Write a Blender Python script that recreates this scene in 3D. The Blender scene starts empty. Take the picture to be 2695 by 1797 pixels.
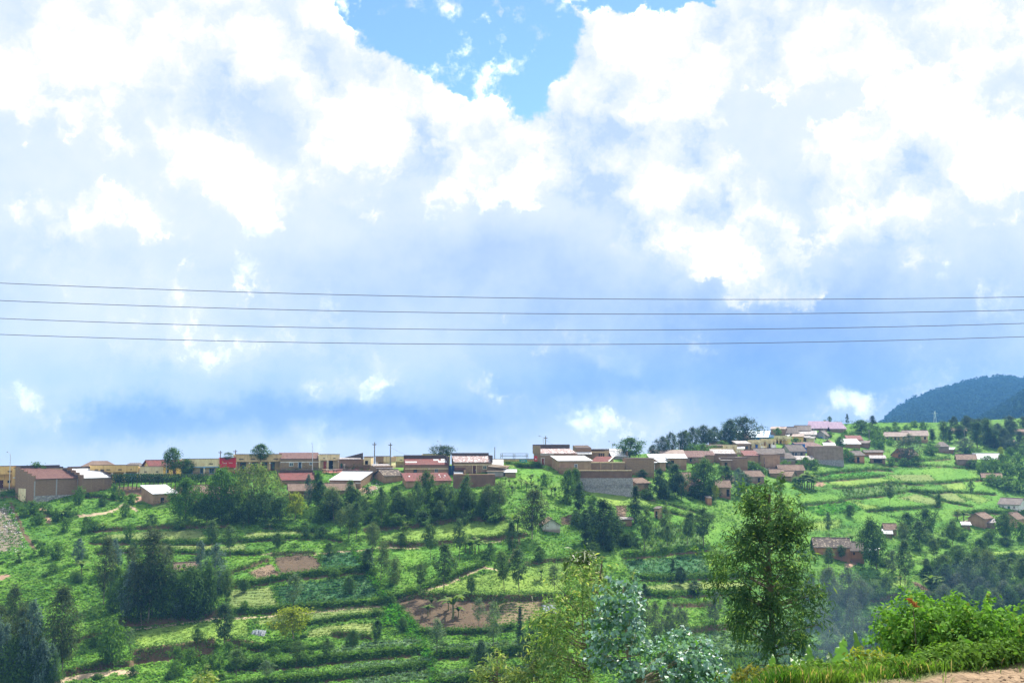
import bpy, math, random
import numpy as np
from mathutils import Vector, Matrix

SC = bpy.context.scene
COL = SC.collection
# ---------------------------------------------------------------- camera
W0, H0 = 2695.0, 1797.0            # the photograph's size: places below are measured on it, then set at their own distance
FPX = (W0 / 2) / math.tan(math.radians(25.0))
HORIZON = 1150.0
PITCH = math.atan((HORIZON - H0 / 2) / FPX)
CZ = 50.0
cam_d = bpy.data.cameras.new('camera')
cam_d.sensor_width = 36.0
cam_d.lens = 18.0 / math.tan(math.radians(25.0))
cam_d.clip_start = 0.2
cam_d.clip_end = 20000.0
cam = bpy.data.objects.new('camera', cam_d)
COL.objects.link(cam)
cam.location = (0, 0, CZ)
cam.rotation_euler = (math.pi / 2 + PITCH, 0, 0)
SC.camera = cam
# ---------------------------------------------------------------- exposure
SC.view_settings.view_transform = 'Standard'
SC.view_settings.look = 'None'
SC.view_settings.gamma = 1.0
SC.view_settings.use_curve_mapping = False
EXPO = 1.15
SC.view_settings.exposure = EXPO
SC.cycles.use_denoising = True
SC.cycles.max_bounces = 6
SC.cycles.diffuse_bounces = 3
SC.cycles.glossy_bounces = 2
SC.cycles.transmission_bounces = 3
SC.cycles.volume_bounces = 0
SC.cycles.transparent_max_bounces = 8
SC.cycles.caustics_reflective = False
SC.cycles.caustics_refractive = False
SC.cycles.sample_clamp_indirect = 4.0
# ---------------------------------------------------------------- sun
SUN_AZ, SUN_EL = math.radians(26), math.radians(50)
sun_dir = Vector((math.sin(SUN_AZ) * math.cos(SUN_EL), math.cos(SUN_AZ) * math.cos(SUN_EL), math.sin(SUN_EL)))
sun_d = bpy.data.lights.new('sun', 'SUN')
sun_d.energy = 5.0
sun_d.angle = math.radians(0.5)
sun_d.color = (1.0, 0.94, 0.83)
sun = bpy.data.objects.new('sun', sun_d)
COL.objects.link(sun)
sun.rotation_euler = sun_dir.to_track_quat('Z', 'Y').to_euler()
sun.location = (60, 60, 200)


def pix_dir(px, py):
    u = (px - W0 / 2) / FPX
    v = (H0 / 2 - py) / FPX
    return u, math.cos(PITCH) - v * math.sin(PITCH), math.sin(PITCH) + v * math.cos(PITCH)


def at(px, py, D):
    """world point at forward distance D on the sight line of a place in the photograph"""
    u, y, z = pix_dir(px, py)
    return Vector((u * D / y, D, CZ + z * D / y))


# ---------------------------------------------------------------- world: sky with clouds
world = bpy.data.worlds.new('World')
SC.world = world
world.use_nodes = True
nt = world.node_tree
nt.nodes.clear()


class Nodes:
    def __init__(s, tree):
        s.t = tree

    def new(s, kind, **kw):
        n = s.t.nodes.new(kind)
        for k, v in kw.items():
            setattr(n, k, v)
        return n

    def put(s, sock, v):
        if isinstance(v, bpy.types.NodeSocket):
            s.t.links.new(v, sock)
        elif v is not None:
            sock.default_value = v

    def m(s, op, a, b=None, c=None, clamp=False):
        n = s.new('ShaderNodeMath', operation=op, use_clamp=clamp)
        s.put(n.inputs[0], a)
        s.put(n.inputs[1], b)
        if c is not None:
            s.put(n.inputs[2], c)
        return n.outputs[0]

    def v(s, op, a, b=None, c=None):
        n = s.new('ShaderNodeVectorMath', operation=op)
        s.put(n.inputs[0], a)
        if b is not None:
            s.put(n.inputs[1], b)
        if c is not None:
            s.put(n.inputs[2], c)
        return n.outputs['Value'] if op in ('LENGTH', 'DOT_PRODUCT', 'DISTANCE') else n.outputs[0]

    def noise(s, vec, scale, detail=4.0, rough=0.5, color=False, lac=2.0):
        n = s.new('ShaderNodeTexNoise')
        s.put(n.inputs['Vector'], vec)
        n.inputs['Scale'].default_value = scale
        n.inputs['Detail'].default_value = detail
        n.inputs['Roughness'].default_value = rough
        n.inputs['Lacunarity'].default_value = lac
        return n.outputs['Color'] if color else n.outputs['Fac']

    def mix(s, fac, a, b, blend='MIX'):
        n = s.new('ShaderNodeMix', data_type='RGBA', blend_type=blend)
        s.put(n.inputs[0], fac)
        s.put(n.inputs[6], a if not isinstance(a, tuple) else (*a[:3], 1.0))
        s.put(n.inputs[7], b if not isinstance(b, tuple) else (*b[:3], 1.0))
        return n.outputs[2]

    def smooth(s, x, lo, hi):
        n = s.new('ShaderNodeMapRange', interpolation_type='SMOOTHSTEP')
        s.put(n.inputs[0], x)
        s.put(n.inputs[1], lo)
        s.put(n.inputs[2], hi)
        return n.outputs[0]


N = Nodes(nt)
tc = N.new('ShaderNodeTexCoord')
d = tc.outputs['Generated']
sep = N.new('ShaderNodeSeparateXYZ')
N.put(sep.inputs[0], d)
az = N.m('ARCTAN2', sep.outputs[0], sep.outputs[1])
el = N.m('ARCSINE', sep.outputs[2])
comb = N.new('ShaderNodeCombineXYZ')
N.put(comb.inputs[0], az)
N.put(comb.inputs[1], el)
ae = comb.outputs[0]
wob1 = N.v('SUBTRACT', N.noise(d, 9.0, 5.0, 0.6, True), (0.5, 0.5, 0.5))
wob2 = N.v('SUBTRACT', N.noise(d, 34.0, 7.0, 0.68, True), (0.5, 0.5, 0.5))
ae = N.v('MULTIPLY_ADD', wob1, (0.12, 0.09, 0), ae)
ae = N.v('MULTIPLY_ADD', wob2, (0.04, 0.04, 0), ae)


def azel(px, py):
    x, y, z = pix_dir(px, py)
    return math.atan2(x, y), math.atan2(z, math.hypot(x, y))


def blobs(lst):
    """how deep a direction lies inside the nearest of some cloud masses (1 at its heart, 0 at its rim)"""
    out = None
    for px, py, rx, ry in lst:
        a, e = azel(px, py)
        rx, ry = rx / FPX, ry / FPX
        l = N.v('LENGTH', N.v('MULTIPLY_ADD', ae, (1 / rx, 1 / ry, 0), (-a / rx, -e / ry, 0)))
        out = l if out is None else N.m('MINIMUM', out, l)
    return N.m('SUBTRACT', 1.0, out)


def masses(lst):
    """lighter (a > 0) and darker (a < 0) bodies of cloud, each with its own size and softness of rim"""
    out = None
    for px, py, rx, ry, a, soft in lst:
        az_, e = azel(px, py)
        rx, ry = rx / FPX, ry / FPX
        l = N.v('LENGTH', N.v('MULTIPLY_ADD', ae, (1 / rx, 1 / ry, 0), (-az_ / rx, -e / ry, 0)))
        m_ = N.smooth(l, 1 + soft, 1 - soft)
        out = N.m('MULTIPLY', m_, a) if out is None else N.m('MULTIPLY_ADD', m_, a, out)
    return out


heads = masses([(1000, 300, 200, 120, .30, .3), (1270, 370, 280, 140, .34, .35), (1620, 360, 270, 160, .38, .3), (1800, 480, 230, 150, .26, .4), (1480, 450, 240, 110, .16, .6), (1880, 600, 190, 110, .22, .4),
                (2400, 490, 240, 180, .50, .25), (2290, 390, 120, 80, .2, .4), (2040, 735, 110, 70, .46, .35), (1590, 955, 80, 44, .46, .5), (1700, 120, 240, 140, .30, .25), (2080, 60, 400, 140, .24, .5),
                (2560, 170, 240, 160, .16, .6), (700, 330, 280, 190, .20, .6), (300, 60, 560, 150, .16, .8), (130, 620, 240, 130, .22, .6), (350, 330, 260, 120, .10, .8), (520, 560, 260, 110, .10, .8),
                (700, 965, 320, 80, .30, .5), (420, 850, 280, 110, .22, .6), (300, 990, 120, 50, .26, .5), (1180, 990, 120, 42, .34, .5), (1310, 1065, 70, 40, .30, .5), (1720, 1115, 170, 56, .34, .5), (50, 1060, 110, 80, .30, .5),
                (2260, 1055, 130, 40, .2, .6), (960, 930, 130, 56, .22, .5), (1450, 890, 130, 36, .16, .6), (560, 1090, 90, 28, .22, .6),
                (1985, 320, 70, 110, -.34, .5), (2140, 330, 210, 56, -.26, .6), (2640, 560, 130, 120, -.3, .6), (740, 262, 60, 44, -.26, .6), (130, 460, 180, 60, -.20, .7), (330, 640, 70, 30, -.2, .6), (1560, 560, 180, 50, -.14, .7), (1100, 700, 560, 130, -.16, .8)])
under = masses([(1150, 740, 520, 120, -.12, .9), (1500, 660, 300, 90, -.08, .9), (800, 1112, 560, 50, -.22, .7), (1900, 930, 420, 160, -.20, .9), (2300, 830, 420, 160, -.12, .9), (1300, 1020, 350, 110, -.15, .8),
                (2450, 1000, 200, 60, -.06, .8), (200, 1130, 260, 40, -.14, .6), (500, 700, 500, 200, .12, .9), (450, 930, 520, 120, .16, .8), (1100, 960, 260, 60, .10, .8), (1650, 1110, 260, 60, .12, .8), (100, 1080, 160, 60, .14, .8), (2600, 620, 260, 130, .04, .9), (1900, 680, 300, 80, .05, .9)])
gap = blobs([(1130, 90, 190, 130), (1390, 110, 120, 150), (1250, 200, 200, 66), (980, 20, 90, 70), (1690, -40, 170, 70),
             (1860, -30, 90, 50), (1500, -60, 200, 90), (1200, -110, 420, 130)])
n_big = N.m('SUBTRACT', N.noise(d, 5.0, 6.0, 0.55), 0.5)
n_mid = N.m('SUBTRACT', N.noise(d, 16.0, 8.0, 0.6), 0.5)
n_fine = N.m('SUBTRACT', N.noise(d, 60.0, 6.0, 0.6), 0.5)
# a soft deck of cloud undersides, and in front of it sunlit heads with firm tops and dissolving bases
K = 1.0 / (0.1 * 2 ** EXPO)


def ramp_of(fac, stops):
    n = N.new('ShaderNodeValToRGB')
    cr = n.color_ramp
    while len(cr.elements) < len(stops):
        cr.elements.new(0.5)
    for e_, (p_, c_) in zip(cr.elements, stops):
        e_.position = p_
        e_.color = (c_[0] / 2, c_[1] / 2, c_[2] / 2, 1)
    N.put(n.inputs[0], fac)
    return N.mix(1.0, n.outputs[0], (2 * K, 2 * K, 2 * K), 'MULTIPLY')


U = N.m('MULTIPLY_ADD', N.smooth(el, 0.02, 0.34), 0.22, 0.455)
U = N.m('MULTIPLY_ADD', N.smooth(el, 0.035, -0.02), 0.22, U)
U = N.m('ADD', U, under)
U = N.m('MULTIPLY_ADD', n_mid, 0.34, U)
U = N.m('MULTIPLY_ADD', n_fine, 0.10, U)
U = N.m('MULTIPLY_ADD', n_big, 0.30, U)
deck_c = ramp_of(U, [(0.06, (0.23, 0.41, 0.84)), (0.26, (0.41, 0.58, 0.92)), (0.44, (0.62, 0.76, 0.99)), (0.60, (0.82, 0.91, 1.05)), (0.80, (1.0, 1.03, 1.08))])
sd = sun_dir.normalized() * 0.030
warped = N.v('MULTIPLY_ADD', wob2, (0.035, 0.035, 0.035), d)
c_here = N.noise(warped, 8.5, 9.0, 0.56)
c_sun = N.noise(N.v('ADD', warped, tuple(sd)), 8.5, 9.0, 0.56)
lit = N.m('MULTIPLY_ADD', N.m('SUBTRACT', c_here, c_sun), 3.8, 0.50)
lit = N.m('MULTIPLY_ADD', heads, 0.30, lit)
lit = N.m('MULTIPLY_ADD', n_mid, 0.30, lit)
lit = N.m('MULTIPLY_ADD', N.smooth(el, 0.20, 0.02), -0.10, lit)
q = N.m('MULTIPLY_ADD', heads, 2.2, N.m('MULTIPLY', N.m('SUBTRACT', c_here, 0.5), N.m('MULTIPLY_ADD', N.smooth(el, 0.03, 0.22), 0.55, 1.25)))
q = N.m('MULTIPLY_ADD', N.smooth(el, 0.05, 0.36), 0.34, q)
q = N.m('MULTIPLY_ADD', n_fine, 0.30, q)
width = N.m('MULTIPLY_ADD', N.m('SUBTRACT', 1.0, N.smooth(lit, 0.45, 0.75)), 0.85, 0.34)
width = N.m('MULTIPLY_ADD', N.smooth(el, 0.16, 0.02), 0.30, width)
M = N.smooth(N.m('DIVIDE', N.m('SUBTRACT', q, 0.0), width), 0.0, 1.0)
head_c = ramp_of(lit, [(0.14, (0.60, 0.75, 1.0)), (0.36, (0.78, 0.88, 1.04)), (0.54, (0.93, 0.98, 1.06)), (0.70, (1.06, 1.07, 1.10)), (1.0, (2.2, 2.2, 2.2))])
M = N.m('MULTIPLY', M, N.m('MULTIPLY_ADD', N.smooth(el, 0.02, 0.20), 0.30, 0.70))
cloud_c = N.mix(M, deck_c, head_c)
sky = N.new('ShaderNodeTexSky', sky_type='NISHITA', sun_disc=False)
sky.sun_elevation = SUN_EL
sky.sun_rotation = SUN_AZ
sky.altitude = 1800.0
sky.air_density = 1.2
sky.dust_density = 0.6
sky.ozone_density = 1.5
sky_c = N.mix(1.0, sky.outputs[0], (0.60, 0.74, 0.86), 'MULTIPLY')
g = N.m('ADD', gap, N.m('MULTIPLY', N.m('ADD', n_mid, N.m('MULTIPLY', n_fine, 0.7)), -0.9))
cover = N.m('SUBTRACT', 1.0, N.smooth(g, -0.12, 0.14))
# thin wisps drifting in the opening
wisp = N.m('MULTIPLY', N.smooth(N.m('ADD', n_mid, N.m('MULTIPLY', n_fine, 0.8)), 0.02, 0.28), 0.75)
cover = N.m('MAXIMUM', cover, wisp)
final = N.mix(cover, sky_c, cloud_c)
bg = N.new('ShaderNodeBackground')
bg.inputs['Strength'].default_value = 0.1
N.put(bg.inputs['Color'], final)
wo = N.new('ShaderNodeOutputWorld')
nt.links.new(bg.outputs[0], wo.inputs[0])
world.cycles.sampling_method = 'MANUAL'
world.cycles.sample_map_resolution = 512

# ================================================================ helpers
rng = np.random.default_rng(7)
random.seed(7)


def mesh_np(name, verts, faces, attrs=None, smooth=False, mat=None):
    """verts (n,3); faces (m,k); attrs: {name: (n,) or (n,3)} per vertex"""
    me = bpy.data.meshes.new(name)
    verts = np.asarray(verts, dtype=np.float32)
    faces = np.asarray(faces, dtype=np.int32)
    n, (m, k) = len(verts), faces.shape
    me.vertices.add(n)
    me.vertices.foreach_set('co', verts.ravel())
    me.loops.add(m * k)
    me.loops.foreach_set('vertex_index', faces.ravel())
    me.polygons.add(m)
    me.polygons.foreach_set('loop_start', np.arange(0, m * k, k, dtype=np.int32))
    try:
        me.polygons.foreach_set('loop_total', np.full(m, k, dtype=np.int32))
    except Exception:
        pass
    if smooth:
        me.polygons.foreach_set('use_smooth', np.ones(m, dtype=bool))
    me.update(calc_edges=True)
    for a, val in (attrs or {}).items():
        val = np.asarray(val, dtype=np.float32)
        if val.ndim == 1:
            at_ = me.attributes.new(a, 'FLOAT', 'POINT')
            at_.data.foreach_set('value', val)
        else:
            at_ = me.attributes.new(a, 'FLOAT_COLOR', 'POINT')
            at_.data.foreach_set('color', np.concatenate([val, np.ones((n, 1), np.float32)], 1).ravel())
    if mat:
        me.materials.append(mat)
    me.validate()
    return me


def link(name, data, parent=None, loc=None, rotz=0.0, scale=None):
    o = bpy.data.objects.new(name, data)
    COL.objects.link(o)
    if parent is not None:
        o.parent = parent
    if loc is not None:
        o.location = loc
    if rotz:
        o.rotation_euler = (0, 0, rotz)
    if scale is not None:
        o.scale = scale
    return o


def tag(o, label, cat, group=None):
    o['label'] = label
    o['category'] = cat
    if group:
        o['group'] = group
    return o


def structure(o):
    o['kind'] = 'structure'
    return o


def stuff(o, label=None, cat=None):
    o['kind'] = 'stuff'
    if label:
        o['label'] = label
        o['category'] = cat
    return o


# ---------------------------------------------------------------- materials
MATS = {}


def material(name):
    m = bpy.data.materials.new(name)
    m.use_nodes = True
    m.node_tree.nodes.clear()
    MATS[name] = m
    n = Nodes(m.node_tree)
    out = n.new('ShaderNodeOutputMaterial')
    return m, n, out


def principled(n, out, color, rough=0.8, spec=0.2, bump=None, bump_d=0.02, metallic=0.0):
    p = n.new('ShaderNodeBsdfPrincipled')
    n.put(p.inputs['Base Color'], color if not isinstance(color, tuple) else (*color[:3], 1))
    p.inputs['Roughness'].default_value = rough
    p.inputs['Specular IOR Level'].default_value = spec
    p.inputs['Metallic'].default_value = metallic
    if bump is not None:
        b = n.new('ShaderNodeBump')
        b.inputs['Strength'].default_value = 0.8
        b.inputs['Distance'].default_value = bump_d
        n.put(b.inputs['Height'], bump)
        n.put(p.inputs['Normal'], b.outputs[0])
    n.t.links.new(p.outputs[0], out.inputs[0])
    return p


def worn(name, c1, c2, scale=1.5, rough=0.85, spec=0.15, fine=18.0, streak=None, splash=None):
    """a surface in two tones with blotches and grain"""
    m, n, out = material(name)
    co = n.new('ShaderNodeTexCoord').outputs['Object']
    if streak:
        co2 = n.v('MULTIPLY', co, streak)
    else:
        co2 = co
    a = n.noise(co2, scale, 5.0, 0.65)
    b = n.noise(co, fine, 3.0, 0.6)
    fac = n.smooth(n.m('MULTIPLY_ADD', b, 0.5, a), 0.58, 0.92)
    c = n.mix(fac, c1, c2)
    if splash:      # rain has thrown earth against the foot of the wall and run down it in streaks
        sx = n.new('ShaderNodeSeparateXYZ')
        n.put(sx.inputs[0], co)
        run = n.noise(n.v('MULTIPLY', co, (2.2, 2.2, 0.25)), 1.4, 4.0, 0.6)
        c = n.mix(n.m('MULTIPLY', n.smooth(run, 0.52, 0.72), 0.45), c, splash)
        c = n.mix(n.m('MULTIPLY', n.smooth(n.m('ADD', sx.outputs[2], n.m('MULTIPLY', a, 0.9)), 1.15, 0.55), 0.7), c, splash)
    principled(n, out, c, rough, spec, b, 0.02)
    return m


def attr_mat(name, rough=0.9, transl=0.25, spec=0.12, bump=None, gain=1.0, hue=0.0):
    """colour taken from the mesh's own per-piece colour; some light passes through"""
    m, n, out = material(name)
    a = n.new('ShaderNodeAttribute', attribute_name='Col').outputs['Color']
    p = n.new('ShaderNodeBsdfPrincipled')
    n.put(p.inputs['Base Color'], a)
    p.inputs['Roughness'].default_value = rough
    p.inputs['Specular IOR Level'].default_value = spec
    if transl > 0:
        t = n.new('ShaderNodeBsdfTranslucent')
        n.put(t.inputs['Color'], n.mix(1.0, a, (1.25, 1.35, 0.6), 'MULTIPLY'))
        mx = n.new('ShaderNodeMixShader')
        mx.inputs[0].default_value = transl
        n.t.links.new(p.outputs[0], mx.inputs[1])
        n.t.links.new(t.outputs[0], mx.inputs[2])
        n.t.links.new(mx.outputs[0], out.inputs[0])
    else:
        n.t.links.new(p.outputs[0], out.inputs[0])
    return m


LEAF = attr_mat('leaf', 0.8, 0.36, 0.07)
LEAF_GLOSS = attr_mat('glossy_leaf', 0.48, 0.28, 0.35)
BLADE = attr_mat('blade', 0.85, 0.32, 0.06)
BARK = worn('bark', (0.10, 0.075, 0.055), (0.20, 0.17, 0.14), 4.0, 0.9, 0.1, 30, (1, 1, 0.2))
BARK_PALE = worn('pale_bark', (0.30, 0.26, 0.20), (0.20, 0.16, 0.12), 3.0, 0.9, 0.1, 30, (1, 1, 0.2))


def ground_material():
    m, n, out = material('land')
    a = n.new('ShaderNodeAttribute', attribute_name='Col').outputs['Color']
    co = n.new('ShaderNodeTexCoord').outputs['Object']
    n1 = n.noise(co, 0.10, 5.0, 0.6)
    n2 = n.noise(co, 0.9, 5.0, 0.7)
    n3 = n.noise(co, 5.0, 3.0, 0.7)
    v = n.m('ADD', n.m('MULTIPLY', n2, 1.0), n.m('ADD', n.m('MULTIPLY', n3, 0.9), n.m('MULTIPLY', n1, 0.5)))
    v = n.m('MULTIPLY_ADD', v, 1.0, -0.2)
    c = n.mix(1.0, a, n.new('ShaderNodeCombineColor').outputs[0], 'MULTIPLY')
    cc = c.node.inputs[7].links[0].from_node
    for i in range(3):
        n.put(cc.inputs[i], v)
    soil = n.smooth(n.m('ADD', n2, n.m('MULTIPLY', n3, 0.4)), 0.82, 1.0)
    c = n.mix(n.m('MULTIPLY', soil, 0.35), c, (0.13, 0.09, 0.055))
    principled(n, out, c, 0.95, 0.05, n.m('ADD', n3, n2), 0.15)
    return m


LAND = ground_material()

# ================================================================ the far hillside
# columns are bearings from the camera's spot, rows run from the crest of the hill down to the valley floor;
# each point has its own distance, so the sheet is a true slope with level terraces and steep banks between them
NC, NR = 560, 330
CX = np.linspace(-420, 3120, NC)
_crx = [-500, 0, 60, 160, 300, 420, 560, 650, 760, 860, 1000, 1180, 1300, 1400, 1500, 1620, 1700, 1800, 1880, 1960, 2080, 2140, 2190, 2300, 2420, 2520, 2620, 2695, 3150]
_cry = [1292, 1290, 1289, 1283, 1270, 1258, 1250, 1243, 1238, 1236, 1234, 1226, 1218, 1214, 1208, 1200, 1194, 1180, 1168, 1160, 1148, 1134, 1116, 1112, 1112, 1110, 1104, 1100, 1090]
CREST = np.interp(CX, _crx, _cry)
BOT = 2060.0
_dx = [-500, 0, 700, 1350, 1700, 2000, 2300, 2695, 3150]
_dpy = [1100, 1180, 1240, 1290, 1330, 1500, 1800, 2060]
_dt = np.array([
    # 1100 1180 1240 1290 1330 1500 1800 2060
    [330, 292, 262, 246, 238, 200, 152, 128],
    [330, 292, 262, 247, 238, 200, 152, 128],
    [330, 292, 264, 248, 237, 198, 150, 126],
    [340, 296, 258, 240, 229, 193, 147, 124],
    [370, 312, 276, 255, 242, 200, 152, 127],
    [415, 345, 308, 284, 268, 220, 166, 136],
    [440, 376, 336, 312, 295, 240, 182, 146],
    [470, 408, 362, 334, 314, 252, 190, 152],
    [480, 418, 370, 340, 320, 256, 192, 154]], float)


def d_ref(px, py):
    px = np.asarray(px, float)
    py = np.asarray(py, float)
    ix = np.clip(np.searchsorted(_dx, px) - 1, 0, len(_dx) - 2)
    iy = np.clip(np.searchsorted(_dpy, py) - 1, 0, len(_dpy) - 2)
    xx, yy = np.array(_dx, float), np.array(_dpy, float)
    tx = np.clip((px - xx[ix]) / (xx[ix + 1] - xx[ix]), 0, 1)
    ty = np.clip((py - yy[iy]) / (yy[iy + 1] - yy[iy]), 0, 1)
    a = _dt[ix, iy] * (1 - tx) + _dt[ix + 1, iy] * tx
    b = _dt[ix, iy + 1] * (1 - tx) + _dt[ix + 1, iy + 1] * tx
    return a * (1 - ty) + b * ty


# terrace banks: ((points along the bank), height of its face, soil or green)
BANKS = [
    ([(236, 1396), (330, 1391), (430, 1387), (600, 1384)], 9, 'soil'),
    ([(236, 1425), (400, 1429), (560, 1428), (640, 1420)], 12, 'green'),
    ([(250, 1452), (420, 1450), (560, 1455), (690, 1456)], 10, 'green'),
    ([(690, 1386), (760, 1392), (850, 1396)], 9, 'green'),
    ([(640, 1424), (740, 1416), (850, 1414), (900, 1422)], 9, 'green'),
    ([(606, 1508), (650, 1492), (709, 1472)], 10, 'soil'),
    ([(712, 1458), (760, 1456), (830, 1454)], 8, 'soil'),
    ([(600, 1538), (680, 1534), (740, 1521), (850, 1508), (965, 1500)], 15, 'green'),
    ([(600, 1612), (700, 1607), (800, 1598), (900, 1592), (1022, 1584)], 14, 'green'),
    ([(303, 1640), (420, 1632), (560, 1614), (610, 1610)], 20, 'soil'),
    ([(712, 1650), (814, 1640), (930, 1624), (1010, 1616)], 9, 'green'),
    ([(350, 1730), (400, 1722), (470, 1714), (530, 1705), (566, 1700)], 36, 'soil'),
    ([(598, 1692), (640, 1696), (695, 1706)], 22, 'soil'),
    ([(874, 1668), (920, 1670), (980, 1678)], 13, 'soil'),
    ([(640, 1700), (760, 1712), (877, 1700)], 10, 'green'),
    ([(600, 1756), (760, 1750), (877, 1736), (1000, 1724), (1110, 1712)], 22, 'green'),
    ([(600, 1812), (760, 1790), (890, 1782), (1000, 1768), (1128, 1754)], 20, 'green'),
    ([(1147, 1725), (1250, 1722), (1400, 1716)], 22, 'green'),
    ([(1147, 1800), (1300, 1782), (1420, 1780)], 20, 'green'),
    ([(1110, 1664), (1200, 1664), (1300, 1662), (1350, 1650)], 12, 'green'),
    ([(1042, 1574), (1095, 1566), (1180, 1570), (1300, 1574), (1420, 1572), (1510, 1572)], 15, 'soil'),
    ([(1050, 1568), (1120, 1545), (1180, 1522), (1226, 1502), (1276, 1484)], 13, 'green'),
    ([(1002, 1430), (1100, 1433), (1230, 1421), (1385, 1408)], 11, 'soil'),
    ([(960, 1394), (1090, 1384), (1200, 1366), (1330, 1362)], 11, 'soil'),
    ([(1380, 1483), (1440, 1475), (1505, 1470)], 9, 'soil'),
    ([(1640, 1462), (1700, 1457), (1780, 1450), (1870, 1442)], 18, 'green'),
    ([(1660, 1520), (1760, 1522), (1860, 1518), (1950, 1512)], 13, 'green'),
    ([(1680, 1562), (1760, 1566), (1860, 1562), (1960, 1556)], 14, 'green'),
    ([(1760, 1592), (1880, 1590)], 10, 'soil'),
    ([(1810, 1660), (1880, 1652), (1960, 1644)], 14, 'soil'),
    ([(1850, 1730), (1960, 1722), (2060, 1716)], 13, 'green'),
    ([(150, 1703), (210, 1684), (270, 1662)], 9, 'soil'),
    ([(165, 1775), (215, 1762), (260, 1752), (350, 1748)], 16, 'soil'),
    ([(2120, 1256), (2200, 1242), (2300, 1233), (2350, 1238)], 8, 'green'),
    ([(2156, 1266), (2240, 1260), (2330, 1252)], 5, 'green'),
    ([(2190, 1282), (2240, 1284), (2340, 1270), (2400, 1272)], 5, 'green'),
    ([(2210, 1314), (2320, 1304), (2400, 1290), (2460, 1295)], 6, 'green'),
    ([(2100, 1330), (2220, 1318)], 5, 'green'),
    ([(2280, 1344), (2400, 1336), (2480, 1330)], 6, 'green'),
    ([(2390, 1274), (2480, 1270), (2560, 1262), (2640, 1264)], 6, 'green'),
    ([(2400, 1290), (2500, 1322), (2560, 1332)], 5, 'green'),
    ([(2430, 1296), (2520, 1294), (2620, 1300)], 5, 'green'),
    ([(2510, 1352), (2600, 1346), (2695, 1352), (2800, 1352)], 10, 'green'),
    ([(2330, 1210), (2420, 1212), (2500, 1206)], 7, 'green'),
    ([(2440, 1188), (2530, 1186)], 5, 'green'),
    ([(2300, 1225), (2440, 1225), (2560, 1232)], 4, 'green'),
    ([(2290, 1580), (2330, 1572), (2370, 1566)], 12, 'soil'),
    ([(2500, 1478), (2600, 1470), (2720, 1466)], 14, 'green'),
    ([(2330, 1640), (2400, 1630)], 12, 'green'),
    ([(2200, 1560), (2260, 1556)], 10, 'green'),
    ([(2130, 1648), (2220, 1650), (2330, 1655), (2420, 1650)], 12, 'green'),
    ([(2120, 1700), (2260, 1700), (2400, 1690)], 14, 'green'),
    ([(1660, 1332), (1760, 1346), (1850, 1368)], 6, 'green'),
    ([(1740, 1322), (1800, 1336), (1880, 1360)], 5, 'green'),
    ([(1330, 1218), (1380, 1224), (1430, 1222)], 6, 'green'),
    ([(1360, 1226), (1420, 1226), (1445, 1236)], 8, 'green'),
    ([(1500, 1292), (1570, 1280), (1665, 1293), (1720, 1316)], 6, 'soil'),
    ([(60, 1345), (120, 1356), (205, 1352)], 8, 'green'),
    ([(0, 1300), (40, 1300), (80, 1320)], 16, 'green'),
    ([(215, 1306), (260, 1304), (310, 1312)], 10, 'green'),
]
PY = CREST[:, None] + (BOT - CREST[:, None]) * np.linspace(0, 1, NR)[None, :]
PXG = np.repeat(CX[:, None], NR, 1)


def warp(px, py):
    w = np.array(py, float)
    for pts, h, kind in BANKS:
        xs = [p[0] for p in pts]
        ys = [p[1] for p in pts]
        yb = np.interp(px, xs, ys)
        ext = np.clip(np.minimum(px - xs[0], xs[-1] - px) / 18.0 + 0.6, 0, 1)
        hh = h * ext
        t = py - yb
        half = np.maximum(hh / 2, 1e-3)
        amp = half * 0.86
        inside = np.clip(t / half, -1, 1)
        decay = np.clip(1 - (np.abs(t) - half) / 26.0, 0, 1)
        w += -inside * amp * decay
    return w


D = d_ref(PXG, warp(PXG, PY))
# every row nearer than the one above it: no overhangs
for j in range(1, NR):
    D[:, j] = np.minimum(D[:, j], D[:, j - 1] - 0.012)
D += 0.0


def ground_d(px, py):
    """distance of the hillside at a place in the photograph"""
    fx = np.clip((px - CX[0]) / (CX[1] - CX[0]), 0, NC - 1.001)
    i = int(fx)
    tx = fx - i

    def col(i):
        fy = np.clip((py - CREST[i]) / (BOT - CREST[i]) * (NR - 1), 0, NR - 1.001)
        j = int(fy)
        return D[i, j] * (1 - fy + j) + D[i, j + 1] * (fy - j)
    return col(i) * (1 - tx) + col(i + 1) * tx


def gp(px, py, sink=0.0):
    p = at(px, py, ground_d(px, py))
    p.z -= sink
    return p


def mpp(px, py):
    """metres per picture dot at a place on the hillside"""
    return ground_d(px, py) / FPX


def world_grid(px, py, dist):
    u = (px - W0 / 2) / FPX
    v = (H0 / 2 - py) / FPX
    y = math.cos(PITCH) - v * math.sin(PITCH)
    z = math.sin(PITCH) + v * math.cos(PITCH)
    return np.stack([u * dist / y, dist + 0 * px, CZ + z * dist / y], -1)


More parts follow.
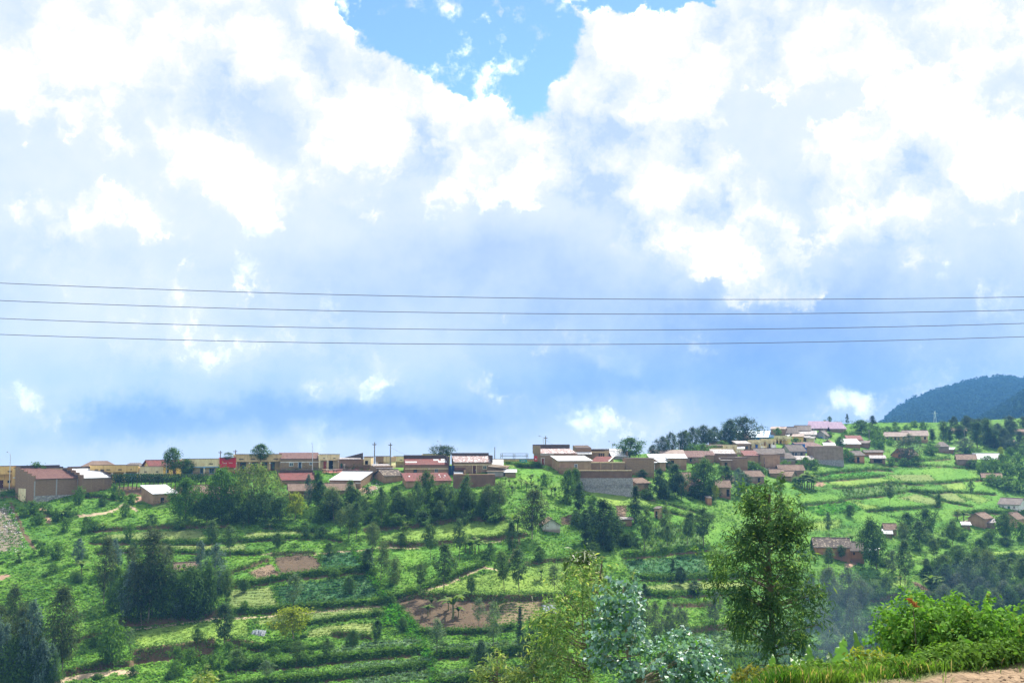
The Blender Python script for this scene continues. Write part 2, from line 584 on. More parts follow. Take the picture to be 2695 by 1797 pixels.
# ---- what grows where
CROP = {
    'sown': (0.185, 0.150, 0.085),
    'lawn': (0.10, 0.220, 0.032), 'lime': (0.155, 0.250, 0.048), 'pale': (0.17, 0.225, 0.07), 'lush': (0.06, 0.18, 0.022),
    'soil': (0.105, 0.076, 0.05), 'soil2': (0.20, 0.145, 0.095), 'potato': (0.05, 0.125, 0.05), 'cabbage': (0.12, 0.20, 0.105),
    'weed': (0.095, 0.195, 0.032), 'path': (0.40, 0.31, 0.21), 'rubble': (0.19, 0.165, 0.12), 'maize': (0.085, 0.155, 0.045),
    'bank': (0.07, 0.15, 0.025), 'bank_soil': (0.135, 0.09, 0.056), 'dust': (0.33, 0.21, 0.15), 'red': (0.34, 0.15, 0.12),
}
FIELDS = [
    ('rubble', [(-40, 1345), (14, 1336), (26, 1360), (48, 1395), (60, 1420), (52, 1440), (30, 1438), (16, 1452), (-40, 1456)]),
    ('path', [(-60, 1288), (46, 1288), (46, 1298), (-60, 1302)]),
    ('pale', [(237, 1418), (300, 1404), (420, 1397), (530, 1394), (548, 1420), (400, 1424), (245, 1421)]),
    ('pale', [(250, 1444), (420, 1437), (560, 1434), (570, 1448), (420, 1446), (255, 1449)]),
    ('pale', [(575, 1440), (645, 1430), (652, 1450), (580, 1453)]),
    ('pale', [(640, 1402), (740, 1398), (838, 1402), (830, 1410), (740, 1411), (648, 1418)]),
    ('lawn', [(650, 1382), (830, 1376), (850, 1390), (740, 1388)]),
    ('soil', [(722, 1465), (814, 1460), (837, 1468), (850, 1499), (742, 1514), (725, 1484)]),
    ('soil2', [(682, 1494), (715, 1484), (742, 1514), (679, 1524), (654, 1507)]),
    ('lawn', [(610, 1514), (653, 1504), (672, 1524), (613, 1530)]),
    ('potato', [(844, 1458), (930, 1448), (959, 1494), (850, 1498)]),
    ('pale', [(600, 1553), (712, 1544), (735, 1597), (600, 1604)]),
    ('potato', [(719, 1544), (963, 1514), (1005, 1563), (897, 1588), (742, 1597)]),
    ('pale', [(659, 1640), (732, 1619), (913, 1603), (1022, 1597), (1005, 1611), (814, 1634), (712, 1644)]),
    ('lime', [(346, 1661), (560, 1634), (656, 1627), (656, 1676), (560, 1682), (363, 1709)]),
    ('pale', [(824, 1654), (916, 1639), (986, 1638), (982, 1669), (890, 1672), (798, 1678)]),
    ('lush', [(1020, 1587), (1042, 1590), (1108, 1662), (1130, 1720), (1152, 1800), (1138, 1800), (1100, 1700), (1050, 1650), (1000, 1640), (1010, 1612)]),
    ('lush', [(933, 1442), (950, 1471), (979, 1511), (1009, 1554), (1025, 1577), (1012, 1582), (990, 1550), (962, 1508), (938, 1474), (928, 1446)]),
    ('soil', [(1046, 1584), (1100, 1574), (1167, 1580), (1270, 1582), (1330, 1584), (1300, 1640), (1318, 1655), (1150, 1657), (1112, 1658)]),
    ('sown', [(1312, 1583), (1430, 1580), (1460, 1585), (1457, 1613), (1404, 1630), (1318, 1655), (1292, 1640)]),
    ('lime', [(1110, 1560), (1180, 1533), (1276, 1509), (1340, 1500), (1390, 1490), (1495, 1477), (1503, 1484), (1480, 1560), (1330, 1563), (1200, 1564)]),
    ('lawn', [(1015, 1450), (1101, 1444), (1300, 1430), (1350, 1430), (1352, 1448), (1266, 1468), (1180, 1478), (1040, 1492)]),
    ('lime', [(1002, 1410), (1095, 1391), (1177, 1378), (1325, 1370), (1381, 1389), (1378, 1402), (1226, 1414), (1100, 1426), (1002, 1422)]),
    ('lawn', [(1040, 1510), (1100, 1492), (1200, 1484), (1200, 1498), (1080, 1540)]),
    ('cabbage', [(877, 1708), (1095, 1680), (1112, 1694), (930, 1714), (880, 1724)]),
    ('cabbage', [(887, 1758), (1128, 1733), (1130, 1744), (890, 1770)]),
    ('cabbage', [(930, 1796), (1134, 1770), (1140, 1784), (960, 1810)]),
    ('cabbage', [(1147, 1702), (1400, 1690), (1400, 1704), (1150, 1714)]),
    ('cabbage', [(1160, 1771), (1400, 1752), (1400, 1768), (1165, 1788)]),
    ('cabbage', [(610, 1796), (857, 1768), (870, 1776), (640, 1812)]),
    ('lawn', [(680, 1738), (860, 1722), (870, 1732), (690, 1748)]),
    ('potato', [(1638, 1476), (1856, 1462), (1863, 1510), (1777, 1514), (1661, 1512)]),
    ('maize', [(1694, 1389), (1826, 1379), (1859, 1434), (1694, 1448)]),
    ('lawn', [(1820, 1380), (1930, 1370), (1950, 1425), (1870, 1436)]),
    ('pale', [(1680, 1546), (1760, 1534), (1860, 1530), (1960, 1530), (1960, 1546), (1760, 1556)]),
    ('lawn', [(1768, 1578), (1850, 1572), (1920, 1576), (1850, 1586)]),
    ('cabbage', [(1820, 1672), (1960, 1656), (2100, 1660), (2100, 1712), (1860, 1722)]),
    ('maize', [(1860, 1740), (2100, 1726), (2100, 1790), (1880, 1800)]),
    ('lime', [(1535, 1289), (1584, 1281), (1665, 1296), (1699, 1310), (1733, 1327), (1616, 1332), (1563, 1315)]),
    ('lawn', [(1640, 1336), (1740, 1334), (1860, 1366), (1880, 1380), (1700, 1372)]),
    ('lawn', [(1363, 1238), (1414, 1230), (1443, 1240), (1440, 1264), (1400, 1267), (1370, 1262)]),
    ('lime', [(1320, 1222), (1404, 1218), (1412, 1226), (1340, 1232)]),
    ('lawn', [(2050, 1270), (2200, 1240), (2350, 1235), (2520, 1230), (2640, 1268), (2650, 1330), (2520, 1352), (2500, 1390), (2330, 1400), (2120, 1370), (2060, 1330)]),
    ('weed', [(2090, 1284), (2160, 1280), (2210, 1288), (2120, 1296)]),
    ('lush', [(2156, 1249), (2290, 1237), (2322, 1251), (2172, 1259)]),
    ('lime', [(2172, 1265), (2310, 1255), (2365, 1266), (2227, 1281), (2188, 1275)]),
    ('maize', [(2215, 1288), (2349, 1272), (2392, 1282), (2325, 1301), (2227, 1309)]),
    ('pale', [(2333, 1249), (2448, 1248), (2463, 1268), (2381, 1267)]),
    ('lawn', [(2093, 1300), (2160, 1292), (2211, 1303), (2211, 1313), (2105, 1326)]),
    ('lush', [(2113, 1337), (2231, 1320), (2267, 1341), (2160, 1357)]),
    ('lime', [(2240, 1316), (2310, 1333), (2326, 1341), (2278, 1343)]),
    ('lawn', [(2400, 1282), (2479, 1278), (2507, 1292), (2428, 1293)]),
    ('lime', [(2471, 1272), (2534, 1269), (2546, 1286), (2491, 1290)]),
    ('pale', [(2432, 1298), (2507, 1296), (2546, 1318), (2515, 1326), (2463, 1310)]),
    ('lime', [(2511, 1296), (2554, 1299), (2613, 1314), (2577, 1326)]),
    ('pale', [(2361, 1310), (2408, 1300), (2487, 1322), (2459, 1331)]),
    ('lawn', [(2298, 1350), (2459, 1337), (2483, 1385), (2459, 1404), (2389, 1369)]),
    ('lime', [(2113, 1377), (2211, 1365), (2215, 1389), (2121, 1400)]),
    ('lawn', [(2097, 1404), (2184, 1408), (2160, 1432), (2100, 1436)]),
    ('lime', [(2518, 1455), (2720, 1446), (2720, 1457), (2546, 1464)]),
    ('lime', [(2278, 1522), (2389, 1526), (2393, 1554), (2294, 1542)]),
    ('lawn', [(2389, 1480), (2459, 1488), (2448, 1511), (2404, 1506)]),
    ('soil2', [(2398, 1532), (2410, 1530), (2450, 1552), (2440, 1560)]),
    ('cabbage', [(2310, 1585), (2400, 1574), (2400, 1610), (2320, 1618)]),
    ('cabbage', [(2320, 1650), (2420, 1632), (2430, 1662), (2340, 1676)]),
    ('lime', [(2425, 1205), (2500, 1200), (2540, 1192), (2545, 1199), (2480, 1212)]),
    ('lawn', [(2420, 1200), (2440, 1186), (2490, 1215), (2440, 1222)]),
    ('lawn', [(2195, 1110), (2300, 1112), (2400, 1118), (2400, 1126), (2240, 1124)]),
    ('lawn', [(2400, 1124), (2450, 1124), (2445, 1136), (2405, 1138)]),
    ('dust', [(2225, 1482), (2262, 1470), (2272, 1474), (2240, 1492), (2228, 1492)]),
    ('red', [(850, 1235), (1000, 1232), (1000, 1242), (930, 1243), (850, 1244)]),
    ('lawn', [(742, 1236), (846, 1234), (846, 1242), (750, 1243)]),
    ('lawn', [(900, 1228), (996, 1228), (990, 1235), (906, 1235)]),
    ('dust', [(944, 1285), (985, 1278), (998, 1284), (950, 1302), (938, 1312)]),
    ('dust', [(355, 1306), (385, 1304), (385, 1318), (355, 1322)]),
    ('bank_soil', [(300, 1280), (480, 1282), (480, 1300), (310, 1304)]),
    ('dust', [(2150, 1268), (2180, 1272), (2160, 1280), (2140, 1278)]),
    ('soil2', [(1620, 1330), (1650, 1330), (1648, 1362), (1622, 1362)]),
    ('soil', [(1475, 1362), (1510, 1352), (1508, 1378), (1480, 1382)]),
]
PATHS = [
    ([(205, 1358), (250, 1354), (285, 1348), (312, 1338), (325, 1326), (362, 1341)], 3.5, 'path'),
    ([(690, 1461), (720, 1455), (820, 1459), (940, 1449), (1000, 1441), (1100, 1441)], 1.5, 'path'),
    ([(600, 1627), (690, 1624), (760, 1614), (870, 1606), (920, 1600), (1020, 1593)], 2.2, 'path'),
    ([(326, 1658), (445, 1646), (560, 1628), (700, 1622)], 2.2, 'path'),
    ([(1038, 1583), (1101, 1562), (1174, 1536), (1226, 1513), (1276, 1493), (1310, 1500)], 2.4, 'path'),
    ([(1015, 1441), (1100, 1441)], 1.5, 'path'), ([(1275, 1427), (1350, 1420)], 1.5, 'path'),
    ([(130, 1800), (211, 1781), (297, 1769), (360, 1770)], 6, 'path'),
    ([(600, 1549), (720, 1532), (960, 1508)], 2.5, 'bank_soil'),
    ([(1665, 1295), (1700, 1308), (1722, 1318)], 3, 'dust'),
    ([(1370, 1405), (1360, 1440), (1340, 1480)], 4, 'bank_soil'),
    ([(30, 1325), (50, 1370), (62, 1405), (90, 1440)], 5, 'bank_soil'), ([(110, 1340), (130, 1372)], 6, 'dust'),
    ([(0, 1520), (20, 1515)], 5, 'dust'),
]


def in_poly(px, py, poly):
    inside = np.zeros(px.shape, bool)
    n = len(poly)
    for i in range(n):
        x0, y0 = poly[i]
        x1, y1 = poly[(i + 1) % n]
        if y0 == y1:
            continue
        c = ((y0 > py) != (y1 > py)) & (px < (x1 - x0) * (py - y0) / (y1 - y0) + x0)
        inside ^= c
    return inside


def seg_dist(px, py, pts):
    best = np.full(px.shape, 1e9)
    for (x0, y0), (x1, y1) in zip(pts[:-1], pts[1:]):
        dx, dy = x1 - x0, y1 - y0
        t = np.clip(((px - x0) * dx + (py - y0) * dy) / (dx * dx + dy * dy + 1e-9), 0, 1)
        best = np.minimum(best, np.hypot(px - x0 - t * dx, py - y0 - t * dy))
    return best


def vnoise(x, y, seed=0, oct=4):
    """smooth value noise"""
    r = np.random.default_rng(seed)
    tot, amp, out = 0.0, 1.0, np.zeros(np.shape(x))
    for o in range(oct):
        tab = r.random((257, 257))
        xi, yi = np.floor(x).astype(int), np.floor(y).astype(int)
        fx, fy = x - xi, y - yi
        fx, fy = fx * fx * (3 - 2 * fx), fy * fy * (3 - 2 * fy)
        g = lambda a, b: tab[a % 257, b % 257]
        out += amp * ((g(xi, yi) * (1 - fx) + g(xi + 1, yi) * fx) * (1 - fy) + (g(xi, yi + 1) * (1 - fx) + g(xi + 1, yi + 1) * fx) * fy)
        tot += amp
        amp *= 0.55
        x, y = x * 2.03 + 11.3, y * 2.03 + 5.7
    return out / tot


def cover_at(px, py):
    """kind of ground cover at places in the photograph: index into KINDS"""
    px = px + (vnoise(px / 9, py / 5, 3, 2) - 0.5) * 5
    py = py + (vnoise(px / 9 + 50, py / 5, 4, 2) - 0.5) * 3
    k = np.full(px.shape, KINDS.index('weed'))
    for kind, poly in FIELDS:
        k[in_poly(px, py, poly)] = KINDS.index(kind)
    for pts, h, kind in BANKS:
        xs = [p[0] for p in pts]
        yb = np.interp(px, xs, [p[1] for p in pts])
        on = (px > xs[0]) & (px < xs[-1]) & (np.abs(py - yb) < h * 0.62)
        k[on] = KINDS.index('bank_soil' if kind == 'soil' else 'bank')
        if kind == 'green':
            k[on & (py - yb > h * (0.05 + 0.9 * (vnoise(px / 14, py * 0, 15, 3) - 0.25)))] = KINDS.index('bank_soil')
    for pts, w, kind in PATHS:
        k[seg_dist(px, py, pts) < w] = KINDS.index(kind)
    return k


KINDS = list(CROP)
KCOL = np.array([CROP[k] for k in KINDS])
kind_grid = cover_at(PXG, PY)
P3 = world_grid(PXG, PY, D)
# small natural unevenness
P3[..., 2] += (vnoise(P3[..., 0] / 2.2, P3[..., 1] / 2.2, 9, 4) - 0.5) * 0.35
cols = KCOL[kind_grid]
hue = vnoise(PXG / 60, PY / 30, 21, 4)[..., None]
green = (cols[..., 1] > cols[..., 0] * 1.2)[..., None]
cols = np.where(green, cols * (0.72 + 0.56 * hue) + (hue - 0.5) * np.array([0.06, 0.01, 0.0]), cols * (0.8 + 0.4 * hue))
cols = np.clip(cols, 0.01, 0.6)
# beyond the crest the land runs level for a while, then falls away out of sight
ext = []
for dd, dz in ((10, -0.05), (26, -0.25), (60, -2.5), (160, -14), (500, -48), (1600, -120), (6000, -420)):
    e = P3[:, 0].copy()
    k = (P3[:, 0, 1] + dd) / P3[:, 0, 1]
    e[:, 0] *= k
    e[:, 1] += dd
    e[:, 2] += dz
    ext.append(e)
ext = np.stack(ext[::-1], 1)
full = np.concatenate([ext, P3], 1)
fcol = np.concatenate([np.repeat(cols[:, :1], ext.shape[1], 1), cols], 1)
nr = full.shape[1]
idx = np.arange(NC * nr).reshape(NC, nr)
q = np.stack([idx[:-1, :-1], idx[:-1, 1:], idx[1:, 1:], idx[1:, :-1]], -1).reshape(-1, 4)
hill = link('hillside', mesh_np('hillside', full.reshape(-1, 3), q, {'Col': fcol.reshape(-1, 3)}, True, LAND))
structure(hill)

# ---- the bank the photograph is taken from
def near_edge(x):
    return 11.3 + (x - 2.1) * 0.46 if np.isscalar(x) else 11.3 + (x - 2.1) * 0.46


gx = np.concatenate([np.linspace(-70, -4, 40), np.linspace(-3.6, 14, 150), np.linspace(15, 80, 40)])
gy = np.concatenate([np.linspace(-25, 6, 25), np.linspace(6.2, 17, 130), np.linspace(17.5, 128, 90)])
GX, GY = np.meshgrid(gx, gy, indexing='ij')
edge = np.clip(near_edge(GX), 5.0, 22.0)
over = np.maximum(GY - edge, 0)
top = CZ - 2.60 + 0.0 * GX
fall = np.where(over < 30, over * 0.62, 18.6 + (over - 30) * 0.22)
fall = np.minimum(fall, 40)
GZ = top - fall * np.clip(over / 1.5, 0.25, 1)
inner = np.clip((edge - GY) / 2.0, 0, 1)
GZ += (vnoise(GX * 1.1, GY * 1.1, 5, 5) - 0.5) * 0.10 + (vnoise(GX * 5, GY * 5, 6, 4) - 0.5) * 0.13 * np.clip((edge - GY) * 2, 0, 1)
dirt = np.clip((edge + 0.04 - GY) * 4 + (vnoise(GX * 2.2, GY * 2.2, 8, 4) - 0.5) * 1.2, 0, 1)[..., None]
gcol = (1 - dirt) * np.array([0.045, 0.10, 0.02]) + dirt * (np.array([0.20, 0.145, 0.098]) * (0.6 + 0.8 * vnoise(GX * 4, GY * 4, 12, 4)[..., None]))
a, b = GX.shape
idx = np.arange(a * b).reshape(a, b)
q = np.stack([idx[:-1, :-1], idx[1:, :-1], idx[1:, 1:], idx[:-1, 1:]], -1).reshape(-1, 4)
bank_o = link('roadside_bank', mesh_np('roadside_bank', np.stack([GX, GY, GZ], -1).reshape(-1, 3), q, {'Col': gcol.reshape(-1, 3)}, True, LAND))
structure(bank_o)


def bank_z(x, y):
    i = np.searchsorted(gx, x) - 1
    j = np.searchsorted(gy, y) - 1
    i = int(np.clip(i, 0, a - 2))
    j = int(np.clip(j, 0, b - 2))
    tx = (x - gx[i]) / (gx[i + 1] - gx[i])
    ty = (y - gy[j]) / (gy[j + 1] - gy[j])
    return float((GZ[i, j] * (1 - tx) + GZ[i + 1, j] * tx) * (1 - ty) + (GZ[i, j + 1] * (1 - tx) + GZ[i + 1, j + 1] * tx) * ty)


# ================================================================ building materials
YELLOW = worn('yellow_plaster', (0.82, 0.57, 0.22), (0.70, 0.45, 0.16), 0.7, 0.9, 0.1, 9, (1, 1, 0.5), splash=(0.20, 0.115, 0.07))
PALE = worn('pale_yellow_plaster', (0.84, 0.73, 0.45), (0.70, 0.55, 0.30), 0.7, 0.9, 0.1, 9, (1, 1, 0.4), splash=(0.20, 0.115, 0.07))
TAN = worn('tan_plaster', (0.70, 0.50, 0.27), (0.58, 0.39, 0.20), 0.6, 0.9, 0.1, 9, splash=(0.20, 0.115, 0.07))
MUD = worn('mud_plaster', (0.43, 0.28, 0.17), (0.32, 0.20, 0.12), 0.8, 0.95, 0.05, 12, splash=(0.20, 0.115, 0.07))
MUD2 = worn('grey_mud_plaster', (0.33, 0.25, 0.19), (0.24, 0.17, 0.12), 0.8, 0.95, 0.05, 12, splash=(0.20, 0.115, 0.07))
ORANGE = worn('orange_earth', (0.50, 0.25, 0.12), (0.40, 0.19, 0.09), 0.9, 0.95, 0.05, 12, splash=(0.20, 0.115, 0.07))
BRICK = worn('fired_brick', (0.22, 0.14, 0.085), (0.31, 0.205, 0.13), 1.2, 0.95, 0.05, 14, (1, 1, 7), splash=(0.20, 0.115, 0.07))
BRICK2 = worn('brown_brick', (0.35, 0.245, 0.15), (0.25, 0.165, 0.10), 1.2, 0.95, 0.05, 14, (1, 1, 7), splash=(0.20, 0.115, 0.07))
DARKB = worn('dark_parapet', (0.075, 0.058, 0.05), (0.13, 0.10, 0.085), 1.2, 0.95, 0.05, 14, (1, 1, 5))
RENDER = worn('brown_render', (0.21, 0.125, 0.085), (0.15, 0.09, 0.06), 0.7, 0.9, 0.05, 12, splash=(0.20, 0.115, 0.07))
WHITEP = worn('white_paint', (0.78, 0.76, 0.72), (0.62, 0.59, 0.54), 1.2, 0.8, 0.2, 14, splash=(0.20, 0.115, 0.07))
GREYP = worn('grey_plaster', (0.40, 0.38, 0.36), (0.30, 0.28, 0.26), 0.8, 0.9, 0.1, 14, splash=(0.20, 0.115, 0.07))
STONE = worn('grey_stone', (0.36, 0.35, 0.33), (0.20, 0.19, 0.18), 3.0, 0.95, 0.08, 20)
STONE2 = worn('pale_stone', (0.60, 0.58, 0.54), (0.26, 0.23, 0.20), 3.4, 0.95, 0.08, 20)
BLUEW = worn('blue_paint', (0.05, 0.16, 0.55), (0.04, 0.12, 0.42), 0.8, 0.6, 0.2, 12)
BLUER = worn('blue_sheet', (0.30, 0.50, 0.72), (0.22, 0.40, 0.62), 0.8, 0.5, 0.3, 12)
BLUEG = worn('blue_gable', (0.06, 0.20, 0.42), (0.05, 0.16, 0.34), 0.8, 0.6, 0.2, 12)
REDSIGN = worn('red_sign_paint', (0.62, 0.02, 0.03), (0.50, 0.015, 0.025), 0.7, 0.5, 0.3, 9)
TEAL = worn('teal_sign_paint', (0.03, 0.28, 0.30), (0.05, 0.36, 0.38), 0.7, 0.5, 0.3, 9)
DOORB = worn('brown_door', (0.11, 0.035, 0.022), (0.08, 0.025, 0.016), 2.0, 0.6, 0.3, 20)
DOORR = worn('red_door', (0.26, 0.05, 0.03), (0.18, 0.04, 0.025), 2.0, 0.6, 0.3, 20)
DOORG = worn('green_door', (0.05, 0.16, 0.12), (0.04, 0.12, 0.09), 2.0, 0.6, 0.3, 20)
DOORN = worn('blue_door', (0.04, 0.07, 0.13), (0.03, 0.05, 0.09), 2.0, 0.6, 0.3, 20)
DARK = worn('unlit_inside', (0.02, 0.017, 0.015), (0.03, 0.026, 0.022), 2.0, 0.9, 0.1, 20)
WOOD = worn('weathered_wood', (0.20, 0.16, 0.12), (0.12, 0.09, 0.07), 3.0, 0.9, 0.1, 20)
POLE_M = worn('grey_pole', (0.24, 0.23, 0.22), (0.16, 0.15, 0.14), 2.0, 0.8, 0.2, 20)
STEEL = worn('galvanised_steel', (0.62, 0.64, 0.66), (0.50, 0.52, 0.54), 2.0, 0.4, 0.5, 20)
CABLE = worn('cable', (0.12, 0.12, 0.13), (0.09, 0.09, 0.10), 2.0, 0.6, 0.3, 20)


def glass_mat():
    m, n, out = material('window_glass')
    co = n.new('ShaderNodeTexCoord').outputs['Object']
    principled(n, out, n.mix(n.noise(co, 1.3, 2.0), (0.03, 0.045, 0.06), (0.10, 0.15, 0.20)), 0.12, 0.6)
    return m


GLASS = glass_mat()
NAVY = worn('navy_sheet', (0.02, 0.04, 0.10), (0.03, 0.05, 0.12), 1.0, 0.7, 0.1, 12)


def roof_mat(name, c1, c2, c3, ribs, rough=0.5, spec=0.35, patch=0.62):
    """sheets or tiles running down the slope: ribs across, blotches of a second and third tone"""
    m, n, out = material(name)
    co = n.new('ShaderNodeTexCoord').outputs['Object']
    w = n.new('ShaderNodeTexWave', wave_type='BANDS', bands_direction='X', wave_profile='SIN')
    n.put(w.inputs['Vector'], co)
    w.inputs['Scale'].default_value = ribs
    w.inputs['Distortion'].default_value = 0.6
    a = n.noise(n.v('MULTIPLY', co, (1, 0.35, 1)), 0.9, 5.0, 0.65)
    b = n.noise(co, 7.0, 4.0, 0.7)
    c = n.mix(n.smooth(n.m('MULTIPLY_ADD', b, 0.5, a), 0.45, 1.0), c1, c2)
    c = n.mix(n.smooth(n.noise(co, 1.7, 3.0, 0.7), patch, patch + 0.06), c, c3)
    principled(n, out, c, rough, spec, n.m('ADD', w.outputs['Fac'], n.m('MULTIPLY', b, 0.6)), 0.05)
    return m


TIN_W = roof_mat('white_tin', (0.80, 0.82, 0.85), (0.62, 0.63, 0.66), (0.55, 0.50, 0.47), 6.0, 0.4, 0.35, 0.66)
TIN_R = roof_mat('red_tin', (0.215, 0.045, 0.038), (0.14, 0.045, 0.036), (0.25, 0.075, 0.06), 6.0, 0.6, 0.12)
TIN_DR = roof_mat('dull_red_tin', (0.12, 0.05, 0.042), (0.165, 0.08, 0.062), (0.10, 0.05, 0.04), 6.0, 0.6, 0.12)
TIN_P = roof_mat('purple_tin', (0.26, 0.17, 0.28), (0.32, 0.22, 0.31), (0.23, 0.16, 0.27), 6.0, 0.6, 0.15)
TIN_PATCH = roof_mat('patched_tin', (0.20, 0.07, 0.065), (0.27, 0.15, 0.13), (0.74, 0.74, 0.76), 6.0, 0.5, 0.35, 0.52)
TIN_G = roof_mat('rusting_grey_tin', (0.34, 0.32, 0.33), (0.24, 0.19, 0.18), (0.72, 0.72, 0.74), 6.0, 0.5, 0.35, 0.60)
TIN_PK = roof_mat('pinkish_tin', (0.40, 0.31, 0.27), (0.28, 0.21, 0.18), (0.50, 0.44, 0.40), 6.0, 0.6, 0.12)
TILE = roof_mat('clay_tile', (0.20, 0.135, 0.105), (0.30, 0.22, 0.17), (0.36, 0.24, 0.18), 9.0, 0.9, 0.08)
TILE_G = roof_mat('grey_tile', (0.16, 0.135, 0.125), (0.24, 0.21, 0.19), (0.13, 0.11, 0.10), 9.0, 0.9, 0.08)
TILE_O = roof_mat('old_lichen_tile', (0.22, 0.18, 0.15), (0.12, 0.10, 0.09), (0.48, 0.40, 0.30), 9.0, 0.9, 0.08, 0.55)


class MB:
    def __init__(s):
        s.v, s.f = [], []

    def hull(s, bottom, top):
        """closed prism between two loops of the same length"""
        k, o = len(bottom), len(s.v)
        s.v += [tuple(p) for p in bottom] + [tuple(p) for p in top]
        s.f.append(tuple(o + i for i in reversed(range(k))))
        s.f.append(tuple(o + k + i for i in range(k)))
        for i in range(k):
            j = (i + 1) % k
            s.f.append((o + i, o + j, o + k + j, o + k + i))
        return s

    def box(s, x0, x1, y0, y1, z0, z1):
        return s.hull([(x0, y0, z0), (x1, y0, z0), (x1, y1, z0), (x0, y1, z0)], [(x0, y0, z1), (x1, y0, z1), (x1, y1, z1), (x0, y1, z1)])

    def slab(s, a, b, c, d, t):
        """roof plane with corners a b c d (front-left, front-right, back-right, back-left) and thickness t downward"""
        low = [(p[0], p[1], p[2] - t) for p in (a, b, c, d)]
        return s.hull(low, [a, b, c, d])

    def tube(s, pts, r0, r1=None, k=6):
        r1 = r0 if r1 is None else r1
        pts = [Vector(p) for p in pts]
        n, o = len(pts), len(s.v)
        for i, p in enumerate(pts):
            t = (pts[min(i + 1, n - 1)] - pts[max(i - 1, 0)]).normalized()
            u = t.cross(Vector((0, 0, 1)) if abs(t.z) < 0.9 else Vector((1, 0, 0))).normalized()
            w = t.cross(u)
            r = r0 + (r1 - r0) * i / max(n - 1, 1)
            for j in range(k):
                an = 2 * math.pi * j / k
                s.v.append(tuple(p + (u * math.cos(an) + w * math.sin(an)) * r))
        for i in range(n - 1):
            for j in range(k):
                jj = (j + 1) % k
                s.f.append((o + i * k + j, o + i * k + jj, o + (i + 1) * k + jj, o + (i + 1) * k + j))
        s.f.append(tuple(o + j for j in reversed(range(k))))
        s.f.append(tuple(o + (n - 1) * k + j for j in range(k)))
        return s

    def build(s, name, mat, parent=None):
        me = bpy.data.meshes.new(name)
        me.from_pydata(s.v, [], s.f)
        me.materials.append(mat)
        me.validate()
        return link(name, me, parent)


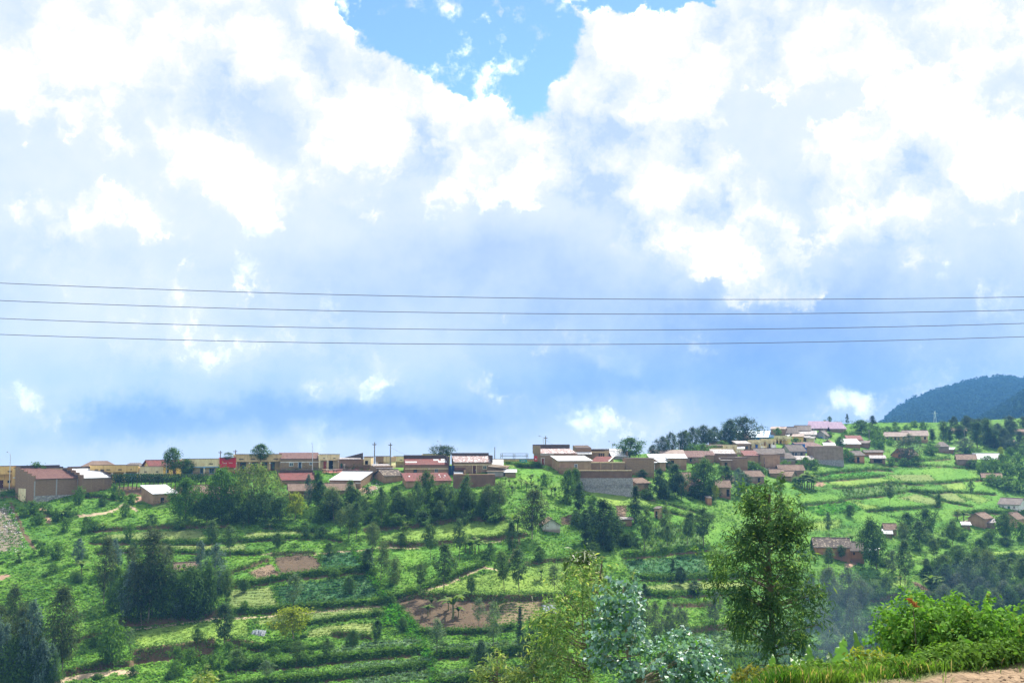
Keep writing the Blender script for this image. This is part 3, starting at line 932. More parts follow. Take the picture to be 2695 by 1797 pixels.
class House:
    """a building set on the hillside: front wall from place x0 to x1 at foot line yb, turned r degrees off the line of sight"""

    def __init__(s, name, label, x0, x1, yb, depth, r=0.0, cat='house', group=None, back=0.0):
        ax = x0 if r >= 0 else x1
        Dn = ground_d(min(max(ax, -380), 3080), yb) + back
        p = at(ax, yb, Dn)
        s.s = Dn / FPX
        phi = math.atan2(p.x, p.y)
        rr = math.radians(r)
        perp = Vector((math.cos(phi), -math.sin(phi), 0))
        los = Vector((math.sin(phi), math.cos(phi), 0))
        fd = perp * math.cos(rr) + los * math.sin(rr)
        s.w = (x1 - x0) * s.s / math.cos(rr) * math.cos(phi) * 1.0
        # a sight line that leaves the axis sees a little more per dot
        s.w /= math.cos(phi) ** 1.0
        if r < 0:
            p = p - fd * s.w
        s.d = depth
        s.root = link(name, None, None, p, math.atan2(fd.y, fd.x))
        tag(s.root, label, cat, group)

    def px(s, n):
        return n * s.s

    def part(s, name, mb, mat, parent=None):
        return mb.build(name, mat, parent or s.root)

    # --- walls
    def walls(s, h, mat, hb=None, gable=None, rise=0.0, base=2.6, y0=0.0):
        w, d = s.w, s.d
        hb = h if hb is None else hb
        mb = MB()
        B = [(0, y0, -base), (w, y0, -base), (w, d, -base), (0, d, -base)]
        mb.hull(B, [(0, y0, h), (w, y0, h), (w, d, hb), (0, d, hb)])
        if gable == 'x':       # ridge along the front; triangles on the two ends
            m_ = (y0 + d) / 2
            for xa, xb in ((0, 0.25), (w - 0.25, w)):
                mb.hull([(xa, y0, h - 0.01), (xa, d, h - 0.01), (xa, m_, h + rise)], [(xb, y0, h - 0.01), (xb, d, h - 0.01), (xb, m_, h + rise)])
        if gable == 'y':       # gable looks to the front
            for ya, yb in ((y0, y0 + 0.25), (d - 0.25, d)):
                mb.hull([(0, ya, h - 0.01), (w / 2, ya, h + rise), (w, ya, h - 0.01)], [(0, yb, h - 0.01), (w / 2, yb, h + rise), (w, yb, h - 0.01)])
        s.h, s.hb = h, hb
        return s.part('wall', mb, mat)

    def roof_mono(s, mat, o=0.35, lift=0.05, t=0.07, of=None, ob=0.1):
        of = o if of is None else of
        w, d, h, hb = s.w, s.d, s.h + lift, s.hb + lift
        k = (hb - h) / d
        mb = MB().slab((-o, -of, h - k * of + t), (w + o, -of, h - k * of + t), (w + o, d + ob, hb + k * ob + t), (-o, d + ob, hb + k * ob + t), t)
        return s.part('roof', mb, mat)

    def roof_gable(s, mat, rise, o=0.45, axis='x', t=0.10, y0=0.0):
        w, d, h = s.w, s.d, s.h
        mb = MB()
        if axis == 'x':
            m_ = (y0 + d) / 2
            k = rise / (m_ - y0)
            zt = h + rise + t + 0.03
            ze = h - k * o + t + 0.03
            mb.slab((-o, y0 - o, ze), (w + o, y0 - o, ze), (w + o, m_, zt), (-o, m_, zt), t)
            mb.slab((w + o, d + o, ze), (-o, d + o, ze), (-o, m_ + 0.004, zt), (w + o, m_ + 0.004, zt), t)
            rd = MB().box(-o, w + o, m_ - 0.13, m_ + 0.13, zt - 0.04, zt + 0.07)
        else:
            k = rise / (w / 2)
            zt = h + rise + t + 0.03
            ze = h - k * o + t + 0.03
            mb.slab((-o, d + o, ze), (-o, y0 - o, ze), (w / 2, y0 - o, zt), (w / 2, d + o, zt), t)
            mb.slab((w + o, y0 - o, ze), (w + o, d + o, ze), (w / 2 + 0.004, d + o, zt), (w / 2 + 0.004, y0 - o, zt), t)
            rd = MB().box(w / 2 - 0.13, w / 2 + 0.13, y0 - o, d + o, zt - 0.04, zt + 0.07)
        r = s.part('roof', mb, mat)
        s.part('ridge', rd, mat, r)
        return r

    def roof_hip(s, mat, rise, o=0.5, t=0.1, frac=0.3):
        w, d, h = s.w, s.d, s.h
        a = [(-o, -o, h), (w + o, -o, h), (w + o, d + o, h), (-o, d + o, h)]
        i = w * frac
        e, f_ = (i, d / 2, h + rise), (w - i, d / 2, h + rise)
        mb = MB()
        mb.v = a + [(x, y, z + t) for x, y, z in a] + [e, f_]
        mb.f = [(3, 2, 1, 0), (0, 1, 5, 4), (1, 2, 6, 5), (2, 3, 7, 6), (3, 0, 4, 7), (4, 5, 9, 8), (6, 7, 8, 9), (5, 6, 9), (7, 4, 8)]
        return s.part('roof', mb, mat)

    def parapet(s, z0, z1, mat, y0=-0.12, y1=0.12, x0=0.0, x1=1.0, name='parapet', cap=None):
        w = s.w
        p = s.part(name, MB().box(w * x0 - 0.02, w * x1 + 0.02, y0, y1, z0, z1), mat)
        if cap:
            s.part('coping', MB().box(w * x0 - 0.08, w * x1 + 0.08, y0 - 0.06, y1 + 0.06, z1 + 0.003, z1 + 0.10), cap, p)
        return p

    def steps(s, mat, side='r', n=4, over=0.35, wid=0.25):
        """stepped side parapet following the slope of a lean-to roof"""
        mb = MB()
        w, d = s.w, s.d
        xa, xb = (w - wid + 0.03, w + 0.03) if side == 'r' else (-0.03, wid - 0.03)
        for i in range(n):
            ya, yb = d * i / n - (0.1 if i == 0 else 0), d * (i + 1) / n
            z = s.h + (s.hb - s.h) * (i + 1) / n + over
            mb.box(xa, xb, ya, yb + (0.1 if i == n - 1 else -0.002), s.h - 0.4, z)
        return s.part('stepped_parapet', mb, mat)

    # --- openings; u across (0-1), z in metres
    def window(s, u0, u1, z0, z1, frame=WHITEP, pane=GLASS, y=0.0, t=0.09, face='f'):
        a, b = (s.w * u0, s.w * u1) if face == 'f' else (s.d * u0, s.d * u1)
        mb, pn, br = MB(), MB(), MB()
        f = [(a, b, z0, z0 + t), (a, b, z1 - t, z1), (a, a + t, z0 + t, z1 - t), (b - t, b, z0 + t, z1 - t)]
        m_ = (a + b) / 2
        f.append((m_ - t * 0.3, m_ + t * 0.3, z0 + t, z1 - t))
        for xa, xb, za, zb in f:
            if face == 'f':
                mb.box(xa, xb, y - 0.07, y + 0.02, za, zb)
            elif face == 'l':
                mb.box(-0.07, 0.02, xa, xb, za, zb)
            else:
                mb.box(s.w - 0.02, s.w + 0.07, xa, xb, za, zb)
        e = t * 0.9
        if face == 'f':
            pn.box(a + e, b - e, y - 0.03, y + 0.05, z0 + e, z1 - e)
        elif face == 'l':
            pn.box(-0.03, 0.05, a + e, b - e, z0 + e, z1 - e)
        else:
            pn.box(s.w - 0.05, s.w + 0.03, a + e, b - e, z0 + e, z1 - e)
        o = s.part('window', mb, frame)
        s.part('pane', pn, pane, o)
        return o

    def door(s, u0, u1, z0, z1, mat=DOORB, frame=None, y=0.0, face='f', fan=False):
        a, b = (s.w * u0, s.w * u1) if face == 'f' else (s.d * u0, s.d * u1)
        g = lambda xa, xb, za, zb, out: (MB().box(xa, xb, y - out, y + 0.03, za, zb) if face == 'f' else
                                         MB().box(-out, 0.03, xa, xb, za, zb) if face == 'l' else MB().box(s.w - 0.03, s.w + out, xa, xb, za, zb))
        o = s.part('door', g(a, b, z0, z1, 0.05), mat)
        if frame:
            t = 0.11
            mb = MB()
            for q_ in (g(a - t, a, z0, z1 + t, 0.08), g(b, b + t, z0, z1 + t, 0.08), g(a, b, z1, z1 + t, 0.08)):
                o_ = len(mb.v)
                mb.v += q_.v
                mb.f += [tuple(i + o_ for i in f_) for f_ in q_.f]
            s.part('door_frame', mb, frame, o)
        if fan:
            zz = z0 + (z1 - z0) * 0.76
            s.part('fanlight', g(a + 0.1, b - 0.1, zz + 0.06, z1 - 0.08, 0.07), GLASS, o)
            s.part('glazing', g(a + (b - a) * 0.32, b - 0.1, z0 + (z1 - z0) * 0.22, zz - 0.05, 0.07), GLASS, o)
        else:
            k = (b - a) * 0.86 + a
            s.part('handle', g(k - 0.04, k + 0.04, (z0 + z1) / 2 - 0.1, (z0 + z1) / 2 + 0.1, 0.09), STEEL, o)
        return o

    def vent(s, u0, u1, z0, z1, y=0.0):
        mb = MB()
        a, b = s.w * u0, s.w * u1
        for i in range(2):
            za = z0 + (z1 - z0) * i / 2
            mb.box(a, b, y - 0.045, y + 0.02, za, za + (z1 - z0) * 0.3)
        return s.part('vent', mb, DARK)

    def band(s, z0, z1, mat=WHITEP, y=0.0, face='f', u0=0.0, u1=1.0):
        mb = MB().box(s.w * u0 - 0.015, s.w * u1 + 0.015, y - 0.035, y + 0.02, z0, z1) if face == 'f' else MB().box(-0.035, 0.02, 0, s.d, z0, z1)
        return s.part('band', mb, mat)

    def pilaster(s, u, z0, z1, mat=GREYP, wd=0.22, y=0.0):
        return s.part('pilaster', MB().box(s.w * u - wd / 2, s.w * u + wd / 2, y - 0.05, y + 0.02, z0, z1), mat)

    # --- yellow shop: tall parapet over a porch on columns
    def shop(s, h, hp, wall=YELLOW, top=None, cols=(0.0, 1.0), porch=1.6, roof=TIN_DR, colmat=None, trim=None, nvent=2, base=2.0):
        """h overall height, hp underside of the parapet"""
        w, d = s.w, s.d
        s.h = s.hb = h
        s.porch = porch
        s.part('wall', MB().box(0.02, w - 0.02, porch, d, -base, h - 0.5), wall)
        tp = s.part('parapet', MB().box(-0.06, w + 0.06, -0.05, 0.22, hp, h).box(-0.06, 0.16, 0.223, d, hp, h - 0.15).box(w - 0.16, w + 0.06, 0.223, d, hp, h - 0.15), top or wall)
        s.part('coping', MB().box(-0.14, w + 0.14, -0.13, 0.30, h + 0.003, h + 0.09), DARKB, tp)
        s.part('soffit', MB().box(0.17, w - 0.17, 0.224, porch - 0.003, hp + 0.1, hp + 0.2), wall, tp)
        if nvent:
            for i in range(nvent):
                u = (i + 0.5) / nvent
                s.vent(u - 0.05, u + 0.05, hp + (h - hp) * 0.26, hp + (h - hp) * 0.46, -0.05)
        if trim:
            s.part('trim', MB().box(-0.09, w + 0.09, -0.10, 0.18, hp - 0.18, hp - 0.004), trim, tp)
        for u in cols:
            x = 0.16 + (w - 0.32) * u
            c = s.part('column', MB().box(x - 0.15, x + 0.15, -0.03, 0.22, -base, hp - (0.19 if trim else 0.004)), colmat or wall)
            s.part('capital', MB().box(x - 0.2, x + 0.2, -0.06, 0.26, hp - 0.45, hp - 0.22), WHITEP if not trim else trim, c)
        s.part('roof', MB().slab((0.2, 0.3, h - 0.45), (w - 0.2, 0.3, h - 0.45), (w - 0.2, d + 0.3, h - 0.3), (0.2, d + 0.3, h - 0.3), 0.06), roof)
        s.part('porch_floor', MB().box(-0.1, w + 0.1, -0.35, porch - 0.01, -base, 0.05), GREYP)
        return s


# ================================================================ the village, from the shops on the far left to the school on the right
# ---- left: shops along the road
H = House('shop', 'yellow corner shop with a small dark window beside the lamp post by the rubble slope', -70, 32, 1287, 7, 2, 'shop')
H.shop(H.px(59), H.px(38), cols=(0.3, 0.97), nvent=3)
H.window(0.80, 0.87, H.px(14), H.px(21), DARK, DARK, H.porch)
H.door(0.6, 0.70, 0.06, H.px(22), DOORB, None, H.porch)
H = House('shop', 'plain yellow shop half hidden behind the brick store with the stone base', 34, 84, 1283, 7, 2, 'shop')
H.shop(H.px(51), H.px(30), nvent=1)
H = House('shop', 'long weathered pale yellow shop front behind the stepped brick stores', 88, 201, 1276, 7, 2, 'shop')
H.shop(H.px(43), H.px(22), PALE, cols=(0.0, 0.33, 0.66, 1.0), nvent=4)
H = House('house', 'brick house with broad brown hipped tile roof rising behind the yellow shops', 210, 306, 1262, 9, 0, back=16)
H.walls(H.px(28), BRICK)
H.roof_hip(TILE, H.px(20))
H = House('shop', 'yellow shop with a pale column and an orange doorway next to the clipped hedge', 237, 324, 1277, 6, 3, 'shop')
H.shop(H.px(52), H.px(34), cols=(0.0, 0.62, 1.0), nvent=3)
H.door(0.72, 0.92, 0.06, H.px(26), TAN, None, H.porch)
H = House('shop', 'narrow yellow shop with a wide blue shutter above the clipped hedge', 325, 361, 1268, 6, 2, 'shop')
H.shop(H.px(43), H.px(27), nvent=1)
H.door(0.08, 0.92, 0.06, H.px(22), BLUER, None, H.porch)
H = House('house', 'low house with dark tile roof between the blue shuttered shop and the pale shop', 322, 384, 1256, 7, 0, back=14)
H.walls(H.px(24), BRICK)
H.roof_hip(TILE_G, H.px(13))
H = House('shop', 'low pale yellow shop with two vents above the clipped hedge', 367, 425, 1258, 6, 2, 'shop')
H.shop(H.px(30), H.px(9), PALE, nvent=2)
H = House('house', 'yellow house with a bright red gable roof behind the clipped hedge', 396, 478, 1254, 7, 14, back=9)
H.walls(H.px(27), YELLOW, gable='x', rise=H.px(14))
H.roof_gable(TIN_R, H.px(14), 0.5)
H.window(0.46, 0.55, H.px(9), H.px(19), DARK)
H.door(0.70, 0.78, H.px(2), H.px(18), DOORB)
for u in (0.38, 0.62, 0.9):
    H.pilaster(u, 0, H.px(26), YELLOW, 0.3)

# ---- left: brick stores below the road
H = House('store', 'long brick store with rusty red roof on a white stone base', 88, 197, 1328, 9.5, 24, 'store')
h = H.px(66)
H.walls(h, BRICK, hb=h + 2.1)
H.roof_mono(TIN_DR, o=-0.26, of=0.25, ob=-0.3)
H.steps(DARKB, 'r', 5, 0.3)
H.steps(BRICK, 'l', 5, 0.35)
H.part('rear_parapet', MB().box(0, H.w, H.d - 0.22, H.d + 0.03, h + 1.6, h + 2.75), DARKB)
for u in (0.012, 0.5, 0.988):
    H.pilaster(u, -2, h - 0.05, GREYP, 0.28)
sb = H.part('stone_base', MB().box(-0.05, H.w + 0.05, -0.09, 0.02, -2.4, H.px(23)), STONE)
for i in range(190):
    u, z = random.random(), random.random()
    rr_ = 0.10 + 0.12 * random.random()
    x, zc = u * (H.w - 0.3) + 0.15, z * (H.px(23) - 0.2) + 0.1
    b_ = MB().hull([(x - rr_, -0.08, zc - rr_ * .7), (x + rr_, -0.08, zc - rr_ * .6), (x + rr_ * .9, -0.08, zc + rr_ * .6), (x - rr_ * .8, -0.08, zc + rr_ * .7)],
                   [(x - rr_ * .6, -0.16, zc - rr_ * .4), (x + rr_ * .6, -0.16, zc - rr_ * .4), (x + rr_ * .5, -0.16, zc + rr_ * .4), (x - rr_ * .5, -0.16, zc + rr_ * .4)])
    H.part('stone', b_, STONE2 if random.random() < 0.7 else STONE, sb)
H.part('plaster_panel', MB().box(-0.04, 0.02, H.d * 0.42, H.d * 0.80, 0.2, H.px(40)), PALE)
H = House('store', 'brick store with patched white tin roof beside the rusty roofed store', 216, 288, 1303, 8, 24, 'store')
h = H.px(44)
H.walls(h, BRICK, hb=h + 1.9)
H.roof_mono(TIN_W, o=-0.26, of=0.25, ob=-0.3)
H.steps(DARKB, 'r', 4, 0.3)
H.steps(BRICK, 'l', 4, 0.3)
H.part('rear_parapet', MB().box(0, H.w, H.d - 0.22, H.d + 0.03, h + 1.4, h + 2.4), DARKB)
for u in (0.3, 0.72):
    H.pilaster(u, -1, h - 0.05, BRICK2, 0.25)
H.part('stone_footing', MB().box(-0.05, H.w + 0.05, -0.12, 0.02, -2, 0.25), STONE)
H = House('shed', 'mud brick shed with clean white tin roof beside a stick fence', 402, 462, 1330, 5.5, 26, 'shed')
h = H.px(30)
H.walls(h, MUD, hb=h + 1.5)
H.roof_mono(TIN_W, o=0.3, of=0.35, ob=0.3)
H.door(0.32, 0.46, 0.05, H.px(20), DARK)
H.door(0.75, 0.9, 0.05, H.px(20), DARK)
H = House('house', 'brick house with clay tile roof glimpsed between the two big trees', 500, 610, 1330, 6, 6)
h = H.px(31)
H.walls(h, BRICK, gable='x', rise=1.6)
H.roof_gable(TILE, 1.6, 0.4)
H.door(0.45, 0.55, 0.05, H.px(22), DOORB)

# ---- left centre: shops on the crest
H = House('shop', 'pale shop with blue trim and blue glazed doors beside the red shop front', 478, 576, 1248, 7, 2, 'shop')
H.shop(H.px(40), H.px(20), PALE, cols=(0.0, 0.58, 1.0), trim=BLUER, nvent=2, colmat=PALE)
for u in (0.16, 0.48, 0.72):
    H.window(u, u + 0.13, 0.1, H.px(15), BLUER, GLASS, H.porch)
H = House('shop', 'bright red painted shop front with small white lettering', 578, 618, 1247, 7, 2, 'shop')
H.shop(H.px(42), H.px(17), YELLOW, REDSIGN, nvent=0, colmat=REDSIGN)
for (ua, ub, z0_) in ((0.20, 0.46, 0.57), (0.56, 0.82, 0.60)):
    mb = MB()
    zb = H.px(17) + (H.h - H.px(17)) * (z0_ - 0.17)
    n_ = 6
    for i in range(n_):          # small hand-painted letters, too far off to read
        xa = H.w * (ua + (ub - ua) * i / n_)
        lw = H.w * (ub - ua) / n_ * 0.72
        hh = (0.26, 0.18, 0.18, 0.26, 0.18, 0.22)[i]
        mb.box(xa, xa + lw, -0.075, -0.04, zb, zb + 0.07)
        mb.box(xa, xa + lw * 0.35, -0.075, -0.04, zb + 0.073, zb + hh)
        if i % 2 == 0:
            mb.box(xa + lw * 0.36, xa + lw, -0.075, -0.04, zb + hh - 0.06, zb + hh)
    H.part('lettering', mb, WHITEP)
H.window(0.15, 0.45, 0.2, H.px(13), BLUER, GLASS, H.porch)
H = House('shop', 'tan shop with four brown doors and white capped columns beside the red shop front', 619, 737, 1241, 8, 3, 'shop')
H.shop(H.px(45), H.px(26), TAN, cols=(0.0, 0.305, 0.555, 0.755, 1.0), nvent=4)
for u0, u1 in ((0.11, 0.24), (0.37, 0.50), (0.585, 0.70), (0.775, 0.87)):
    H.door(u0, u1, 0.06, H.px(24), DOORB, None, H.porch, fan=True)
H.part('step', MB().box(H.w * 0.15, H.w * 0.98, -1.2, -0.36, -1.5, -0.2), GREYP)
H.part('ramp', MB().hull([(H.w * 0.94, -2.6, -1.5), (H.w * 1.05, -2.6, -1.5), (H.w * 1.02, -0.4, -1.5), (H.w * 0.94, -0.4, -1.5)],
                         [(H.w * 0.94, -2.6, -0.75), (H.w * 1.05, -2.6, -0.75), (H.w * 1.02, -0.4, -0.05), (H.w * 0.94, -0.4, -0.05)]), WHITEP)
H = House('house', 'long brick house with dull red roof, white band and white framed door', 738, 838, 1235, 7, 2)
h = H.px(27)
H.walls(h, BRICK2, hb=h + 1.3)
H.roof_mono(TIN_DR, o=0.2)
H.band(H.px(18), H.px(20))
H.window(0.22, 0.33, H.px(8), H.px(18))
H.door(0.46, 0.54, H.px(1), H.px(19), DOORN, WHITEP)
H.window(0.74, 0.83, H.px(11), H.px(19))
H.part('plinth', MB().box(0, H.w, -0.1, 0.02, -1.5, 0.25), GREYP)
H = House('house', 'small yellow house with dark doorway and red door shutter behind the red earth yard', 839, 892, 1236, 6, 2)
H.shop(H.px(40), H.px(25), PALE, cols=(0.0, 0.42, 1.0), porch=1.4, nvent=2, roof=TILE_G)
H.door(0.22, 0.36, H.px(3), H.px(22), DOORR, None, 0.0)
H.door(0.50, 0.70, 0.06, H.px(23), DARK, None, H.porch)
H = House('house', 'brick house with steep grey lean-to wall rising to one end by the lamp posts', 893, 956, 1231, 7, 3)
h = H.px(22)
H.walls(h, BRICK)
H.part('sloping_wall', MB().hull([(0, 2.2, h - .2), (H.w, 2.2, h - .2), (H.w, 2.5, h - .2), (0, 2.5, h - .2)],
                                 [(0, 2.2, h + 0.1), (H.w, 2.2, h + H.px(17)), (H.w, 2.5, h + H.px(17)), (0, 2.5, h + 0.1)]), DARKB)
H.part('roof', MB().slab((-0.2, -0.3, h + 0.1), (H.w * 0.9, -0.3, h + 0.1), (H.w * 0.9, 2.15, h + 0.4), (-0.2, 2.15, h + 0.4), 0.07), TIN_G)
H = House('house', 'small yellow porch house with dark red base at the end of the grey lean-to', 957, 976, 1231, 6, -6)
H.walls(H.px(28), PALE)
H.roof_mono(DARKB, o=0.12)
H.window(0.2, 0.6, H.px(9), H.px(19), DARK, DARK)
H.part('plinth', MB().box(-0.02, H.w + 0.02, -0.12, 0.02, -1.5, H.px(8)), RENDER)
H = House('shop', 'cream and brown corner shop between the two wooden poles', 989, 1026, 1232, 6, -14, 'shop')
H.shop(H.px(31), H.px(16), PALE, BRICK2, nvent=0)
H.part('cream_panel', MB().box(H.w * 0.56, H.w + 0.08, -0.09, -0.052, H.px(16), H.px(30.5)), PALE)
H.door(0.1, 0.4, 0.1, H.px(14), DOORB, None, H.porch)

# ---- left centre: lower houses
H = House('house', 'low house with faded crimson roof behind the spreading tree', 741, 834, 1277, 6, 8)
h = H.px(13)
H.walls(h, BRICK, hb=h + 1.4)
H.roof_mono(TIN_R, o=0.05, of=0.25)
H.part('rear_parapet', MB().box(-0.4, H.w, H.d + 0.12, H.d + 0.4, h, h + 2.1), DARKB)
H.steps(DARKB, 'r', 3, 0.25)
H = House('house', 'long low house with ribbed brown tile roof among the young trees', 762, 930, 1318, 5.5, 3)
h = H.px(27)
H.walls(h, BRICK, gable='x', rise=1.3)
H.roof_gable(TILE, 1.3, 0.4)
for u in (0.18, 0.45, 0.7):
    H.door(u, u + 0.06, 0, H.px(20), DOORB)
H = House('house', 'brick house with wide brilliant white roof and a white band', 868, 949, 1286, 8, -20)
h = H.px(22)
H.walls(h, BRICK2, hb=h + 1.6)
H.roof_mono(TIN_W, o=0.1, of=0.3)
H.part('rear_parapet', MB().box(-0.1, H.w, H.d + 0.12, H.d + 0.35, h, h + 2.0), DARKB)
H.band(H.px(14), H.px(16))
H.window(0.68, 0.80, H.px(4), H.px(14))
H.window(0.10, 0.22, H.px(8), H.px(14))
H.window(0.40, 0.5, H.px(8), H.px(14))
H = House('house', 'small mud house with old lichened tile roof and torn tin above', 1012, 1058, 1272, 6, 24)
h = H.px(20)
H.walls(h, MUD, gable='x', rise=1.0)
H.roof_gable(TILE_O, 1.2, 0.35)
H.part('upper_wall', MB().box(0.1, H.w - 0.1, H.d - 1.0, H.d + 2.6, h, h + 2.1), BRICK)
H.part('upper_roof', MB().slab((0.0, H.d - 1.4, h + 1.55), (H.w, H.d - 1.4, h + 1.55), (H.w, H.d + 1.9, h + 2.5), (0.0, H.d + 1.9, h + 2.5), 0.06), TIN_G)
H.steps(DARKB, 'r', 3, 0.5)

# ---- centre
H = House('shop', 'long pale yellow shop behind the flat crowned tree', 1036, 1112, 1229, 7, 2, 'shop', back=12)
H.shop(H.px(28), H.px(14), PALE, nvent=2)
H = House('shop', 'taller pale yellow shop with plain parapet under the flat crowned tree', 1113, 1184, 1229, 7, 2, 'shop', back=10)
H.shop(H.px(34), H.px(15), PALE, nvent=3)
H = House('house', 'two storey brick house with red roof patched in white', 1066, 1181, 1256, 7, 3)
h = H.px(32)
H.walls(h, BRICK, hb=h + 1.3)
H.roof_mono(TIN_R, o=-0.05, of=0.25)
k_ = 1.3 / H.d
for u0, u1, va, vb in ((0.02, 0.28, 0.30, 0.48), (0.68, 0.80, 0.62, 0.82), (0.78, 0.97, 0.30, 0.60), (0.86, 0.96, 0.68, 0.9)):
    H.part('roof_sheet', MB().slab((H.w * u0, H.d * va, h + .15 + 1.3 * va), (H.w * u1, H.d * va, h + .15 + 1.3 * va), (H.w * u1, H.d * vb, h + .15 + 1.3 * vb), (H.w * u0, H.d * vb, h + .15 + 1.3 * vb), 0.03), TIN_W)
H.part('rear_parapet', MB().box(0, H.w, H.d - 0.2, H.d + 0.1, h, h + 2.2), DARKB)
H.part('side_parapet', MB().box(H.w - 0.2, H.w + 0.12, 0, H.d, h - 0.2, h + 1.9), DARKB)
H.band(H.px(21.5), H.px(23.5), PALE)
H.window(0.19, 0.27, H.px(11), H.px(20), DARK)
H.window(0.67, 0.75, H.px(12), H.px(22), GREYP)
H = House('blue_gate', 'tall dark blue sheet metal gate between two brick houses', 1181, 1196, 1250, 0.3, 0, 'gate')
H.part('leaf', MB().box(0, H.w / 2 - 0.02, 0, 0.1, -1.5, H.px(25)), NAVY)
H.part('leaf', MB().box(H.w / 2 + 0.02, H.w, 0, 0.1, -1.5, H.px(25)), NAVY)
H.part('post', MB().box(-0.12, -0.01, -0.05, 0.2, -1.5, H.px(29)), DARKB)
H = House('house', 'long mud house with dull red roof speckled white below the two storey house', 1070, 1186, 1286, 5.5, 10)
h = H.px(20)
H.walls(h, MUD, hb=h + 1.5)
H.roof_mono(TIN_R, o=0.35, of=0.35)
for u0, u1, va in ((0.10, 0.13, 0.5), (0.80, 0.82, 0.4), (0.80, 0.83, 0.65), (0.92, 0.95, 0.55), (0.88, 0.89, 0.3)):
    H.part('roof_sheet', MB().slab((H.w * u0, H.d * va, h + .15 + 1.5 * va), (H.w * u1, H.d * va, h + .15 + 1.5 * va), (H.w * u1, H.d * (va + .1), h + .15 + 1.5 * (va + .1)), (H.w * u0, H.d * (va + .1), h + .15 + 1.5 * (va + .1)), 0.03), TIN_W)
H = House('house', 'brick house with white framed door above the brown retaining wall', 1194, 1294, 1249, 7, 4)
h = H.px(32)
H.walls(h, BRICK2, hb=h + 1.3)
H.roof_mono(TIN_PATCH, o=-0.02, of=0.25)
H.part('rear_parapet', MB().box(0, H.w, H.d + 0.12, H.d + 0.4, h, h + 2.1), DARKB)
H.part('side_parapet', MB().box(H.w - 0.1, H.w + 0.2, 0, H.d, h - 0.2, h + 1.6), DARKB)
H.band(H.px(25), H.px(27), PALE)
H.door(0.50, 0.585, 0.1, H.px(24), DOORB, PALE)
H.window(0.76, 0.87, H.px(14), H.px(24), PALE)
H.part('terrace', MB().box(0, H.w * 1.05, -2.2, -0.01, -3, 0.02), GREYP)
H.part('awning', MB().slab((0.1, -1.5, H.px(13)), (H.w * 0.3, -1.5, H.px(13)), (H.w * 0.3, -0.02, H.px(18)), (0.1, -0.02, H.px(18)), 0.06), TIN_DR)
H.part('lean_to_roof', MB().slab((-0.1, -2.4, H.px(4)), (H.w * 0.23, -2.4, H.px(4)), (H.w * 0.23, -1.0, H.px(9)), (-0.1, -1.0, H.px(9)), 0.06), TIN_W)
H.part('lean_to_wall', MB().box(H.w * 0.25, H.w * 0.31, -1.8, -0.02, -1, H.px(13)), MUD)
H = House('retaining_wall', 'high brown rendered retaining wall below the white framed door', 1194, 1303, 1285, 2.6, 3, 'wall')
H.walls(H.px(36), RENDER)
H = House('shed', 'grey timber lean-to shed at the end of the retaining wall', 1283, 1325, 1256, 4, -14, 'shed')
h = H.px(15)
H.walls(h, GREYP, hb=h + 0.5)
H.roof_mono(WOOD, o=0.25)
H.part('upper_wall', MB().box(0, H.w, H.d * 0.5, H.d + 1.0, h, h + 1.1), BRICK2)
H.part('upper_roof', MB().slab((-0.3, H.d * 0.3, h + 1.15), (H.w + 0.3, H.d * 0.3, h + 0.75), (H.w + 0.3, H.d + 1.2, h + 1.2), (-0.3, H.d + 1.2, h + 1.6), 0.08), WOOD)
H = House('shed', 'small store with white sheet roof tucked behind the timber lean-to', 1294, 1323, 1240, 4, 0, 'shed', back=4)
h = H.px(12)
H.walls(h, BRICK2, hb=h + 1.5)
H.roof_mono(TIN_W, o=0.2)
H = House('hut', 'little round topped hut with white tin lid beside the banana grove', 1329, 1357, 1257, 2.2, 0, 'hut')
h = H.px(14)
H.walls(h, BRICK2, hb=h + 0.5)
H.roof_mono(TIN_W, o=0.3)
H = House('compound_wall', 'long low yellow boundary wall behind the steel frame', 1290, 1406, 1220, 0.3, 0, 'wall', back=5)
H.walls(H.px(12), TAN)
H.parapet(H.px(12) + 0.003, H.px(13), DARKB, -0.06, 0.36, name='coping')

# ---- centre right: brick compound
H = House('house', 'long brick house with white edged eaves and a row of small windows on the crest', 1422, 1520, 1226, 8, 12)
h = H.px(32)
H.walls(h, BRICK2, hb=h + 1.1)
H.roof_mono(TIN_PATCH, o=-0.05, of=0.2)
H.part('rear_parapet', MB().box(-0.2, H.w, H.d + 0.12, H.d + 0.4, h, h + 2.2), DARKB)
H.part('end_parapet', MB().box(-0.22, 0.1, 0.1, H.d, h - 0.1, h + 1.9), BRICK2)
H.band(H.px(24.5), H.px(26.5), WHITEP, u0=0.36)
H.band(H.px(29), H.px(31), WHITEP, u1=0.36)
for u in (0.50, 0.70, 0.87):
    H.window(u, u + 0.07, H.px(18), H.px(24))
H.door(0.03, 0.10, 0.3, H.px(20), DOORR, WHITEP)
H = House('house', 'tall brown parapeted brick building stepping along the crest', 1516, 1556, 1222, 8, 6, back=3)
h = H.px(42)
H.walls(h, BRICK, hb=h + 0.6)
H.roof_mono(DARKB, o=0.06)
H.part('lean_roof', MB().slab((0, -1.6, h * 0.66), (H.w, -1.6, h * 0.66), (H.w, -0.02, h * 0.78), (0, -0.02, h * 0.78), 0.06), TIN_W)
H = House('house', 'flat topped brick house with three narrow windows on the crest', 1551, 1592, 1214, 7, -10, back=2)
h = H.px(28)
H.walls(h, BRICK2)
H.parapet(h + 0.003, h + H.px(4), DARKB, -0.05, 7)
H.band(h - 0.5, h - 0.3, PALE)
for u in (0.62, 0.75, 0.88):
    H.window(u, u + 0.06, h * 0.25, h * 0.75, DARK, DARK)
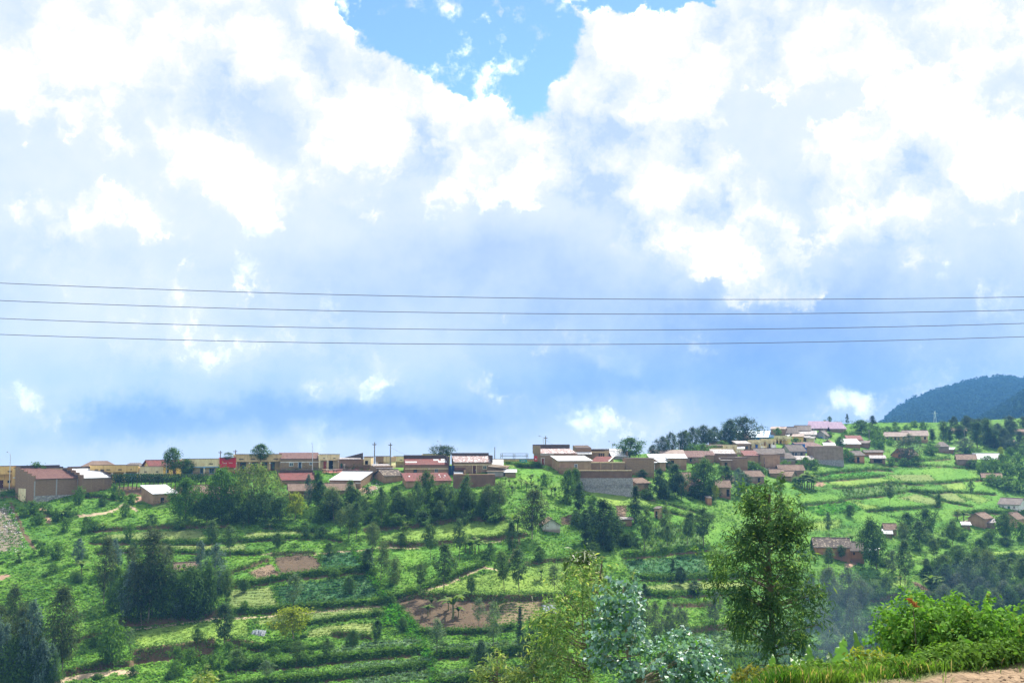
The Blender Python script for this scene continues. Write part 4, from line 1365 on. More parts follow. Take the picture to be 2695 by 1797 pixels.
H = House('house', 'low brick annex with thin white eave at the end of the crest row', 1584, 1616, 1206, 6, -8, back=3)
H.walls(H.px(18), BRICK2)
H.roof_mono(TIN_G, o=0.3)
H = House('house', 'mud brick house with long white roof and a white framed window', 1471, 1556, 1243, 6.5, 16)
h = H.px(30)
H.walls(h, MUD, hb=h + 1.0)
H.roof_mono(TIN_W, o=0.35, of=0.35)
H.window(0.47, 0.57, H.px(11), H.px(22))
H.part('outbuilding', MB().box(-0.2, H.w * 0.48, -1.4, -0.02, -2, H.px(13)), BRICK)
H = House('house', 'small house with bright red roof and white ridge between brick walls', 1556, 1600, 1226, 6, -14)
h = H.px(10)
H.walls(h, BRICK2, hb=h + 1.2)
H.roof_mono(TIN_R, o=0.25)
H.part('barge_board', MB().slab((H.w + 0.15, -0.3, h + 0.3), (H.w + 0.45, -0.3, h + 0.3), (H.w + 0.45, H.d, h + 1.6), (H.w + 0.15, H.d, h + 1.6), 0.08), WHITEP)
H = House('house', 'brick house with a pale coping and a grey metal side door', 1549, 1644, 1242, 6, 10)
h = H.px(24)
H.walls(h, BRICK)
H.parapet(h + 0.003, h + 0.2, PALE, -0.1, 0.4, name='coping')
for u in (0.01, 0.33, 0.66):
    H.pilaster(u, -1, h - 0.02, MUD, 0.3)
H.part('metal_door', MB().box(-1.2, -0.05, -0.1, 0.05, -1, h * 0.8), STEEL)
H = House('compound_wall', 'rendered brown wall with pale coping standing on a grey stone base', 1519, 1662, 1284, 3, 4, 'wall')
H.walls(H.px(45), RENDER)
H.parapet(H.px(45) + 0.003, H.px(46), PALE, -0.12, 0.4, name='coping')
sb = H.part('stone_base', MB().hull([(-0.1, -0.7, -2), (H.w + 0.3, -0.7, -2), (H.w + 0.3, -0.01, -2), (-0.1, -0.01, -2)],
                                    [(-0.1, -0.25, H.px(26)), (H.w + 0.15, -0.25, H.px(26)), (H.w + 0.15, -0.01, H.px(26)), (-0.1, -0.01, H.px(26))]), STONE)
for i in range(220):
    x, zc = random.random() * (H.w - 0.3) + 0.15, random.random() * (H.px(25) - 0.2) + 0.1
    rr_ = 0.10 + 0.13 * random.random()
    yy = -0.58 + 0.45 * zc / H.px(26) + 0.05
    b_ = MB().hull([(x - rr_, yy, zc - rr_ * .7), (x + rr_, yy, zc - rr_ * .6), (x + rr_ * .9, yy, zc + rr_ * .6), (x - rr_ * .8, yy, zc + rr_ * .7)],
                   [(x - rr_ * .6, yy - .17, zc - rr_ * .4), (x + rr_ * .6, yy - .17, zc - rr_ * .4), (x + rr_ * .5, yy - .13, zc + rr_ * .4), (x - rr_ * .5, yy - .13, zc + rr_ * .4)])
    H.part('stone', b_, STONE, sb)
H = House('house', 'big windowless brick house wall with rows of courses beside the stone based wall', 1646, 1721, 1248, 7, 6)
h = H.px(41)
H.walls(h, BRICK2)
for i in range(7):
    H.part('brick_course', MB().box(0.02, H.w - 0.02, -0.035, 0.02, h * (i + 0.6) / 7.2, h * (i + 0.6) / 7.2 + 0.07), BRICK)
H.roof_mono(DARKB, o=0.05)
H = House('house', 'small house with white tin roof and grey tiles behind the brick gable', 1612, 1652, 1212, 6, 10, back=3)
h = H.px(11)
H.walls(h, GREYP, hb=h + 1.8)
H.roof_mono(TIN_W, o=0.3)
H.steps(BRICK2, 'r', 2, 0.4)
H = House('house', 'squat mud house with clay tile roof standing alone below the brick village', 1676, 1707, 1293, 5.5, 38)
h = H.px(22)
H.walls(h, MUD, gable='x', rise=0.9)
H.roof_gable(TILE, 0.95, 0.45)
H = House('hut', 'mud hut with white roofed porch next to the big brick wall', 1737, 1752, 1240, 4.5, 40, 'hut')
h = H.px(24)
H.walls(h, MUD, gable='x', rise=0.8)
H.roof_gable(TIN_W, 0.85, 0.35)
H.part('porch_post', MB().box(-1.6, -1.5, 0.2, 0.3, -1, h * 0.8), STEEL)
H.part('porch_roof', MB().slab((-2.2, -0.2, h * 0.95), (-0.1, -0.2, h * 1.02), (-0.1, 3, h * 1.1), (-2.2, 3, h * 1.0), 0.06), TIN_W)
H = House('house', 'mud house with white twin pitched roof and a small dark window', 1757, 1806, 1228, 6, 6)
h = H.px(22)
H.walls(h, MUD, hb=h + 0.9)
H.roof_mono(TIN_W, o=0.3)
H.window(0.18, 0.34, h * 0.35, h * 0.75, DARK, DARK)
H = House('house', 'low hut with small white roof sheets among the brick walls', 1716, 1758, 1226, 5, 12, back=3)
h = H.px(16)
H.walls(h, MUD2, hb=h + 1.3)
H.roof_mono(TIN_W, o=0.4)
H = House('house', 'mud gabled house with clay tiles half buried in dark trees', 1784, 1812, 1302, 6, -34)
h = H.px(28)
H.walls(h, ORANGE, gable='y', rise=1.2)
H.roof_gable(TILE, 1.2, 0.4, 'y')
H.door(0.36, 0.6, 0, h * 0.8, DARK)
H = House('house', 'long house with dull purple and red tin roof along the crest road', 1716, 1800, 1206, 6, 4, back=2)
h = H.px(8)
H.walls(h, BRICK, hb=h + 1.3)
H.roof_mono(TIN_PK, o=0.3)
H = House('house', 'dark walled house with long maroon roof below the yellow boundary wall', 1796, 1852, 1210, 6, 4, back=1)
h = H.px(10)
H.walls(h, BRICK, hb=h + 1.3)
H.roof_mono(TIN_DR, o=0.3)
H = House('compound_wall', 'tan plastered boundary wall along the crest road by the pale street lamp', 1774, 1850, 1198, 0.4, 2, 'wall', back=8)
H.walls(H.px(9), TAN)

# ---- right: the crowded quarter
def simple(label, x0, x1, yb, hp, depth, r, wall, roof, rise=1.2, kind='mono', wins=(), doors=(), frame=DARK, back=0.0, o=0.35, name='house', cat='house', group=None, top=None):
    H = House(name, label, x0, x1, yb, depth, r, cat, group, back)
    h = H.px(hp)
    if kind == 'mono':
        H.walls(h, wall, hb=h + rise)
        H.roof_mono(roof, o=o)
    elif kind in 'xy':
        H.walls(h, wall, gable=kind, rise=rise)
        H.roof_gable(roof, rise, o, kind)
    elif kind == 'hip':
        H.walls(h, wall)
        H.roof_hip(roof, rise)
    elif kind == 'flat':
        H.walls(h, wall)
        H.parapet(h + 0.003, h + 0.16, top or DARKB, -0.06, depth + 0.06, name='coping')
    for u0, u1 in wins:
        H.window(u0, u1, h * 0.40, h * 0.74, frame)
    for u0, u1, m_ in doors:
        H.door(u0, u1, 0.02, h * 0.78, m_)
    return H


simple('brick house under a dark maroon roof on the brow behind the rounded tree', 1800, 1850, 1215, 12, 6, 6, MUD2, TIN_DR, doors=((0.3, 0.42, DARK),))
simple('mud house with crimson strip of roof beside the white roofed house', 1848, 1878, 1216, 18, 6, 6, MUD, TIN_DR, 1.0)
simple('plain brown walled yard house with white roof sheets below the yellow shop front', 1876, 1932, 1214, 20, 6, 6, BRICK2, TIN_G, 1.1)
simple('red brown brick wall of a yard house with a flat top near the tree tops', 1898, 1966, 1231, 26, 5, 4, BRICK, BRICK, kind='flat')
simple('square red brick outhouse with flat lid below the yard houses', 1900, 1924, 1234, 22, 4, 8, BRICK, TILE_G, 0.6, doors=((0.3, 0.6, DARK),))
simple('small house with orange brown tiled gable tucked by the yard wall', 1924, 1952, 1228, 17, 5, 10, BRICK2, TILE, 0.9, 'x', doors=((0.2, 0.5, DOORN),))
H = House('shop', 'pale yellow fronted shop with wide porch by the stacked planks', 1904, 1939, 1197, 5, 4, 'shop')
H.shop(H.px(27), H.px(16), PALE, cols=(0, 0.5, 1), porch=1.3, nvent=2)
H.window(0.2, 0.35, H.px(4), H.px(10), DARK, DARK, H.porch)
H.part('yellow_panel', MB().box(H.w * 0.1, H.w * 0.45, 1.24, 1.29, 0.05, H.px(4)), YELLOW)
H = House('shop', 'small cream shop with two painted panels next to the wide porch shop', 1870, 1902, 1197, 5, 4, 'shop')
H.shop(H.px(19), H.px(11), PALE, nvent=2)
simple('brick house with a pale flat roof behind the cream shop', 1850, 1905, 1192, 18, 5, 4, BRICK2, DARKB, 0.4, back=6)
simple('brown brick house with white and grey sheets on top beside the shop row', 1941, 1974, 1190, 22, 6, 14, BRICK2, TIN_G, 0.8, wins=((0.65, 0.8),))
simple('white washed stall front under a tin canopy', 1939, 1957, 1194, 13, 3, 0, WHITEP, TIN_W, 0.6, name='stall', cat='stall')
simple('tan gabled house with brown roof in front of the blue warehouse', 1926, 1956, 1168, 14, 6, -30, TAN, TILE, 1.5, 'y', back=6)
simple('low house with pale blue sheet roof by the big dark trees', 1887, 1936, 1166, 10, 7, 10, MUD, BLUER, 1.2, 'x', back=6)
simple('shed with small pale blue roof at the edge of the maize patch', 1872, 1892, 1166, 6, 5, 8, MUD, BLUER, 1.0, back=2)
H = House('warehouse', 'long blue metal warehouse with pale blue roof behind the shops', 1950, 2044, 1160, 12, 12, 'warehouse', back=22)
h = H.px(10)
H.walls(h, BLUEG, gable='x', rise=2.2)
H.roof_gable(BLUER, 2.2, 0.4)
H = House('shop', 'yellow shop with white roof and tall pale parapet in the crowded quarter', 2039, 2071, 1173, 8, -10, 'shop', back=2)
H.shop(H.px(27), H.px(18), YELLOW, PALE, cols=(0.0, 0.35, 0.7, 1.0), porch=1.0, nvent=2)
for u in (0.15, 0.42, 0.6):
    H.door(u, u + 0.1, 0.06, H.px(13), DOORB, None, H.porch)
simple('big hall with brilliant white roof behind the yellow parapet shops', 2014, 2074, 1163, 14, 9, -8, TAN, TIN_W, 2.0, back=10)
for i, (xa, xb, yt, ym, yb_, lb) in enumerate([
        (1970, 1983, 1157, 1167, 1184, 'narrow pale shop front at the near end of the stepped shop row'),
        (1984, 2002, 1157, 1166, 1184, 'pale shop front with a painted name panel and blue door in the stepped row'),
        (2002, 2008, 1154, 1163, 1180, 'thin yellow shop front squeezed into the stepped row'),
        (2008, 2019, 1154, 1162, 1179, 'yellow shop front with orange doorway in the stepped row'),
        (2020, 2032, 1155, 1166, 1179, 'square pale shop front with dark door in the stepped row'),
        (2032, 2042, 1155, 1162, 1177, 'last brick and yellow shop front of the stepped row')]):
    H = House('shop', lb, xa, xb, yb_, 5, 3, 'shop', 'stepped row of small shops')
    H.shop(H.px(yb_ - yt), H.px(yb_ - ym), PALE if i != 3 else YELLOW, PALE, porch=0.9, nvent=1 if i != 2 else 0, colmat=PALE)
    H.door(0.25, 0.6, 0.06, H.px((yb_ - ym) * 0.8), [DOORB, BLUEW, DOORB, ORANGE, DARK, DOORB][i], None, H.porch)
simple('yellow shop with two dark openings under a long pinkish roof', 2086, 2112, 1166, 17, 5, -6, YELLOW, TIN_PK, 0.8, wins=((0.1, 0.3), (0.5, 0.62)), back=2, name='shop', cat='shop')
simple('long low house with pinkish white roof behind the orange shop', 2070, 2120, 1159, 11, 7, -4, MUD, TIN_PK, 1.3, back=10)
simple('brick outbuilding with pale yellow end wall near the tall lamp posts', 2112, 2128, 1164, 13, 4, -8, BRICK2, TIN_G, 0.4, back=2)
simple('cream walled shed with rounded corner near the tall lamp posts', 2123, 2141, 1166, 13, 4, -6, PALE, TIN_G, 0.4, back=1)
H = simple('blue painted shop with arched blue door and grey gable roof', 2144, 2176, 1160, 14, 7, -12, GREYP, TILE_G, 1.6, 'y', back=4, name='shop', cat='shop')
H.door(0.44, 0.66, 0.05, H.h * 0.72, BLUEW, BLUER)
H.door(0.24, 0.38, 0.05, H.h * 0.62, DOORR)
H.part('white_panel', MB().box(H.w * 0.04, H.w * 0.2, -0.06, 0.01, H.h * 0.3, H.h * 0.7), WHITEP)
simple('house with long lilac tin roof highest on the hill', 2128, 2176, 1136, 9, 7, -4, MUD2, TIN_P, 2.6, wins=((0.3, 0.4),))
simple('second lilac roofed house beside the hilltop meadow', 2186, 2225, 1136, 8, 6, 18, MUD2, TIN_P, 2.4)
simple('weathered brown house with dusty pink roof on the skyline', 2030, 2066, 1138, 9, 6, -4, MUD, TIN_PK, 0.8)
simple('grey tiled house with a white roof patch on the skyline', 2062, 2100, 1146, 7, 6, 12, MUD2, TILE_G, 2.0, 'x', back=3)
simple('low grey house with weathered roof below the lilac roof', 2094, 2132, 1140, 8, 6, 4, MUD2, TILE_G, 1.6, 'x', back=3)
simple('row of small grey tin roofed stores behind the tall lamp posts', 2096, 2146, 1150, 6, 6, 0, GREYP, TIN_G, 1.3, back=2)
H = simple('blue walled house with broad purple red roof', 2119, 2172, 1190, 12, 8, 30, BLUEW, TIN_DR, 1.6)
H.part('blue_side_parapet', MB().box(-0.25, 0.05, 0, H.d, H.h - 0.3, H.h + 1.2), BLUEW)
simple('long dark tiled house in the middle of the crowded quarter', 1988, 2062, 1204, 11, 7, 5, MUD2, TILE_G, 1.4, 'x')
H = simple('grey house with hipped tile roof, two windows and a blue door', 2080, 2119, 1204, 17, 7, 24, GREYP, TILE_G, 1.9, 'x')
H.window(0.12, 0.24, H.h * 0.3, H.h * 0.75, DARK)
H.door(0.30, 0.44, 0.02, H.h * 0.75, DOORN)
H.window(0.66, 0.80, H.h * 0.3, H.h * 0.75, DARK)
simple('tan house with stepped red roof and white front sheet', 1962, 1996, 1219, 20, 7, 10, MUD, TIN_R, 1.3)
simple('tall tan walled mud house beside the stepped red roof', 2010, 2052, 1231, 34, 6, 28, MUD, DARKB, 0.2, o=0.1, doors=((0.02, 0.05, DARK),))
simple('low grey tiled house beside the tall tan walled house', 2052, 2092, 1217, 10, 7, 4, GREYP, TILE_G, 1.7, 'hip')
simple('rust roofed low house half hidden by round bushes', 2098, 2140, 1219, 9, 6, 6, MUD2, TIN_G, 1.0)
H = simple('huge plain mud walled house on a dark stone base', 2141, 2217, 1219, 42, 7, 16, MUD2, DARKB, 0.2, o=0.06)
H.part('stone_base', MB().box(-0.06, H.w + 0.06, -0.15, 0.01, -2, H.px(9)), STONE)
simple('brown tile gabled house above the huge mud walled house', 2160, 2198, 1178, 7, 6, -6, MUD2, TILE, 1.6, 'y', back=3)
simple('low store with white roof strip above the huge mud walled house', 2170, 2196, 1180, 8, 4, 4, MUD, TIN_W, 0.8)
simple('brown store with wide white roof beside a little red roof', 2220, 2262, 1176, 8, 6, 14, MUD, TIN_W, 1.6)
simple('small house with bright red roof on the upper slope', 2232, 2268, 1166, 8, 6, 8, MUD2, TIN_R, 1.5)
simple('brick house with dark roof behind the round headed bush on the upper slope', 2250, 2285, 1180, 14, 5, -8, BRICK, TILE_G, 0.8)
# clay tiled cottages below the crowded quarter
simple('mud cottage with brown clay roof behind the tall feathery tree', 1970, 2010, 1270, 16, 6, 24, MUD2, TILE, 1.4, 'x', doors=((0.6, 0.75, DARK),))
simple('mud cottage with low clay roof beside the banana clump', 2044, 2082, 1268, 15, 6, -14, BRICK2, TILE, 1.2, 'x')
simple('upper mud cottage with wide clay roof by the heap of grey stones', 2052, 2114, 1246, 9, 6, 10, MUD2, TILE, 1.4, 'x')
simple('narrow clay roofed cottage wedged behind the others', 2028, 2060, 1254, 9, 5, 6, MUD, TILE, 1.0, 'x')
simple('tall mud house with clay roof beside the blue green tree', 1888, 1922, 1306, 24, 6, 8, MUD, TILE, 1.5, 'x', doors=((0.7, 0.92, DARK),))
simple('small gabled mud outhouse above the tall mud house', 1890, 1914, 1272, 8, 5, -26, MUD, TILE, 1.1, 'y')
simple('mud house at the forest edge with clay roof under the round dark tree', 1796, 1822, 1272, 14, 5, 20, ORANGE, TILE, 1.2, 'x')
simple('little clay latrine on the maize slope', 1862, 1873, 1328, 17, 1.6, 20, ORANGE, TILE_G, 0.3, name='hut', cat='hut', o=0.15)
simple('tall narrow mud latrine above the terraces', 1722, 1734, 1366, 27, 1.8, -24, MUD, TILE_G, 0.3, name='hut', cat='hut', o=0.2, doors=((0.3, 0.7, DARK),))
simple('white walled hut with low clay roof among the terraces', 1429, 1474, 1398, 16, 5, 8, WHITEP, TILE, 1.1, 'y')
simple('low brick ruin with a flat sheet in the grove', 1624, 1662, 1380, 13, 3, 0, BRICK, TIN_G, 0.2)
# right slope
simple('orange earth house with a dark doorway and grey tile roof on the right slope', 2249, 2274, 1217, 19, 6, 30, ORANGE, TILE_G, 1.3, 'x', doors=((0.25, 0.5, DARK),))
simple('open sided shelter with a white sheet roof beside the orange earth house', 2292, 2328, 1218, 12, 4, 4, MUD2, TIN_G, 0.8, name='shed', cat='shed', doors=((0.2, 0.8, DARK),))
simple('big orange gabled earth house beside the dark roadside tree', 2348, 2380, 1214, 17, 8, -32, ORANGE, TILE, 2.0, 'y')
simple('grass topped earth house behind the orange earth house', 2276, 2322, 1200, 10, 5, 8, ORANGE, TILE_G, 0.6, 'x')
simple('brown hut with grey hipped roof above the bright terrace', 2472, 2496, 1190, 14, 6, 14, MUD2, TILE_G, 1.8, 'hip')
simple('low annex with a white sheet beside the hipped hut', 2486, 2508, 1194, 11, 4, -8, MUD, TIN_W, 0.6)
simple('mud house with grey clay roof on the green terrace to the right', 2520, 2566, 1224, 15, 6, 6, MUD2, TILE, 1.6, 'x')
simple('house with two white roof pitches beside the grey clay roof', 2560, 2622, 1222, 14, 7, -14, MUD, TIN_W, 1.8, 'x', back=4)
H = House('school', 'long yellow school with brown tiled roof on the upper right slope', 2330, 2386, 1163, 7, -6, 'school')
h = H.px(15)
H.walls(h, TAN, gable='x', rise=1.5)
H.roof_gable(TIN_PK, 1.5, 0.4)
for u in (0.1, 0.28, 0.46, 0.82):
    H.window(u, u + 0.09, h * 0.35, h * 0.8, DARK, DARK)
H.door(0.6, 0.7, 0.02, h * 0.8, DARK)
H = House('school', 'taller yellow school block with bleached roof beside the long school', 2378, 2438, 1160, 7, 4, 'school', back=2)
h = H.px(14)
H.walls(h, TAN, gable='x', rise=1.8)
H.roof_gable(TIN_PK, 1.8, 0.4)
H.window(0.84, 0.92, h * 0.3, h * 0.75, DARK, DARK)
H.door(0.6, 0.66, 0.02, h * 0.75, DOORB)
simple('low house with dull roof beyond the young conifers', 2506, 2540, 1140, 7, 5, 4, MUD, TILE, 1.0, 'x')
simple('small roof among the trees at the edge of the upper wood', 2672, 2710, 1142, 6, 5, 4, MUD, TILE, 1.0, 'x')
simple('small dusty brown house deep in the upper wood', 2644, 2668, 1170, 6, 5, 4, MUD, TIN_PK, 0.8, 'x')
simple('brown house roofed in old tiles under leafy shrubs on the right terraces', 2586, 2632, 1264, 8, 5, 6, MUD2, TILE, 1.2, 'x')
H = simple('small whitewashed house with a green door and two windows', 2634, 2684, 1349, 21, 7, -14, WHITEP, TILE_G, 1.5, 'x')
H.window(0.17, 0.25, H.h * 0.5, H.h * 0.8, GREYP)
H.door(0.43, 0.54, 0.02, H.h * 0.78, DOORG)
H.window(0.70, 0.78, H.h * 0.5, H.h * 0.8, GREYP)
H = simple('tall mud house with clay gable cut into the green terrace', 2552, 2590, 1391, 26, 6, -20, MUD, TILE, 1.2, 'y')
H.part('lean_to_roof', MB().slab((-3.2, 0.2, H.h * 0.52), (-0.1, 0.2, H.h * 0.56), (-0.1, 2.4, H.h * 0.7), (-3.2, 2.4, H.h * 0.66), 0.07), TIN_PK)
H.part('lean_to_wall', MB().box(-2.9, -0.1, 0.6, 2.2, -2, H.h * 0.5), MUD2)
simple('flat tin roofed byre beside the tall mud house', 2534, 2552, 1390, 9, 3, 6, MUD2, TIN_W, 0.5, name='shed', cat='shed')
simple('striped tin lean-to beside the round crowned tree', 2592, 2616, 1386, 11, 3, 4, MUD2, TIN_G, 0.8, name='shed', cat='shed')
simple('rear mud house with dark gable behind the round crowned tree', 2642, 2676, 1391, 25, 6, -18, MUD, TILE, 1.4, 'y')
H = House('house', 'long orange earth farmhouse with dark tile roof and front gable on the lower slope', 2146, 2232, 1456, 6, 6)
h = H.px(18)
H.walls(h, ORANGE, gable='x', rise=1.6)
H.roof_gable(TILE_O, 1.6, 0.45)
H = House('house', 'orange gabled wing of the long farmhouse facing its yard', 2234, 2272, 1474, 6, 10)
h = H.px(26)
H.walls(h, ORANGE, gable='x', rise=1.5)
H.roof_gable(TILE_G, 1.5, 0.5)
H.window(0.30, 0.40, h * 0.55, h * 0.8, DARK, DARK)
H = House('shed', 'dark shed with white sloping tin lid at the end of the long farmhouse', 2278, 2304, 1470, 4, -12, 'shed')
H.walls(H.px(16), BRICK, hb=H.px(22))
H.roof_mono(TIN_W, o=0.3)
simple('hut with brown clay roof and white sheets between the dark trees', 2330, 2358, 1406, 13, 5, 8, BRICK2, TILE, 1.2, 'x')
simple('low shelter of white sheets in front of the clay roofed hut', 2326, 2346, 1412, 8, 3, 4, MUD2, TIN_W, 0.8, name='shed', cat='shed')
simple('thatched roof peeping out of the bananas in the dark grove', 462, 520, 1506, 6, 4, 4, MUD, TILE, 1.0, 'x', name='hut', cat='hut')

# ================================================================ vegetation
def unit(v):
    return v / (np.linalg.norm(v, axis=-1, keepdims=True) + 1e-9)


def leaves_mesh(name, pos, out, L, Wd, c1, c2, r, clump_id=None, up=0.5, droop=0.2, mat=None, rnd=0.9, tri=False, young=None):
    """many single leaves: pos (n,3), out (n,3) the way each one leans"""
    n = len(pos)
    nrm = unit(out * 0.55 + np.array([0, 0, up]) + r.normal(0, rnd, (n, 3)) * 0.6)
    dr = unit(out * 0.9 + r.normal(0, 0.6, (n, 3)) + np.array([0, 0, -droop]))
    dr = unit(dr - nrm * (dr * nrm).sum(1, keepdims=True))
    sd = np.cross(nrm, dr)
    ln = (L * r.uniform(0.65, 1.3, n))[:, None]
    wd = (Wd * r.uniform(0.7, 1.25, n))[:, None]
    p0 = pos - dr * ln * 0.5
    p2 = pos + dr * ln * 0.5 - np.array([0, 0, 0.12]) * ln
    p1 = pos + sd * wd * 0.5 + nrm * wd * 0.15
    p3 = pos - sd * wd * 0.5 + nrm * wd * 0.15
    v = np.stack([p0, p1, p2, p3], 1).reshape(-1, 3)
    f = np.arange(n * 4).reshape(n, 4)
    t = r.random(n)
    if clump_id is not None:
        cv = r.random(clump_id.max() + 1)
        t = 0.45 * t + 0.55 * cv[clump_id]
    col = np.array(c1)[None] * (1 - t[:, None]) + np.array(c2)[None] * t[:, None]
    if young is not None:
        col = np.where((r.random(n) < young[0])[:, None], np.array(young[1])[None], col)
    col *= r.uniform(0.8, 1.2, n)[:, None]
    return mesh_np(name, v, f, {'Col': np.repeat(col, 4, 0)}, False, mat or LEAF)


def tube_mesh(name, chains, mat, k=5):
    """chains: list of (points, r0, r1)"""
    mb = MB()
    for pts, r0, r1 in chains:
        mb.tube(pts, r0, r1, k)
    me = bpy.data.meshes.new(name)
    me.from_pydata(mb.v, [], mb.f)
    me.materials.append(mat)
    return me


def crown_points(r, n_clump, per, prof, z0, z1, rad, sig, hollow=0.55, lob=0.35, off=(0, 0)):
    t = r.random(n_clump) ** 0.9
    an = r.random(n_clump) * 2 * math.pi
    ph = r.random(4) * 6.28
    wob = 1 + lob * (np.sin(an * 2 + ph[0] + t * 5) * 0.5 + np.sin(an * 3 + ph[1] - t * 9) * 0.5)
    rr = prof(t) * rad * wob * (hollow + (1 - hollow) * r.random(n_clump) ** 0.6)
    cz = z0 + t * (z1 - z0)
    c = np.stack([np.cos(an) * rr + off[0], np.sin(an) * rr + off[1], cz], 1)
    cid = np.repeat(np.arange(n_clump), per)
    p = c[cid] + r.normal(0, 1, (n_clump * per, 3)) * sig * r.uniform(0.6, 1.3, n_clump)[cid][:, None]
    ax = np.stack([np.full(len(p), off[0]), np.full(len(p), off[1]), p[:, 2] * 0 + (z0 + z1) / 2], 1)
    o = unit((p - ax) * np.array([1, 1, 0.6]))
    return c, cid, p, o


PROF = {
    'slim': lambda t: np.clip(0.45 + 1.8 * t, 0, 1) * np.clip(2.2 * (1 - t) + 0.16, 0, 1),
    'round': lambda t: np.sqrt(np.clip(1 - (2 * t - 0.95) ** 2, 0.02, 1)),
    'broad': lambda t: np.clip(0.55 + 1.2 * t, 0, 1) * np.sqrt(np.clip(1 - t ** 2.2, 0.02, 1)),
    'cone': lambda t: np.clip(1.08 * (1 - t) + 0.05, 0, 1) * np.clip(0.5 + 4 * t, 0, 1),
    'tall': lambda t: np.clip(0.45 + 1.6 * t, 0, 1) * np.clip(2.6 * (1 - t) + 0.22, 0, 1),
    'flat': lambda t: np.clip(0.6 + t * 0.5, 0, 1) * np.sqrt(np.clip(1.02 - t ** 3, 0, 1)),
    'col': lambda t: 0.75 + 0.25 * np.sin(t * 9) * (1 - t) - 0.45 * np.clip(t - 0.8, 0, 1) * 5 * 0.4,
}
# kind: profile, height, crown start (share of height), radius, clumps, leaves each, clump spread, leaf length, width, colours, trunk radius, bark
KIND = {
    'slim': ('slim', 9.0, 0.34, 1.75, 120, 16, 0.28, 0.34, 0.14, (0.028, 0.072, 0.026), (0.085, 0.14, 0.052), 0.10, BARK),
    'oval': ('round', 9.0, 0.36, 1.9, 130, 16, 0.32, 0.34, 0.14, (0.026, 0.07, 0.022), (0.09, 0.145, 0.045), 0.10, BARK),
    'loose': ('broad', 9.0, 0.30, 1.9, 90, 18, 0.42, 0.36, 0.14, (0.034, 0.075, 0.030), (0.11, 0.15, 0.06), 0.10, BARK),
    'pale_slim': ('slim', 9.0, 0.30, 1.7, 80, 16, 0.30, 0.32, 0.12, (0.06, 0.11, 0.055), (0.12, 0.18, 0.10), 0.09, BARK),
    'dark': ('slim', 9.0, 0.16, 2.1, 170, 16, 0.32, 0.36, 0.16, (0.016, 0.045, 0.024), (0.05, 0.095, 0.042), 0.14, BARK),
    'round': ('round', 7.0, 0.16, 3.0, 190, 16, 0.40, 0.38, 0.17, (0.022, 0.06, 0.018), (0.07, 0.135, 0.034), 0.16, BARK),
    'broad': ('broad', 9.0, 0.12, 4.6, 330, 16, 0.46, 0.40, 0.20, (0.022, 0.065, 0.012), (0.075, 0.165, 0.022), 0.22, BARK),
    'spread': ('broad', 9.0, 0.22, 6.2, 330, 15, 0.50, 0.40, 0.18, (0.035, 0.075, 0.018), (0.13, 0.175, 0.045), 0.20, BARK_PALE),
    'euc': ('tall', 12.0, 0.20, 2.5, 230, 16, 0.40, 0.36, 0.13, (0.020, 0.045, 0.022), (0.070, 0.090, 0.040), 0.13, BARK_PALE),
    'blue': ('round', 8.0, 0.06, 2.0, 150, 16, 0.28, 0.30, 0.17, (0.03, 0.065, 0.06), (0.10, 0.155, 0.145), 0.09, BARK_PALE),
    'grey': ('round', 8.0, 0.10, 2.5, 190, 16, 0.36, 0.30, 0.15, (0.035, 0.062, 0.042), (0.10, 0.13, 0.095), 0.12, BARK),
    'lime': ('broad', 6.0, 0.26, 3.1, 120, 18, 0.36, 0.34, 0.16, (0.10, 0.17, 0.012), (0.24, 0.27, 0.02), 0.14, BARK_PALE),
    'flat': ('flat', 6.0, 0.45, 3.9, 130, 18, 0.36, 0.30, 0.15, (0.016, 0.036, 0.018), (0.045, 0.07, 0.03), 0.16, BARK),
    'cone': ('cone', 8.0, 0.05, 1.6, 150, 15, 0.24, 0.28, 0.10, (0.016, 0.042, 0.028), (0.045, 0.085, 0.05), 0.10, BARK),
    'col': ('col', 12.0, 0.14, 1.5, 190, 15, 0.40, 0.34, 0.16, (0.020, 0.055, 0.022), (0.06, 0.115, 0.04), 0.18, BARK),
    'wood': ('round', 11.0, 0.08, 4.6, 230, 15, 0.62, 0.52, 0.26, (0.015, 0.036, 0.026), (0.05, 0.078, 0.042), 0.25, BARK),
    'bush': ('round', 2.2, 0.02, 1.4, 70, 14, 0.20, 0.24, 0.12, (0.025, 0.075, 0.016), (0.085, 0.165, 0.03), 0.05, BARK),
    'dark_bush': ('round', 2.4, 0.02, 1.5, 80, 14, 0.22, 0.24, 0.12, (0.016, 0.048, 0.018), (0.05, 0.10, 0.03), 0.05, BARK),
}
PROTO = {}


